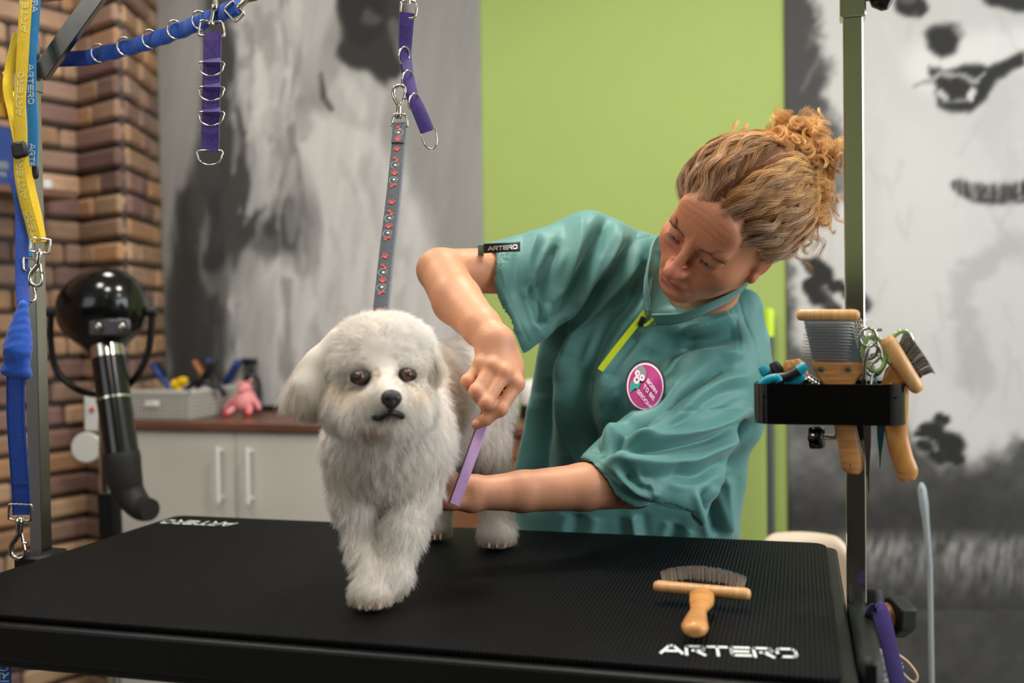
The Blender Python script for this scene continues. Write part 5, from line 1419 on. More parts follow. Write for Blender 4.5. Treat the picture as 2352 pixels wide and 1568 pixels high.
M['pinkwhite'] = mat('pinkish_white_embroidery', (232, 214, 226), .7); M['dogrey'] = mat('grey_embroidery', (128, 132, 138), .7); M['tealthread'] = mat('turquoise_embroidery', (24, 160, 148), .7)
pt_ = disc('patch', 1.0, .002, M['navy'], tunic, thick=.004); disc('patch_ring', .90, .0026, M['pinkwhite'], pt_); disc('patch_field', .83, .0032, M['magenta'], pt_)
rot = -.72 * 1.0
ca, sa = math.cos(-.65), math.sin(-.65)
for (txt, u0, v0, hgt) in (('BORN', .06, .17, .18), ('TO BE', -.11, -.04, .18), ('GROOMED', -.42, -.22, .18)):
    b = MB(); text_mesh(b, txt, lambda u, v, t: PA(u0 + (u * ca - v * sa) * hgt * .74, v0 + (u * sa + v * ca) * hgt, .0038), sw=.2, gap=.24, cond=.62, sub=1)
    b.build('patch_lettering', M['pinkwhite'], pt_, smooth=False)
emb = disc('patch_dog_head', .27, .0036, M['dogrey'], pt_, -.22, .50, .30, .3)
disc('patch_eye', .13, .0040, M['pinkwhite'], pt_, -.38, .50, .12); disc('patch_eye', .13, .0040, M['pinkwhite'], pt_, -.15, .33, .13)
disc('patch_eye_pupil', .035, .0044, M['navy'], pt_, -.37, .49); disc('patch_eye_pupil', .035, .0044, M['navy'], pt_, -.16, .34)
disc('patch_muzzle', .15, .0042, M['pinkwhite'], pt_, -.42, .24, .15); disc('patch_nose', .05, .0046, M['navy'], pt_, -.41, .26)
b = MB(); b.add([PA(u, v, .0039) for u, v in ((-.60, .26), (-.24, .12), (-.32, -.08), (-.52, -.08), (-.74, -.24), (-.74, .02))], [(0, 1, 2, 3, 4, 5)]); b.build('patch_scarf', M['tealthread'], pt_, smooth=False)
# sleeve label
_lf = surf_fit(1152, 590, 52)
def LB(u, v, h=0.0): return _lf(1111 + u * 84, 582 - 6 * u - 21 * v, h)
b = MB(); Vt = []
for i in range(9):
    for v in np.linspace(0, 1, 5): Vt.append(LB(i / 8, v, .001))
b.add(Vt, [(i * 5 + j, (i + 1) * 5 + j, (i + 1) * 5 + j + 1, i * 5 + j + 1) for i in range(8) for j in range(4)])
M['labelblack'] = mat('black_woven_label', (26, 27, 29), .7, noise=.1, nscale=900)
lab = b.build('sleeve_label', M['labelblack'], tunic); sm = lab.modifiers.new('thick', 'SOLIDIFY'); sm.thickness = .0012
b = MB(); b.add([LB(-.16, -.35, .0005), LB(0, -.35, .0005), LB(0, .95, .0005), LB(-.16, .95, .0005)], [(0, 1, 2, 3)]); b.build('cuff_tab', M['teal'], lab, smooth=False)
b = MB(); text_mesh(b, 'ARTERO', lambda u, v, t: LB(.12 + .80 * u / t, .26 + v * .46, .0026), sw=.24, gap=.18); b.build('label_lettering', M['printwhite'], lab, smooth=False)
# trousers and shoes (behind the table)
tr = SDF(); hip = P(1450, 1300, 1.97); hip = np.array([hip[0], hip[1], .86])
for s_ in (-1, 1):
    f = np.array([hip[0] + s_ * .10, hip[1] + .03, .05]); kn = np.array([hip[0] + s_ * .10, hip[1] + .02, .46]); tr.chain([hip + (s_ * .07, 0, -.04), kn, f + (0, 0, .03)], [.085, .062, .05], k=.03)
tr.ell(hip, (.15, .11, .10), k=.04); V, F = tr.mesh(.008, 1); link_mesh('trousers', V, F, mat('black_cotton_trousers', (30, 30, 34), .8, noise=.1, nscale=200), woman)
for s_ in (-1, 1):
    s2 = SDF(); f = np.array([hip[0] + s_ * .10, hip[1] + .02, .0]); s2.chain([f + (0, .04, .04), f + (0, -.06, .035), f + (0, -.15, .026)], [.038, .038, .026], k=.02); V, F = s2.mesh(.005, 1); V[:, 2] = np.maximum(V[:, 2], 0.001)
    link_mesh('shoe', V, F, M['whiteplastic'], woman)
# ================================================================ COMB
cA = P(1043, 1160, 1.372); cB = P(1106, 985, 1.392); dcm = nrm(cB - cA); full = .185; cB2 = cA + dcm * full
cs = nrm(-CR - dcm * (-CR @ dcm)); cs = nrm(cs * .96 + CF * .10)
M['lilac'] = mat('lilac_anodised_metal', (212, 172, 230), .34, .0, noise=.03); M['comb_teeth'] = mat('steel_comb_teeth', (120, 104, 92), .35, 1.0)
comb = empty('grooming_comb', cA, 'lilac steel comb held by the hand above the forearm', 'comb')
b = MB(); R_ = frame(dcm, cs); b.box((cA + cB2) / 2, (full / 2, .0070, .0022), R_, bev=.0012); b.build('spine', M['lilac'], comb)
b = MB(); o = (cA + cB2) / 2 + cs * .0072; b.box(o, (full / 2, .0012, .0015), R_, bev=.0004)
b.build('tooth_rail', M['comb_teeth'], comb)
b = MB()
for i in range(84):
    q = cA + dcm * (.003 + i * (full - .006) / 83) + cs * .0078; b.tube([q, q + cs * .014, q + cs * .021], [.00055, .0005, .0002], 5)
tt_ = b.build('teeth', M['comb_teeth'], comb); tt_['kind'] = 'stuff'

# ================================================================ SLICKER BRUSH ON THE MAT
sb0 = PZ(1512, 1346, TH + .017); sb1 = PZ(1713, 1364, TH + .017); sbm = (sb0 + sb1) / 2; su = nrm(sb1 - sb0); su[2] = 0; su = nrm(su)
sv = np.cross(Z_, su)            # away from the camera
brush = empty('slicker_brush', (sbm[0], sbm[1], TH), 'bamboo slicker brush lying on the black mat above the printed lettering', 'brush')
Lb = np.linalg.norm(sb1 - sb0) / 2
b = MB(); b.tube([sbm + su * t for t in np.concatenate([[-Lb - .006, -Lb - .0045, -Lb], np.linspace(-Lb, Lb, 6)[1:-1], [Lb, Lb + .0045, Lb + .006]])], [.0035, .0065, .0085] + [.0085] * 4 + [.0085, .0065, .0035], 20, flat=.9)
b.build('head_bar', M['bamboo_pale'], brush)
b = MB()   # curved pad
npd = 12; Vt = []
for i in range(npd + 1):
    x = -Lb + .004 + (2 * Lb - .008) * i / npd; arch = .008 * (1 - (2 * i / npd - 1) ** 2)
    for (dy, dz) in ((.004, .004), (.016, .006), (.016, .010 + arch), (.004, .012 + arch)): Vt.append(sbm + su * x + sv * dy + Z_ * (dz - .008))
b.add(Vt, [(i * 4 + j, i * 4 + (j + 1) % 4, (i + 1) * 4 + (j + 1) % 4, (i + 1) * 4 + j) for i in range(npd) for j in range(4)] + [(3, 2, 1, 0), tuple(npd * 4 + j for j in range(4))])
b.build('pad', M['blackp'], brush)
n = 760; r_ = np.random.default_rng(4); x = r_.uniform(-1, 1, n); y = r_.uniform(.003, .019, n); q = sbm + su * (x * (Lb - .005))[:, None] + sv * y[:, None] + Z_ * (.001 + .009 * (1 - x ** 2))[:, None]
q2 = q + Z_ * .0125 + su * (x * .003)[:, None]; q3 = q2 + Z_ * .004 - sv * .003
strands('wire_pins', np.stack([q, (q + q2) / 2, q2, q3], 1), np.full((n, 4), .00022), M['wire'], brush, None, sbm)
hd = nrm(PZ(1592, 1440, TH + .012) - PZ(1608, 1372, TH + .012)); h0 = sbm - sv * .004
hp = [PZ(1612, 1368, TH + .016), PZ(1611, 1384, TH + .013), PZ(1604, 1402, TH + .011), PZ(1599, 1422, TH + .012), PZ(1596, 1440, TH + .013), PZ(1597, 1452, TH + .012)]
b = MB(); b.tube(smoothpath(hp, 6), np.interp(np.linspace(0, 5, 31), [0, 1, 2, 3, 4, 4.6, 5], [.0150, .0145, .0095, .0125, .0150, .0125, .004]), 22, flat=.62, up=(0, 0, 1)); b.build('handle', M['bamboo_plain'], brush)

M['wiredark'] = mat('grey_brown_pins', (132, 122, 112), .35, .4)
# ================================================================ TOOL TRAY ON THE RIGHT POST
M['traygloss'] = mat('glossy_black_tray', (8, 8, 9), .12, noise=.05)
tz0 = 1.325                                   # camera depth of the tray's front face
tA = P(1734, 925, tz0); tB = P(2076, 925, tz0)
zt = P(1905, 882, tz0)[2]; zb_ = P(1905, 975, tz0)[2]; tx0, tx1 = tA[0], tB[0]; ty0 = RYY - pw_ - .072; ty1 = RYY - pw_ - .003
# tray sits in front of the post; widths measured at its own plane
tx0 = PY(1732, 925, (ty0 + ty1) / 2)[0]; tx1 = PY(2079, 925, (ty0 + ty1) / 2)[0]
zt = PY(1905, 882, ty0)[2]; zb_ = PY(1905, 976, ty0)[2]
tray = empty('tool_tray', ((tx0 + tx1) / 2, (ty0 + ty1) / 2, zb_), 'glossy black tool tray full of combs and scissors fixed to the right post', 'tray')
hw_, hd_ = (tx1 - tx0) / 2, (ty1 - ty0) / 2; tc_ = np.array([(tx0 + tx1) / 2, (ty0 + ty1) / 2, 0])
outer = rrect(hw_, hd_, .028, 8); inner = rrect(hw_ - .003, hd_ - .003, .025, 8); n = len(outer)
b = MB(); Vt = [tc_ + (x, y, zb_) for x, y in outer] + [tc_ + (x, y, zt) for x, y in outer] + [tc_ + (x, y, zt) for x, y in inner] + [tc_ + (x, y, zb_ + .001) for x, y in inner]
F = []
for i in range(n):
    j = (i + 1) % n
    for q in range(3): F.append((q * n + i, q * n + j, (q + 1) * n + j, (q + 1) * n + i))
    F.append((3 * n + i, 3 * n + j, j, i))
b.add(Vt, F); b.build('rim_band', M['traygloss'], tray)
b = MB(); sp_ = [x for x in inner]
# shelf with slots: strips between the holes at the tray's upper third and lower edge
for zz in (zt - .016,):
    b.box(tc_ + (0, -hd_ + .009, zz), (hw_ - .012, .0055, .0015)); b.box(tc_ + (0, hd_ - .009, zz), (hw_ - .012, .0055, .0015))
    for xx in np.linspace(-hw_ + .03, hw_ - .03, 6): b.box(tc_ + (xx, 0, zz), (.003, hd_ - .004, .0015))
b.build('slotted_shelf', M['traygloss'], tray, smooth=False)
b = MB(); b.box((RX, RYY - pw_ - .0015, zb_ + .01), (.014, .003, .03), bev=.001); b.box((RX - .004, RYY - .001, zb_ - .016), (.020, .019, .009), bev=.002)
b.build('clamp_bracket', M['blackmetal'], tray)
kc = PY(1876, 1004, RYY - .022); b = MB(); b.tube([kc + (.006, 0, .001), (RX - .012, kc[1] + .006, kc[2] - .002)], .0035, 12); b.build('clamp_screw', M['nickel'], tray)
poly = [(.0165 * math.cos(a) * (1.0 if i % 2 else .72), .0165 * math.sin(a) * (1.0 if i % 2 else .72)) for i, a in enumerate(np.linspace(0, 2 * math.pi, 13)[:-1])]
b = MB(); R_ = frame((1, -.25, .05), Z_); b.prism(poly, kc, R_[:, 1], R_[:, 2], R_[:, 0], .017); b.build('star_knob', M['blackgloss'], tray, bevel=.003)

yT = (ty0 + ty1) / 2
def pin_field(name, origin, U, W, N, nu, nw, L, lean, m, parent, jit=.2, seed=0):
    r = np.random.default_rng(seed); uu, ww = np.meshgrid(np.linspace(-1, 1, nu), np.linspace(-1, 1, nw)); uu = uu.ravel(); ww = ww.ravel() ; uu = uu + (np.arange(len(uu)) // nu % 2) / nu
    q = origin + uu[:, None] * U + ww[:, None] * W; a = q + N * L * .6; c = a + (N * .5 + nrm(W) * lean) * L * .5
    c = c + r.normal(size=c.shape) * L * .05 * jit
    o = strands(name, np.stack([q, (q + a) / 2, a, c], 1), np.full((len(q), 4), .00036), m, parent, None, np.asarray(origin)); return o
# large two-sided slicker brush standing in the tray
br = empty('slicker_brush', PY(1930, 880, yT), 'large bamboo slicker brush with grey pin pad standing upright in the tray', 'brush')
a0 = PY(1833, 723, yT); a1 = PY(1971, 724, yT); u_ = nrm(a1 - a0)
b = MB(); b.tube([a0 - u_ * .002, a0, a0 + u_ * .004, a1 - u_ * .004, a1, a1 + u_ * .002], [.003, .006, .0072, .0072, .006, .003], 20); b.build('top_bar', M['bamboo_pale'], br)
def polyY(lst, Y, th, name, m, parent, bevel=0.0):
    pts = np.array([PY(x, y, Y) for x, y in lst]); k_ = len(pts); V = np.vstack([pts - (0, th / 2, 0), pts + (0, th / 2, 0)])
    F = [tuple(range(k_))[::-1], tuple(range(k_, 2 * k_))] + [(i, (i + 1) % k_, k_ + (i + 1) % k_, k_ + i) for i in range(k_)]
    b = MB(); b.add(V, F); return b.build(name, m, parent, smooth=True, bevel=bevel)
polyY([(1846, 735), (1957, 737), (1981, 846), (1866, 826)], yT, .006, 'pin_pad', M['pinpad'], br, .001)
o = PY(1905, 785, yT - .004); pin_field('wire_pins', o, (PY(1958, 785, yT) - PY(1850, 785, yT)) * .47, (PY(1912, 742, yT) - PY(1900, 826, yT)) * .5, nrm(np.array([-.55, -.8, .15])), 22, 13, .0125, .2, M['wire'], br)
o = PY(1972, 780, yT + .0045); pin_field('wire_pins', o - CR * .01, (PY(1958, 785, yT) - PY(1850, 785, yT)) * .40, (PY(1985, 742, yT) - PY(1975, 826, yT)) * .5, nrm(np.array([.35, .8, .15])), 14, 12, .012, .2, M['wire'], br)
bl_ = polyY([(1864, 828), (1975, 832), (1984, 838), (1984, 858), (1968, 872), (1960, 888), (1894, 888), (1880, 868), (1866, 846)], yT - .0005, .013, 'head_block', M['bamboo'], br, .003)
for x in (1886, 1948):
    b = MB(); b.lathe(PY(x, 847, yT - .009), (0, -1, 0), [(.0034, -.003), (.0034, .0004), (.002, .0012)], 14); b.build('rivet', M['darkgrey'], bl_)
hpts = [PY(x, y, yT + d) for x, y, d in ((1925, 880, 0), (1938, 960, .0), (1948, 1010, -.001), (1956, 1050, -.002), (1958, 1076, -.003), (1957, 1089, -.003))]
b = MB(); b.tube(smoothpath(hpts, 6), np.interp(np.linspace(0, 5, 31), [0, 1, 2, 3, 4, 4.7, 5], [.0155, .0128, .0128, .0138, .0118, .0080, .002]), 22, flat=.5, up=(0, 1, 0)); hnd = b.build('handle', M['bamboo'], br)
b = MB(); b.lathe(PY(1956, 1069, yT - .0085), (0, -1, 0), [(.0022, -.003), (.0024, .0003)], 12); b.build('hang_hole', mat('dark_hole', (40, 22, 12), .9), hnd)
# bamboo slicker brush at the right end, head leaning out
br = empty('slicker_brush', PY(2060, 880, yT), 'pale bamboo slicker brush with dark pins leaning out of the tray\'s right end', 'brush')
a0 = PY(2042, 788, yT - .01); a1 = PY(2104, 888, yT - .012); u_ = nrm(a1 - a0)
b = MB(); b.tube([a0 - u_ * .008, a0 - u_ * .004, a0, a1, a1 + u_ * .004, a1 + u_ * .007], [.005, .0085, .0096, .0085, .0072, .004], 20); b.build('head_bar', M['bamboo_pale'], br)
polyY([(2052, 795), (2072, 782), (2120, 862), (2104, 878)], yT - .004, .010, 'pad', M['blackp'], br, .002)
n = 340; r_ = np.random.default_rng(8); t = r_.random(n); d_ = r_.random(n)
base = np.array([PY(2066 + 46 * a_ , 785 + 80 * a_, yT - .012 + .016 * c_) for a_, c_ in zip(t, d_)]); out = nrm(PY(2120, 790, yT) - PY(2080, 830, yT))
fan = nrm(out[None] + u_[None] * ((t - .5) * .9)[:, None]); q2 = base + fan * .014; q3 = q2 + fan * .003 + u_ * .003
strands('wire_pins', np.stack([base, (base + q2) / 2, q2, q3], 1), np.full((n, 4), .00030), M['wiredark'], br, None, base[0])
polyY([(2024, 882), (2034, 848), (2052, 828), (2066, 822), (2078, 846), (2082, 882)], yT + .002, .011, 'neck', M['bamboo_plain'], br, .003)
hpts = [PY(x, y, yT) for x, y in ((2056, 880), (2056, 940), (2060, 1000), (2072, 1050), (2084, 1082), (2080, 1098), (2080, 1108))]
b = MB(); b.tube(smoothpath(hpts, 6), np.interp(np.linspace(0, 6, 37), [0, 1, 2, 3, 4, 5, 6], [.0160, .0150, .0128, .0124, .0122, .0095, .003]), 22, flat=.5, up=(0, 1, 0)); b.build('handle', M['bamboo_plain'], br)
# scissors: steel pair and rainbow pair
def scissors(name, label, tip, piv, rings, m, mring, Y, rr, group=None, blade_m=None):
    e = empty(name, PY(*piv, Y), label, 'scissors'); T0 = PY(*tip, Y); Pv = PY(*piv, Y); ax = nrm(T0 - Pv); sd = nrm(np.cross(ax, Y_))
    for s_, (rx, ry) in zip((-1, 1), rings):
        b = MB(); w0 = .0055; yo = Y_ * s_ * .0012
        pts = [Pv + sd * s_ * w0 - ax * .008, Pv - sd * s_ * .003, Pv + (T0 - Pv) * .5 - sd * s_ * .0022, T0 - sd * s_ * .0004, Pv + (T0 - Pv) * .5 + sd * s_ * .0040]
        V = np.array(pts + pts); V[:5] += yo - Y_ * .001; V[5:] += yo + Y_ * .001
        b.add(V, [(4, 3, 2, 1, 0), (5, 6, 7, 8, 9)] + [(i, (i + 1) % 5, 5 + (i + 1) % 5, 5 + i) for i in range(5)]); bl = b.build('blade', blade_m or m, e, smooth=False)
        C_ = PY(rx, ry, Y + s_ * .004); d = nrm(C_ - Pv)
        b = MB(); b.tube(smoothpath([Pv + sd * s_ * .003, (Pv + C_) / 2 + sd * s_ * .004, C_ - d * rr[1]], 5), [.0028] * 10 + [.0022], 10); b.build('shank', m, e)
        a = np.linspace(0, 2 * math.pi, 25)[:-1]; q = nrm(np.cross(d, Y_)); b = MB()
        b.tube([C_ + d * math.cos(t) * rr[1] + q * math.sin(t) * rr[0] for t in a], rr[2], 10, closed=True); b.build('finger_ring', mring, e)
    b = MB(); b.lathe(Pv - Y_ * .003, Y_, [(.0034, 0), (.0034, .006)], 14); b.build('pivot_screw', m, e); return e
M['steel'] = mat('polished_scissor_steel', (190, 186, 182), .14, 1.0)
k = NT('rainbow_titanium'); tc = k.n('ShaderNodeTexCoord'); sx = k.n('ShaderNodeSeparateXYZ'); k.l(tc.outputs['Object'], sx.inputs[0]); mr = k.n('ShaderNodeMapRange'); k.l(sx.outputs['Z'], mr.inputs[0])
mr.inputs[1].default_value = 0; mr.inputs[2].default_value = .055; cr = k.n('ShaderNodeValToRGB'); k.l(mr.outputs[0], cr.inputs[0]); els = cr.color_ramp.elements
els[0].position = 0; els[0].color = (.35, .2, .35, 1); els[1].position = 1; els[1].color = (.15, .3, .4, 1)
for p_, c_ in ((.2, (.25, .6, .2)), (.45, (.1, .55, .5)), (.7, (.1, .35, .7))): q = els.new(p_); q.color = (*c_, 1)
k.l(cr.outputs[0], k.b.inputs['Base Color']); k.b.inputs['Metallic'].default_value = 1; k.b.inputs['Roughness'].default_value = .2; M['rainbow'] = k.m
scissors('scissors', 'steel scissors hanging in the tray beside the tall slicker brush', (1995, 1138), (1990, 900), ((1995, 800), (2008, 838)), M['steel'], M['steel'], yT + .012, (.0105, .0130, .0020))
scissors('scissors', 'second steel scissors with finger rest, rings just left of the green ring handles', (1990, 1100), (1993, 905), ((1994, 775), (2002, 812)), M['steel'], M['steel'], yT - .006, (.0095, .0110, .0018))
k = NT('green_clear_plastic'); k.b.inputs['Base Color'].default_value = (.50, .78, .25, 1); k.b.inputs['Transmission Weight'].default_value = .65; k.b.inputs['Roughness'].default_value = .12; M['greenclear'] = k.m
scissors('scissors', 'rainbow bladed scissors with clear green ring handles in the tray', (2021, 1077), (2024, 925), ((2008, 812), (2066, 800)), M['rainbow'], M['greenclear'], yT - .002, (.0125, .0215, .0030), blade_m=M['rainbow'])
b = MB(); q = PY(1981, 750, yT + .012); b.tube(smoothpath([q, q + (.001, 0, -.010), q + (.006, 0, -.022)], 4), .0016, 8); b.ball(q, (.003, .002, .002), 10)
tag(b.build('finger_rest', M['steel']), 'small steel finger rest sticking up beside the tall slicker brush', 'finger rest')
b = MB(); a = PY(1998, 770, yT + .016); b.tube(smoothpath([a, PY(2006, 759, yT + .016), PY(2026, 757, yT + .016)], 6), [.0022] * 6 + [.0018] * 7, 8)
tag(b.build('curved_hook', M['steel']), 'curved steel hook tip above the scissor rings in the tray', 'hook')
# small tools at the left end
M['tealp'] = mat('turquoise_plastic', (20, 150, 178), .35, noise=.05)
def tool(name, pts, rad, m, label, cat, Y, flat=.8, tipm=None):
    e = empty(name, PY(*pts[0], Y), label, cat); q = [PY(x, y, Y) for x, y in pts]; sp = smoothpath(q, 5); b = MB()
    b.tube(sp, np.interp(np.linspace(0, 1, len(sp)), np.linspace(0, 1, len(rad)), rad), 16, flat=flat, up=(0, 1, 0)); b.build('handle', m, e); 
    if tipm is not None:
        d = nrm(q[-1] - q[-2]); b = MB(); b.tube([q[-1] - d * .008, q[-1] - d * .002, q[-1] + d * .003], [rad[-1] * 1.15, rad[-1] * 1.15, rad[-1] * .8], 14, flat=flat, up=(0, 1, 0)); b.build('end_cap', tipm, e)
    return e
tool('nail_clipper', [(1785, 905), (1768, 868), (1752, 846)], [.007, .0065, .0055], M['blackp'], 'black and turquoise clipper handle, leftmost in the tray', 'clipper', yT + .012, tipm=M['tealp'])
tool('nail_clipper', [(1748, 886), (1775, 870), (1805, 866), (1832, 852), (1847, 842)], [.0055, .006, .0062, .0062, .0055], M['blackp'], 'black handled clipper with turquoise tip lying across the tray\'s left end', 'clipper', yT - .018, tipm=M['tealp'])
tool('nail_file', [(1805, 905), (1790, 860), (1775, 832)], [.008, .009, .008, .005], M['blackp'], 'matt black handle sticking up between the turquoise tools in the tray', 'file', yT + .02)
tool('dematting_tool', [(1806, 884), (1822, 874), (1838, 868), (1842, 858)], [.004, .0055, .0055, .004], M['tealp'], 'curved turquoise handle lying low at the tray\'s left end', 'tool', yT - .010)
tool('dematting_tool', [(1746, 884), (1762, 872), (1784, 868), (1790, 876)], [.0042, .0052, .0052, .0045], M['tealp'], 'turquoise ring handle resting on the tray\'s left rim', 'tool', yT - .022)
e = tool('bamboo_brush', [(1850, 905), (1838, 868), (1824, 842), (1820, 826)], [.007, .011, .014, .009], M['bamboo_plain'], 'small bamboo handled brush behind the turquoise clipper in the tray', 'brush', yT + .016, flat=.6)
e = empty('clipper_blade', PY(1868, 884, yT + .004), 'round steel clipper part lying between small bamboo brush and tall slicker brush', 'clipper part')
b = MB(); R_ = frame((.5, 0, -.8), Y_)
for i in range(4): b.lathe(PY(1850 + i * 7, 868 + i * 4.5, yT + .002), R_[:, 0], [(.0075, 0), (.0085, .001), (.0085, .003), (.0065, .004)], 18)
b.lathe(PY(1846, 866, yT + .002), R_[:, 0], [(.006, 0), (.006, .022)], 16); b.build('body', M['steel'], e)

# ================================================================ STRAPS, LEADS, HARDWARE
def dring(c, u, v, w, h, r, name='ring', m=None, parent=None):
    """D shaped ring: straight side along u at c, bow towards v"""
    c, u, v = np.asarray(c, float), nrm(np.asarray(u, float)), nrm(np.asarray(v, float)); a = np.linspace(0, math.pi, 15)
    pts = [c + u * w / 2 * math.cos(t) + v * (h * .35 + h * .65 * math.sin(t)) for t in a]; pts = [c + u * w / 2] + pts + [c - u * w / 2]
    b = MB(); b.tube(smoothpath(pts, 2, closed=True), r, 10, closed=True); return b.build(name, m or M['nickel'], parent)
def snap_hook(c, up, side, S, parent, name='snap_hook', bow=True):
    """swivel snap: c = bottom of the hook, up = towards the swivel bow"""
    up = nrm(np.asarray(up, float)); side = nrm(side - (side @ up) * up); c = np.asarray(c, float)
    b = MB(); hk = [c + up * .030 * S + side * .0015 * S, c + up * .024 * S - side * .003 * S, c + up * .014 * S - side * .0085 * S, c + up * .004 * S - side * .0075 * S, c, c + up * .003 * S + side * .0065 * S, c + up * .010 * S + side * .0075 * S]
    b.tube(smoothpath(hk, 5), np.interp(np.linspace(0, 6, 31), [0, 1, 3, 6], [.0036 * S, .0034 * S, .0028 * S, .0020 * S]), 12); hook = b.build(name, M['nickel'], parent)
    b = MB(); b.tube([c + up * .010 * S + side * .0070 * S, c + up * .030 * S + side * .0022 * S], .0016 * S, 8); b.tube([c + up * .018 * S + side * .0050 * S, c + up * .018 * S + side * .0095 * S], .0018 * S, 8); b.build('trigger', M['nickel'], hook)
    b = MB(); b.lathe(c + up * .028 * S, up, [(.0036 * S, 0), (.0040 * S, .002 * S), (.0040 * S, .012 * S), (.0052 * S, .013 * S), (.0052 * S, .017 * S), (.003 * S, .020 * S)], 16); b.build('swivel_barrel', M['nickel'], hook)
    if bow:
        t = c + up * .044 * S; w = .0125 * S
        pts = [t, t + side * w * .9, t + side * w + up * .004 * S, t + side * w + up * .015 * S, t + side * w * .8 + up * .0175 * S, t - side * w * .8 + up * .0175 * S, t - side * w + up * .015 * S, t - side * w + up * .004 * S, t - side * w * .9]
        b = MB(); b.tube(smoothpath(pts, 3, closed=True), .0017 * S, 10, closed=True); b.build('swivel_bow', M['nickel'], hook)
    return hook
def ribbon_part(name, pts, w, th, side, m, parent, n=8):
    b = MB(); b.ribbon(smoothpath(pts, n), w, th, side); return b.build(name, m, parent)
def stitch_box(mb, c, u, v, N, w, h):
    for a, q in (((-1, -1), (1, 1)), ((-1, 1), (1, -1)), ((-1, -1), (1, -1)), ((-1, 1), (1, 1))):
        mb.tube([c + u * a[0] * w + v * a[1] * h + N, c + u * q[0] * w + v * q[1] * h + N], .00022, 4)

# purple loop strap with D rings, hanging at left
dp = 1.50; pu = empty('purple_tether', P(485, 380, dp), 'purple webbing strap with D rings hanging straight from a snap hook, left one', 'strap')
L_ = [P(488, 72, dp), P(487, 140, dp), P(485, 210, dp), P(484, 270, dp), P(482, 348, dp)]
sideP = nrm(CR * 1.0 - CF * .05)
st = ribbon_part('webbing', L_, .0262, .0045, sideP, M['purple'], pu)
b = MB()
for y, h in ((110, .010), (163, .0075), (218, .0075), (272, .0075), (318, .0085)): stitch_box(b, P(486, y, dp - .003), CR, CU, -CF * .0008, .0085, h)
for s_ in (-1, 1): b.tube([P(487 + s_ * 17.5, 78, dp - .0028), P(483 + s_ * 17.5, 345, dp - .0028)], .00025, 4)
b.build('stitching', M['purple_thread'], pu)
for y in (143, 200, 257):
    dring(P(486, y, dp - .005), CR, -CU + CF * -.15, .034, .021, .0013, 'd_ring', None, pu)
    b = MB(); b.ribbon([P(486, y - 7, dp - .0035), P(486, y, dp - .0075), P(486, y + 7, dp - .0035)], .0255, .0018, sideP); b.build('ring_loop', M['purple'], pu)
dring(P(482, 346, dp - .001), CR, -CU, .0345, .021, .0013, 'd_ring', None, pu)
h = snap_hook(P(494, -60, dp), -CU, CR, 1.15, pu, bow=False)
b = MB(); w_ = 26
b.tube(smoothpath([P(487, 50, dp), P(464, 48, dp), P(459, 56, dp), P(457, 78, dp - .001), P(464, 82, dp), P(508, 84, dp), P(515, 80, dp - .001), P(513, 58, dp), P(508, 50, dp)], 3, closed=True), .0019, 10, closed=True); b.build('swivel_bow', M['nickel'], h)
b = MB(); b.tube([P(485, 52, dp), P(497, -10, dp)], [.0032, .0036], 12); b.lathe(P(485, 54, dp - .001), CU, [(.005, -.002), (.0055, 0), (.0045, .004)], 14); b.build('swivel_barrel', M['nickel'], h)

# second purple strap holding the leash
dq = 1.47; p2 = empty('purple_tether', P(985, 300, dq), 'twisted purple webbing strap with D rings carrying the patterned leash', 'strap')
L1 = [P(935, 30, dq), P(932, 75, dq), P(931, 120, dq + .004), P(936, 165, dq), P(946, 215, dq - .002), P(964, 258, dq), P(982, 302, dq)]
sds = [nrm(CR + CF * .2), nrm(CR + CF * .5), nrm(CR + CF * 1.0), nrm(CR + CF * 1.1), nrm(CR * 1.0 + CF * .9 + CU * .4), nrm(CR + CU * .45 + CF * .4), nrm(CR + CU * .45 + CF * .2)]
sp = smoothpath(L1, 8); sd_ = nrm(np.array([np.interp(np.linspace(0, 6, len(sp)), range(7), [q[i] for q in sds]) for i in range(3)]).T)
b = MB(); b.ribbon(sp, .0205, .0050, sd_); b.build('webbing', M['purple'], p2)
for (x, y) in ((934, 75), (972, 275)): b = MB(); stitch_box(b, P(x, y, dq - .004), nrm(CR + CF * .3), CU, -CF * .001, .0065, .008); b.build('stitching', M['purple_thread'], p2)
for (x, y, ang) in ((930, 118, .35), (938, 172, .3), (953, 225, .2)):
    b = MB(); c = P(x, y, dq - .006); uu = nrm(CR * .45 + CF * .9); vv = nrm(-CU + CR * -.25); b.tube([c + uu * .013 * math.cos(t) + vv * (.006 + .0125 * math.sin(t)) - CF * .0 for t in np.linspace(0, 2 * math.pi, 21)[:-1]], .0013, 10, closed=True); b.build('d_ring', M['nickel'], p2)
dring(P(982, 300, dq), nrm(CR + CU * .35), nrm(-CU + CR * .28), .021, .027, .0013, 'd_ring', None, p2)
b = MB(); b.tube(smoothpath([P(922, 40, dq), P(920, 15, dq), P(928, 2, dq), P(948, 2, dq), P(957, 12, dq), P(955, 34, dq), P(948, 42, dq), P(930, 40, dq)], 3, closed=True), .0019, 10, closed=True)
b.tube([P(938, 10, dq), P(941, -60, dq)], [.0036, .0036], 12); b.build('swivel_bow', M['nickel'], p2)

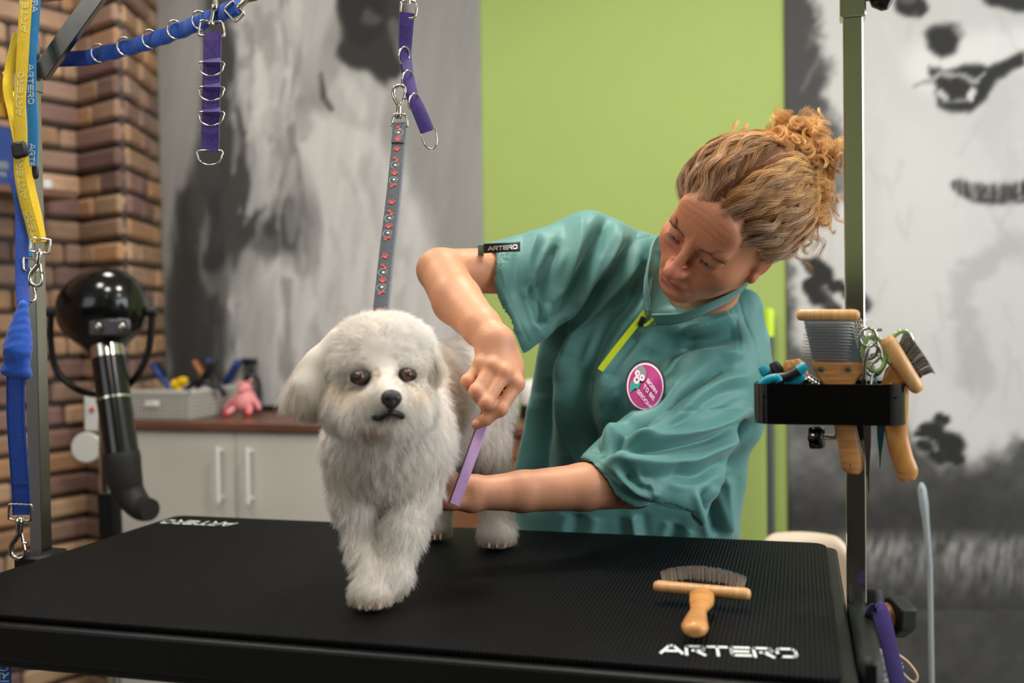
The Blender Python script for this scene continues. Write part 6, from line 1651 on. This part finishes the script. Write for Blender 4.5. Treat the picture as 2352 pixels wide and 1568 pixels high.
# leash to the dog
dl = 1.44; le = empty('patterned_leash', P(872, 735, 1.30), 'grey leash with red bones and paw prints rising from the white dog', 'leash')
snap = snap_hook(P(919, 196, dl + .004), nrm(P(917, 300, dl) - P(922, 190, dl)), CR, 1.0, le, 'snap_hook', bow=False)
b = MB(); b.tube(smoothpath([P(918, 262, dl), P(906, 264, dl), P(900, 284, dl), P(903, 290, dl), P(931, 292, dl), P(936, 287, dl), P(932, 265, dl)], 3, closed=True), .0016, 10, closed=True); b.build('swivel_bow', M['nickel'], snap)
k = NT('charcoal_printed_webbing'); tc = k.n('ShaderNodeTexCoord'); nz = k.n('ShaderNodeTexNoise', Scale=900.0); k.l(tc.outputs['Object'], nz.inputs[0]); cr = k.n('ShaderNodeValToRGB'); k.l(nz.outputs[0], cr.inputs[0])
cr.color_ramp.elements[0].position = .35; cr.color_ramp.elements[0].color = list(lin((52, 56, 62))) + [1]; cr.color_ramp.elements[1].position = .75; cr.color_ramp.elements[1].color = list(lin((98, 104, 112))) + [1]
k.l(cr.outputs[0], k.b.inputs['Base Color']); k.b.inputs['Roughness'].default_value = .85; M['leash'] = k.m
M['redprint'] = mat('red_print', (206, 66, 58), .7, noise=.05); M['leashedge'] = mat('frayed_grey_edge', (128, 132, 140), .9, noise=.3, nscale=600)
LP = lambda t: P(np.interp(t, [0, .35, .7, 1], [918, 902, 883, 869]), 285 + t * 460, 1.44 - .19 * t)
lp_ = np.array([LP(t) for t in np.linspace(0, 1, 30)]); b = MB(); b.ribbon(lp_, .0168, .0020, nrm(CR + CU * .05)); wb = b.build('webbing', M['leash'], le)
lp2 = lp_ + CF * .006 + CR * .0035; b = MB(); b.ribbon(lp2, .0150, .0020, nrm(CR + CF * .15)); b.build('webbing_back', M['leashedge'], le)
b = MB(); b.ribbon(np.array([LP(t) - CF * .002 for t in np.linspace(-.005, .095, 6)]), .0175, .0028, CR); b.build('stitched_fold', M['leash'], le)
bd_r = MB(); bd_w = MB(); off = -CF * .0022
def frm(t): return LP(t) + off - (CF * .0016 if t < .1 else 0), nrm(CR), nrm(LP(t - .01) - LP(t + .01))
def blob(mb, c, u, v, r, n=10): mb.add([c + u * r * math.cos(a) + v * r * math.sin(a) for a in np.linspace(0, 2 * math.pi, n + 1)[:-1]], [tuple(range(n))])
def paw(mb, t, s=1.0, rot=0.0):
    c, u, v = frm(t); u, v = u * math.cos(rot) + v * math.sin(rot), v * math.cos(rot) - u * math.sin(rot)
    blob(mb, c - v * .0008 * s, u, v, .0019 * s); 
    for du, dv in ((-.0026, .0004), (-.0011, .0024), (.0012, .0024), (.0027, .0004)): blob(mb, c + u * du * s + v * dv * s, u, v, .00095 * s, 8)
def bone(mb, t, rot):
    c, u, v = frm(t); d = u * math.cos(rot) + v * math.sin(rot); q = v * math.cos(rot) - u * math.sin(rot)
    mb.add([c - d * .003 - q * .0009, c + d * .003 - q * .0009, c + d * .003 + q * .0009, c - d * .003 + q * .0009], [(0, 1, 2, 3)])
    for a in (-1, 1):
        for e_ in (-1, 1): blob(mb, c + d * a * .0033 + q * e_ * .0011, d, q, .0014, 8)
def spiral(mb, t, s_):
    c, u, v = frm(t); mb.tube([c + u * s_ * (.0062 * math.cos(a) * (1 - a * .09)) + v * .0062 * math.sin(a) * (1 - a * .09) for a in np.linspace(-1.5, 4.2, 18)], .00016, 4, cap=False)
for base in (.12, .385, .655):
    paw(bd_r, base + .005, 1.35, .3); bone(bd_r, base + .055, 2.2); paw(bd_w, base + .085, .6); spiral(bd_w, base + .083, -1); paw(bd_r, base + .125, 1.35); paw(bd_w, base + .158, .6); spiral(bd_w, base + .160, -1); bone(bd_r, base + .185, .6)
bone(bd_r, .022, 2.2); paw(bd_w, .044, .6); spiral(bd_w, .042, 1); paw(bd_r, .075, 1.35); paw(bd_r, .93, 1.2); bone(bd_r, .965, .8)
bd_r.build('red_motifs', M['redprint'], wb, smooth=False); bd_w.build('white_motifs', M['printwhite'], wb, smooth=False)
b = MB(); nc = P(868, 745, 1.25); 
ring_ = [P(868, 742, 1.235), P(905, 760, 1.24)]
# leash end disappears in the fur behind the head

# blue padded strap with rings from the brace to the right
db = 1.60; bs = empty('blue_strap', P(300, 130, db), 'royal blue padded strap with a row of rings stretched from the left post', 'strap')
def BS(t): return P(118 + t * 430, np.interp(t, [0, .2, .5, .8, 1], [137, 133, 100, 52, 14]), 1.62 - .13 * t)
b = MB(); b.ribbon(np.array([BS(t) for t in np.linspace(0, .25, 8)]), .0235, .004, CU); b.build('webbing', M['bluedark'], bs)
tt = np.linspace(.2, 1, 90); wv = .0025 * np.sin(tt * 2 * np.pi * 11); b = MB(); b.ribbon(np.array([BS(t) - CF * w_ for t, w_ in zip(tt, wv)]), .0225, .0085, nrm(CU - CF * .1)); b.build('padded_webbing', M['blue'], bs)
b = MB()
for t0 in np.linspace(.24, .97, 26): b.tube([BS(t0) + CU * .010 - CF * .0066, BS(t0) - CU * .010 - CF * .0066], .0004, 4)
b.build('stitching', M['bluedark'], bs)
for i, (x, y) in enumerate(((233, 120), (292, 109), (350, 95), (407, 76), (464, 57))):
    t = (x - 118) / 430; c = BS(t) - CF * .004; a = np.linspace(-.2, 4.4, 22); uu = nrm(-CR + CU * .2); b = MB()
    b.tube([c + uu * (.0125 * math.sin(q_)) + CU * .0135 * math.cos(q_) - CF * .004 for q_ in np.linspace(-.35, 3.35, 20)], .0014, 10); b.build('ring', M['nickel'], bs)
h = snap_hook(P(600, -30, 1.49), nrm(P(548, 18, 1.49) - P(600, -30, 1.49)), CU, 1.0, bs)

# yellow and light blue lead looped on the left post
dy = 1.545
yl = empty('yellow_lead', P(90, 560, dy), 'yellow webbing lead with pale lettering hanging on the left post', 'lead')
ypts = [P(62, -40, dy), P(56, 60, dy), P(50, 160, dy), P(45, 240, dy), P(48, 320, dy), P(46, 390, dy), P(56, 450, dy), P(72, 510, dy), P(82, 552, dy)]
ysp = smoothpath(ypts, 8); sdY = nrm(CR - CF * .15); b = MB(); b.ribbon(ysp, .0195, .0022, sdY); yw = b.build('webbing', M['yellow'], yl)
y2 = [P(40, 80, dy + .03), P(22, 160, dy + .03), P(18, 210, dy + .02), P(30, 270, dy + .012), P(42, 330, dy + .010)]; b = MB(); b.ribbon(smoothpath(y2, 8), .0185, .002, nrm(CR * .3 + CF)); b.build('back_webbing', M['yellow'], yl)
y3 = [P(52, 360, dy + .006), P(66, 430, dy + .008), P(82, 500, dy + .006), P(92, 556, dy + .003)]; b = MB(); b.ribbon(smoothpath(y3, 8), .0185, .002, nrm(CR + CF * .6)); b.build('back_webbing', M['yellow'], yl)
b = MB(); c = P(45, 344, dy - .002); b.box(c, (.0118, .0045, .0125), frame(nrm(CR + CU * .2), CF), bev=.004); b.build('keeper', M['blackmatte'], yl)
def on_path(sp, s_, off_u, sd, lift):
    seg = np.linalg.norm(np.diff(sp, axis=0), axis=1); cum = np.concatenate([[0], np.cumsum(seg)]); q = np.array([np.interp(s_, cum, sp[:, i]) for i in range(3)])
    return q + sd * off_u - CF * lift
def strap_text(sp, s0, s1, wid, sd, m, parent, flip=1, n=3):
    b = MB()
    text_mesh(b, 'ARTERO', lambda u, v, t: on_path(sp, s0 + (s1 - s0) * u / t, (v - .5) * wid * flip, sd, .0017), sw=.17, gap=.28, sub=n); return b.build('lettering', m, parent, smooth=False)
for s0, s1, fl_ in ((.075, .005, -1), (.20, .135, -1), (.325, .26, -1), (.405, .345, -1)): strap_text(ysp, s0, s1, .0105, sdY, M['printyellow'], yw, -1)
snap_hook(P(82, 656, dy), nrm(P(92, 556, dy) - P(80, 660, dy)), CR, 1.15, yl)
lb_ = empty('light_blue_lead', P(72, 590, dy + .01), 'light blue webbing lead with white lettering hanging behind the yellow lead', 'lead')
lpts = [P(84, -40, dy + .012), P(78, 60, dy + .012), P(72, 130, dy + .010), P(72, 220, dy + .010), P(76, 300, dy + .010), P(74, 380, dy + .010)]
lsp = smoothpath(lpts, 8); b = MB(); b.ribbon(lsp, .0165, .0022, sdY); lw = b.build('webbing', M['lightblue'], lb_)
for s0, s1 in ((.045, -.01), (.125, .185), (.245, .30)): strap_text(lsp, s0, s1, .0095, sdY, M['printwhite'], lw, 1)
b = MB(); b.box(P(80, 396, dy + .014), (.006, .003, .010), frame(CR, CF), bev=.003); b.build('keeper', M['blackmatte'], lb_)
b = MB(); b.ribbon(smoothpath([P(68, 410, dy + .014), P(58, 480, dy + .02), P(62, 550, dy + .016), P(70, 590, dy + .012)], 8), .008, .002, nrm(CR * .4 + CF)); b.build('thin_webbing', M['lightblue'], lb_)
snap_hook(P(72, 692, dy + .008), nrm(P(70, 590, dy + .008) - P(72, 692, dy + .008)), nrm(CR * .4 + CF), 1.05, lb_)

# deep blue belt hanging further left
dd0 = 1.52; be = empty('blue_belt', P(45, 1180, dd0), 'deep blue stitched webbing belt with folded pad hanging down beside the left post', 'belt')
b = MB(); b.ribbon(smoothpath([P(30, 395, dd0 + .05), P(48, 470, dd0 + .04), P(50, 560, dd0 + .03), P(50, 640, dd0 + .02), P(54, 700, dd0 + .01)], 6), .018, .004, nrm(CR + CF * .5)); b.build('upper_webbing', M['bluedark'], be)
pd = SDF(); pd.cap(P(54, 700, dd0), P(40, 800, dd0), .007, .020, k=.01); pd.tri(P(44, 760, dd0), P(18, 846, dd0), P(60, 858, dd0), .0085, k=.012); pd.cap(P(12, 852, dd0), P(60, 862, dd0 + .006), .006, .007, k=.008)
V, F = pd.mesh(.0025, 2); N_ = vnormals(V, F); V = V + N_ * (noise3(V, 120, 2)[:, 0] * .0012)[:, None]; link_mesh('folded_pad', V, F, M['blue'], be)
bp_ = [P(36, 850, dd0), P(36, 950, dd0), P(42, 1050, dd0), P(48, 1130, dd0), P(49, 1182, dd0)]; bsp = smoothpath(bp_, 8); b = MB(); b.ribbon(bsp, .0265, .0035, CR); b.build('webbing', M['bluedark'], be)
b = MB()
for s_ in (-1, 1): b.tube([q + CR * s_ * .0108 - CF * .0022 for q in bsp], .0003, 4)
stitch_box(b, P(48, 1150, dd0 - .0025), CR, CU, -CF * .001, .009, .010); b.tube([P(30, 1112, dd0 - .003), P(66, 1112, dd0 - .003)], .0007, 5); b.build('stitching', mat('dark_blue_thread', (10, 30, 84), .8), be)
snap_hook(P(42, 1282, dd0), nrm(P(48, 1185, dd0) - P(44, 1282, dd0)), CR, 1.30, be)
# lettered blue strap at the lower left corner, under the table
b0 = P(8, 1530, 1.30); us = empty('lettered_strap', b0, 'blue strap with white lettering hanging below the table\'s left corner', 'strap')
usp = smoothpath([P(12, 1400, 1.30), P(10, 1480, 1.30), P(9, 1560, 1.30), P(8, 1700, 1.30)], 8); b = MB(); b.ribbon(usp, .018, .003, CR); uw = b.build('webbing', M['blue'], us)
strap_text(usp, .145, .065, .013, CR, M['printwhite'], uw, -1)

# ================================================================ STAND DRYER
dd = 2.32; dry = empty('stand_dryer', P(250, 1300, dd), 'black stand dryer with round glossy head and bent nozzle before the brick wall', 'dryer')
hs = SDF(); hs.ell(P(232, 712, dd), (.098, .090, .088), frame(CR, CF), k=.03); hs.ell(P(250, 700, dd - .02), (.075, .075, .080), frame(CR, CF), k=.03); hs.cap(P(236, 740, dd), P(240, 800, dd), .055, .034, k=.03)
V, F = hs.mesh(.006, 2); hdm = link_mesh('motor_head', V, F, M['blackgloss'], dry)
b = MB(); R_ = frame(CR, CF); b.box(P(252, 752, dd - .090), (.046, .006, .020), R_, bev=.006); pan = b.build('control_panel', mat('dark_grey_panel', (52, 52, 60), .35), hdm)
for x in (228, 282): b = MB(); b.lathe(P(x, 752, dd - .095), -CF, [(.009, 0), (.009, .008), (.006, .010)], 16); b.build('knob', M['brushed'], pan)
ax = nrm(P(246, 830, dd) - P(268, 1040, dd - .06)); 
def DT(t): return P(246 + 34 * t, 800 + 250 * t, dd - .02 - .05 * t)
b = MB(); b.tube([DT(t) for t in (-.02, .1)], .036, 32); b.build('chrome_collar', M['chrome'], dry)
b = MB(); b.tube([DT(t) for t in (.09, .3, .46)], .0365, 32); b.tube([DT(t) for t in (.47, .7, 1.0)], .0365, 32); b.build('air_tube', M['blackgloss'], dry)
b = MB(); b.tube([DT(t) for t in (.455, .475)], .0378, 32); b.build('chrome_ring', M['chrome'], dry)
nz_ = smoothpath([DT(.95), P(285, 1090, dd - .07), P(296, 1130, dd - .07), P(322, 1164, dd - .08), P(345, 1170, dd - .10)], 6); b = MB(); b.tube(nz_, np.interp(np.linspace(0, 4, 25), [0, .4, 1.5, 3, 4], [.038, .040, .036, .028, .024]), 32); b.build('nozzle', M['blackmatte'], dry)
yk = smoothpath([P(117, 715, dd), P(116, 780, dd), P(130, 850, dd), P(180, 895, dd), P(240, 905, dd + .05), P(300, 880, dd), P(340, 810, dd), P(350, 720, dd)], 6); b = MB(); b.tube(yk, .0075, 12); b.build('yoke', M['blackmetal'], dry)
for x in (122, 342):
    b = MB(); s_ = 1 if x > 200 else -1; b.tube([P(x - s_ * 18, 714, dd), P(x + s_ * 18, 716, dd)], .0115, 16); b.build('side_knob', M['blackmatte'], dry)
b = MB(); b.tube([P(240, 905, dd + .055), P(242, 1100, dd + .055), P(252, 1300, dd + .055)], .014, 20); b.build('stand_pole', M['chrome'], dry)
pb_ = P(252, 1130, dd + .055); b = MB(); b.tube([P(250, 1130, dd + .055), P(258, 1290, dd + .055)], .026, 24); b.build('pole_sleeve', M['blackmetal'], dry)
b = MB(); g = P(256, 1300, dd + .055); b.tube([g, (g[0], g[1], .06)], .018, 16); b.build('lower_pole', M['chrome'], dry)
for i in range(5):
    a = i * 2 * math.pi / 5; b = MB(); b.tube([(g[0], g[1], .075), (g[0] + .26 * math.cos(a), g[1] + .26 * math.sin(a), .045)], [.018, .012], 10); b.build('base_leg', M['blackmetal'], dry)
# flat white round paddle hanging on the wall by the dryer
dw_ = 2.62; wh = empty('round_white_paddle', P(200, 1060, dw_), 'white round paddle with a small red dot hanging behind the black dryer tube', 'paddle')
b = MB(); b.lathe(P(199, 1027, dw_), CF, [(.036, -.006), (.038, -.004), (.038, .006), (.034, .008)], 32); b.build('disc', M['whiteplastic'], wh)
b = MB(); b.box(P(211, 945, dw_ + .002), (.019, .005, .050), frame(CR, CF), bev=.004); hd2 = b.build('handle', M['whiteplastic'], wh)
b = MB(); b.ball(P(211, 940, dw_ - .006), .006, 12); b.build('red_dot', M['red'], hd2)
b = MB(); b.tube([P(211, 900, dw_ + .004), P(211, 880, dw_ + .12)], .003, 8); tag(b.build('wall_hook', M['brushed']), 'small metal hook on the brick wall carrying the white round paddle', 'hook')

# ================================================================ WALL SHELF (left) and brass lamp
ds = 2.75; u_w = np.array([*nrm(Bc - Ac), 0]); n_w = np.array([u_w[1], -u_w[0], 0])
s0 = np.array([*Bc, 0]) - u_w * .10; zsf = P(150, 440, 2.9)[2]
sh = empty('wall_shelf', s0 - u_w * .7 + Z_ * zsf, 'brown wood shelf on the brick wall behind the left post', 'shelf')
R_ = np.stack([u_w, n_w, Z_], 1); b = MB(); b.box(s0 - u_w * .75 + n_w * .10 + Z_ * zsf, (.72, .085, .011), R_, bev=.002); b.build('board', M['counter'], sh)
for q in (.62,):
    c = s0 - u_w * q + n_w * .03 + Z_ * (zsf - .011); b = MB(); b.box(c - Z_ * .085, (.007, .005, .085), R_, bev=.002); b.box(c + n_w * .05 - Z_ * .006, (.007, .06, .005), R_, bev=.002); b.build('bracket', M['blackmetal'], sh)
def onshelf(px, back=.07):
    o = CAM; d = P(px, 430, 1.0) - CAM; A = s0 + n_w * (.02 + back); t = ((A - o) @ n_w) / (d @ n_w); q = o + d * t; return np.array([q[0], q[1], zsf + .0115])
q = onshelf(105); e = empty('white_candle', q, 'small white cup standing on the wall shelf beside the left post', 'cup')
b = MB(); b.lathe(q, Z_, [(.018, 0), (.020, .003), (.020, .034), (.017, .034), (.017, .006)], 20); b.build('body', M['whiteplastic'], e)  # cup body is plain white plastic
q = onshelf(-8, .07); e = empty('blue_tin', q, 'dark blue tin with pale print on the wall shelf at the left picture edge', 'tin')
b = MB(); b.box(q + Z_ * .085, (.045, .03, .085), R_, bev=.004); tb_ = b.build('body', M['bluep'], e)
b = MB(); b.box(q + Z_ * .06 + n_w * .0305, (.018, .0006, .010), R_); b.box(q + Z_ * .035 + n_w * .0305, (.014, .0006, .006), R_); b.build('printed_label', M['pinpad'], tb_)
q = onshelf(42, .03); e = empty('grey_bottle', q, 'grey bottle on the wall shelf behind the yellow lead', 'bottle'); b = MB(); b.lathe(q, Z_, [(.03, 0), (.032, .004), (.032, .10), (.02, .125), (.012, .135), (.012, .155)], 24); b.build('body', M['pinpad'], e)
# brass wall lamp seen at the left picture edge
M['brass'] = mat('brass', (220, 170, 70), .2, 1.0); q = P(8, 218, 2.35); e = empty('brass_lamp', q, 'small brass wall lamp shade behind the yellow lead', 'lamp')
b = MB(); b.lathe(q, nrm(Z_ * -1 + n_w * .3), [(.012, -.03), (.02, -.02), (.035, .01), (.042, .035), (.040, .035), (.02, .0)], 24); b.build('shade', M['brass'], e)
b = MB(); wq = q - n_w * ((q - np.array([*Ac, 0])) @ n_w - .02); b.tube(smoothpath([q + Z_ * .028, q + Z_ * .05 - n_w * .05, wq + Z_ * .03], 6), .005, 8); b.build('arm', M['brass'], e)

# ================================================================ RIGHT SIDE: broom, chair, pole, things on the clamp
yb_ = WY - .05; br_ = empty('broom', PY(1770, 1400, yb_), 'black broom pole with lime green top leaning on the green wall', 'broom')
pt = PY(1767, 708, yb_ + .02); pbm = PY(1771, 1215, yb_ - .02); dwn = nrm(pbm - pt); fb = pt + dwn * ((pt[2] - .16) / -dwn[2])
b = MB(); b.tube([pt, pt + dwn * .004, pt + dwn * .01, pt + dwn * .078], [.007, .0125, .0135, .0125], 20); b.build('grip', mat('neon_green_plastic', (196, 226, 46), .4), br_)
b = MB(); b.tube([pt + dwn * .075, fb], .0105, 16); b.build('pole', M['darkgrey'], br_)
b = MB(); b.box((fb[0], fb[1] - .02, .14), (.13, .02, .02), bev=.006); b.build('head', M['blackp'], br_)
b = MB(); b.box((fb[0], fb[1] - .02, .065), (.125, .018, .062), bev=.004); b.build('bristles', M['darkgrey'], br_)
# pale round-backed chair
M['beige'] = mat('pale_beige_leatherette', (214, 196, 176), .55, noise=.03, nscale=20, bump=.1, bscale=300)
dc = 2.15; cc = P(1850, 1240, dc); ch = empty('round_chair', (cc[0], cc[1] + .1, 0), 'pale beige round-backed chair behind the table\'s right end', 'chair')
ztop = P(1800, 1222, dc)[2]; rX = (P(2006, 1400, dc)[0] - P(1690, 1400, dc)[0]) / 2; cxm = (P(2006, 1400, dc)[0] + P(1690, 1400, dc)[0]) / 2
bk_ = SDF(); bk_.box((cxm, cc[1], ztop - .22), (rX, .03, .22), rnd=.028, k=.01); 
ncut = 0
V, F = bk_.mesh(.008, 1)
xr = (V[:, 0] - cxm) / rX; drop = np.clip((np.abs(xr) - .42) / .58, 0, 1) ** 2.0; tz = np.clip((V[:, 2] - (ztop - .44)) / .44, 0, 1)
V[:, 2] -= drop * .16 * tz; V[:, 1] += -.14 * xr ** 2; link_mesh('backrest', V, F, M['beige'], ch)
s2 = SDF(); s2.ell((cxm, cc[1] - .20, .46), (rX, .22, .055), k=.01); V, F = s2.mesh(.010, 1); link_mesh('seat', V, F, M['beige'], ch)
for sx_, sy_2 in ((-1, -1), (1, -1), (-1, 1), (1, 1)):
    b = MB(); b.tube([(cxm + sx_ * .13, cc[1] - .20 + sy_2 * .13, .44), (cxm + sx_ * .17, cc[1] - .20 + sy_2 * .17, 0)], [.014, .010], 12); b.build('leg', M['bamboo_plain'], ch)
b = MB(); b.box((cxm, cc[1] - .03, .42), (.05, .03, .07), bev=.01); b.build('back_support', M['beige'], ch)
# grey plastic pole with hanging hole
dg = 2.0; gp_ = empty('grey_pole', P(2140, 1568, dg), 'grey plastic pole with a hanging hole standing before the right dog mural', 'pole')
g0, g1, g2 = P(2116, 1108, dg), P(2126, 1190, dg), P(2140, 1568, dg); dn = nrm(g2 - g1); gf = g2 + dn * ((g2[2] - .14) / -dn[2])
b = MB(); b.tube([g0, g0 + nrm(g1 - g0) * .004, g0 + nrm(g1 - g0) * .012, lerp(g0, g1, .6), g1, P(2136, 1300, dg), g2, gf], [.004, .0075, .0115, .0125, .0095, .0072, .0072, .0072], 16, flat=.7); b.build('shaft', mat('light_grey_plastic', (150, 158, 166), .45), gp_)
b = MB(); b.lathe(P(2118, 1126, dg - .009), -CF, [(.0035, -.004), (.0035, .0006)], 12); b.build('hang_hole', M['darkgrey'], gp_)
b = MB(); b.box((gf[0], gf[1], .075), (.11, .06, .07), bev=.01); b.build('head', M['darkgrey'], gp_)
# straps and bits hanging on the clamp at the lower right
dk = 1.195; ps = empty('purple_lead', P(2050, 1500, dk), 'purple webbing lead draped over the clamp at the lower right', 'lead')
ribbon_part('webbing', [P(2000, 1440, dk + .03), P(2004, 1405, dk + .005), P(2018, 1396, dk), P(2030, 1430, dk - .004), P(2044, 1490, dk - .006), P(2060, 1560, dk - .006), P(2075, 1640, dk)], .0185, .0025, nrm(CR + CU * .15), M['purple'], ps)
bk2 = empty('black_lead', P(2008, 1500, dk), 'black braided lead hanging beneath the purple lead at the clamp', 'lead')
ribbon_part('webbing', [P(2000, 1410, dk + .012), P(2006, 1404, dk + .008), P(2009, 1440, dk + .008), P(2010, 1480, dk + .012), P(2008, 1560, dk + .02), P(2010, 1640, dk + .02)], .011, .003, nrm(CR + CF * .3), M['blackmatte'], bk2)
b = MB(); b.tube(smoothpath([P(2058, 1500, dk + .01), P(2085, 1520, dk + .01), P(2106, 1550, dk + .01), P(2098, 1566, dk + .01), P(2076, 1548, dk + .012), P(2066, 1528, dk + .014), P(2060, 1505, dk + .014)], 6), .0016, 10)
tag(b.build('elastic_loop', mat('cream_elastic_cord', (216, 186, 160), .7)), 'cream elastic cord loop hanging behind the purple lead', 'cord')
k = NT('clear_crinkled_plastic'); k.b.inputs['Base Color'].default_value = (.86, .87, .88, 1); k.b.inputs['Roughness'].default_value = .18; k.b.inputs['Transmission Weight'].default_value = .55; k.b.inputs['Alpha'].default_value = .75
bg = SDF(); bg.ell(P(2030, 1548, dk + .03), (.020, .012, .026), frame(CR, CF), k=.01); bg.cap(P(2026, 1548, dk + .03), P(2012, 1600, dk + .03), .016, .018, k=.01); V, F = bg.mesh(.0022, 0); N_ = vnormals(V, F); V = V + N_ * (np.abs(noise3(V, 260, 4)[:, 0]) * .005)[:, None]
tag(link_mesh('plastic_bag', V, F, k.m), 'crumpled clear plastic bag hanging between clamp and purple lead', 'bag')
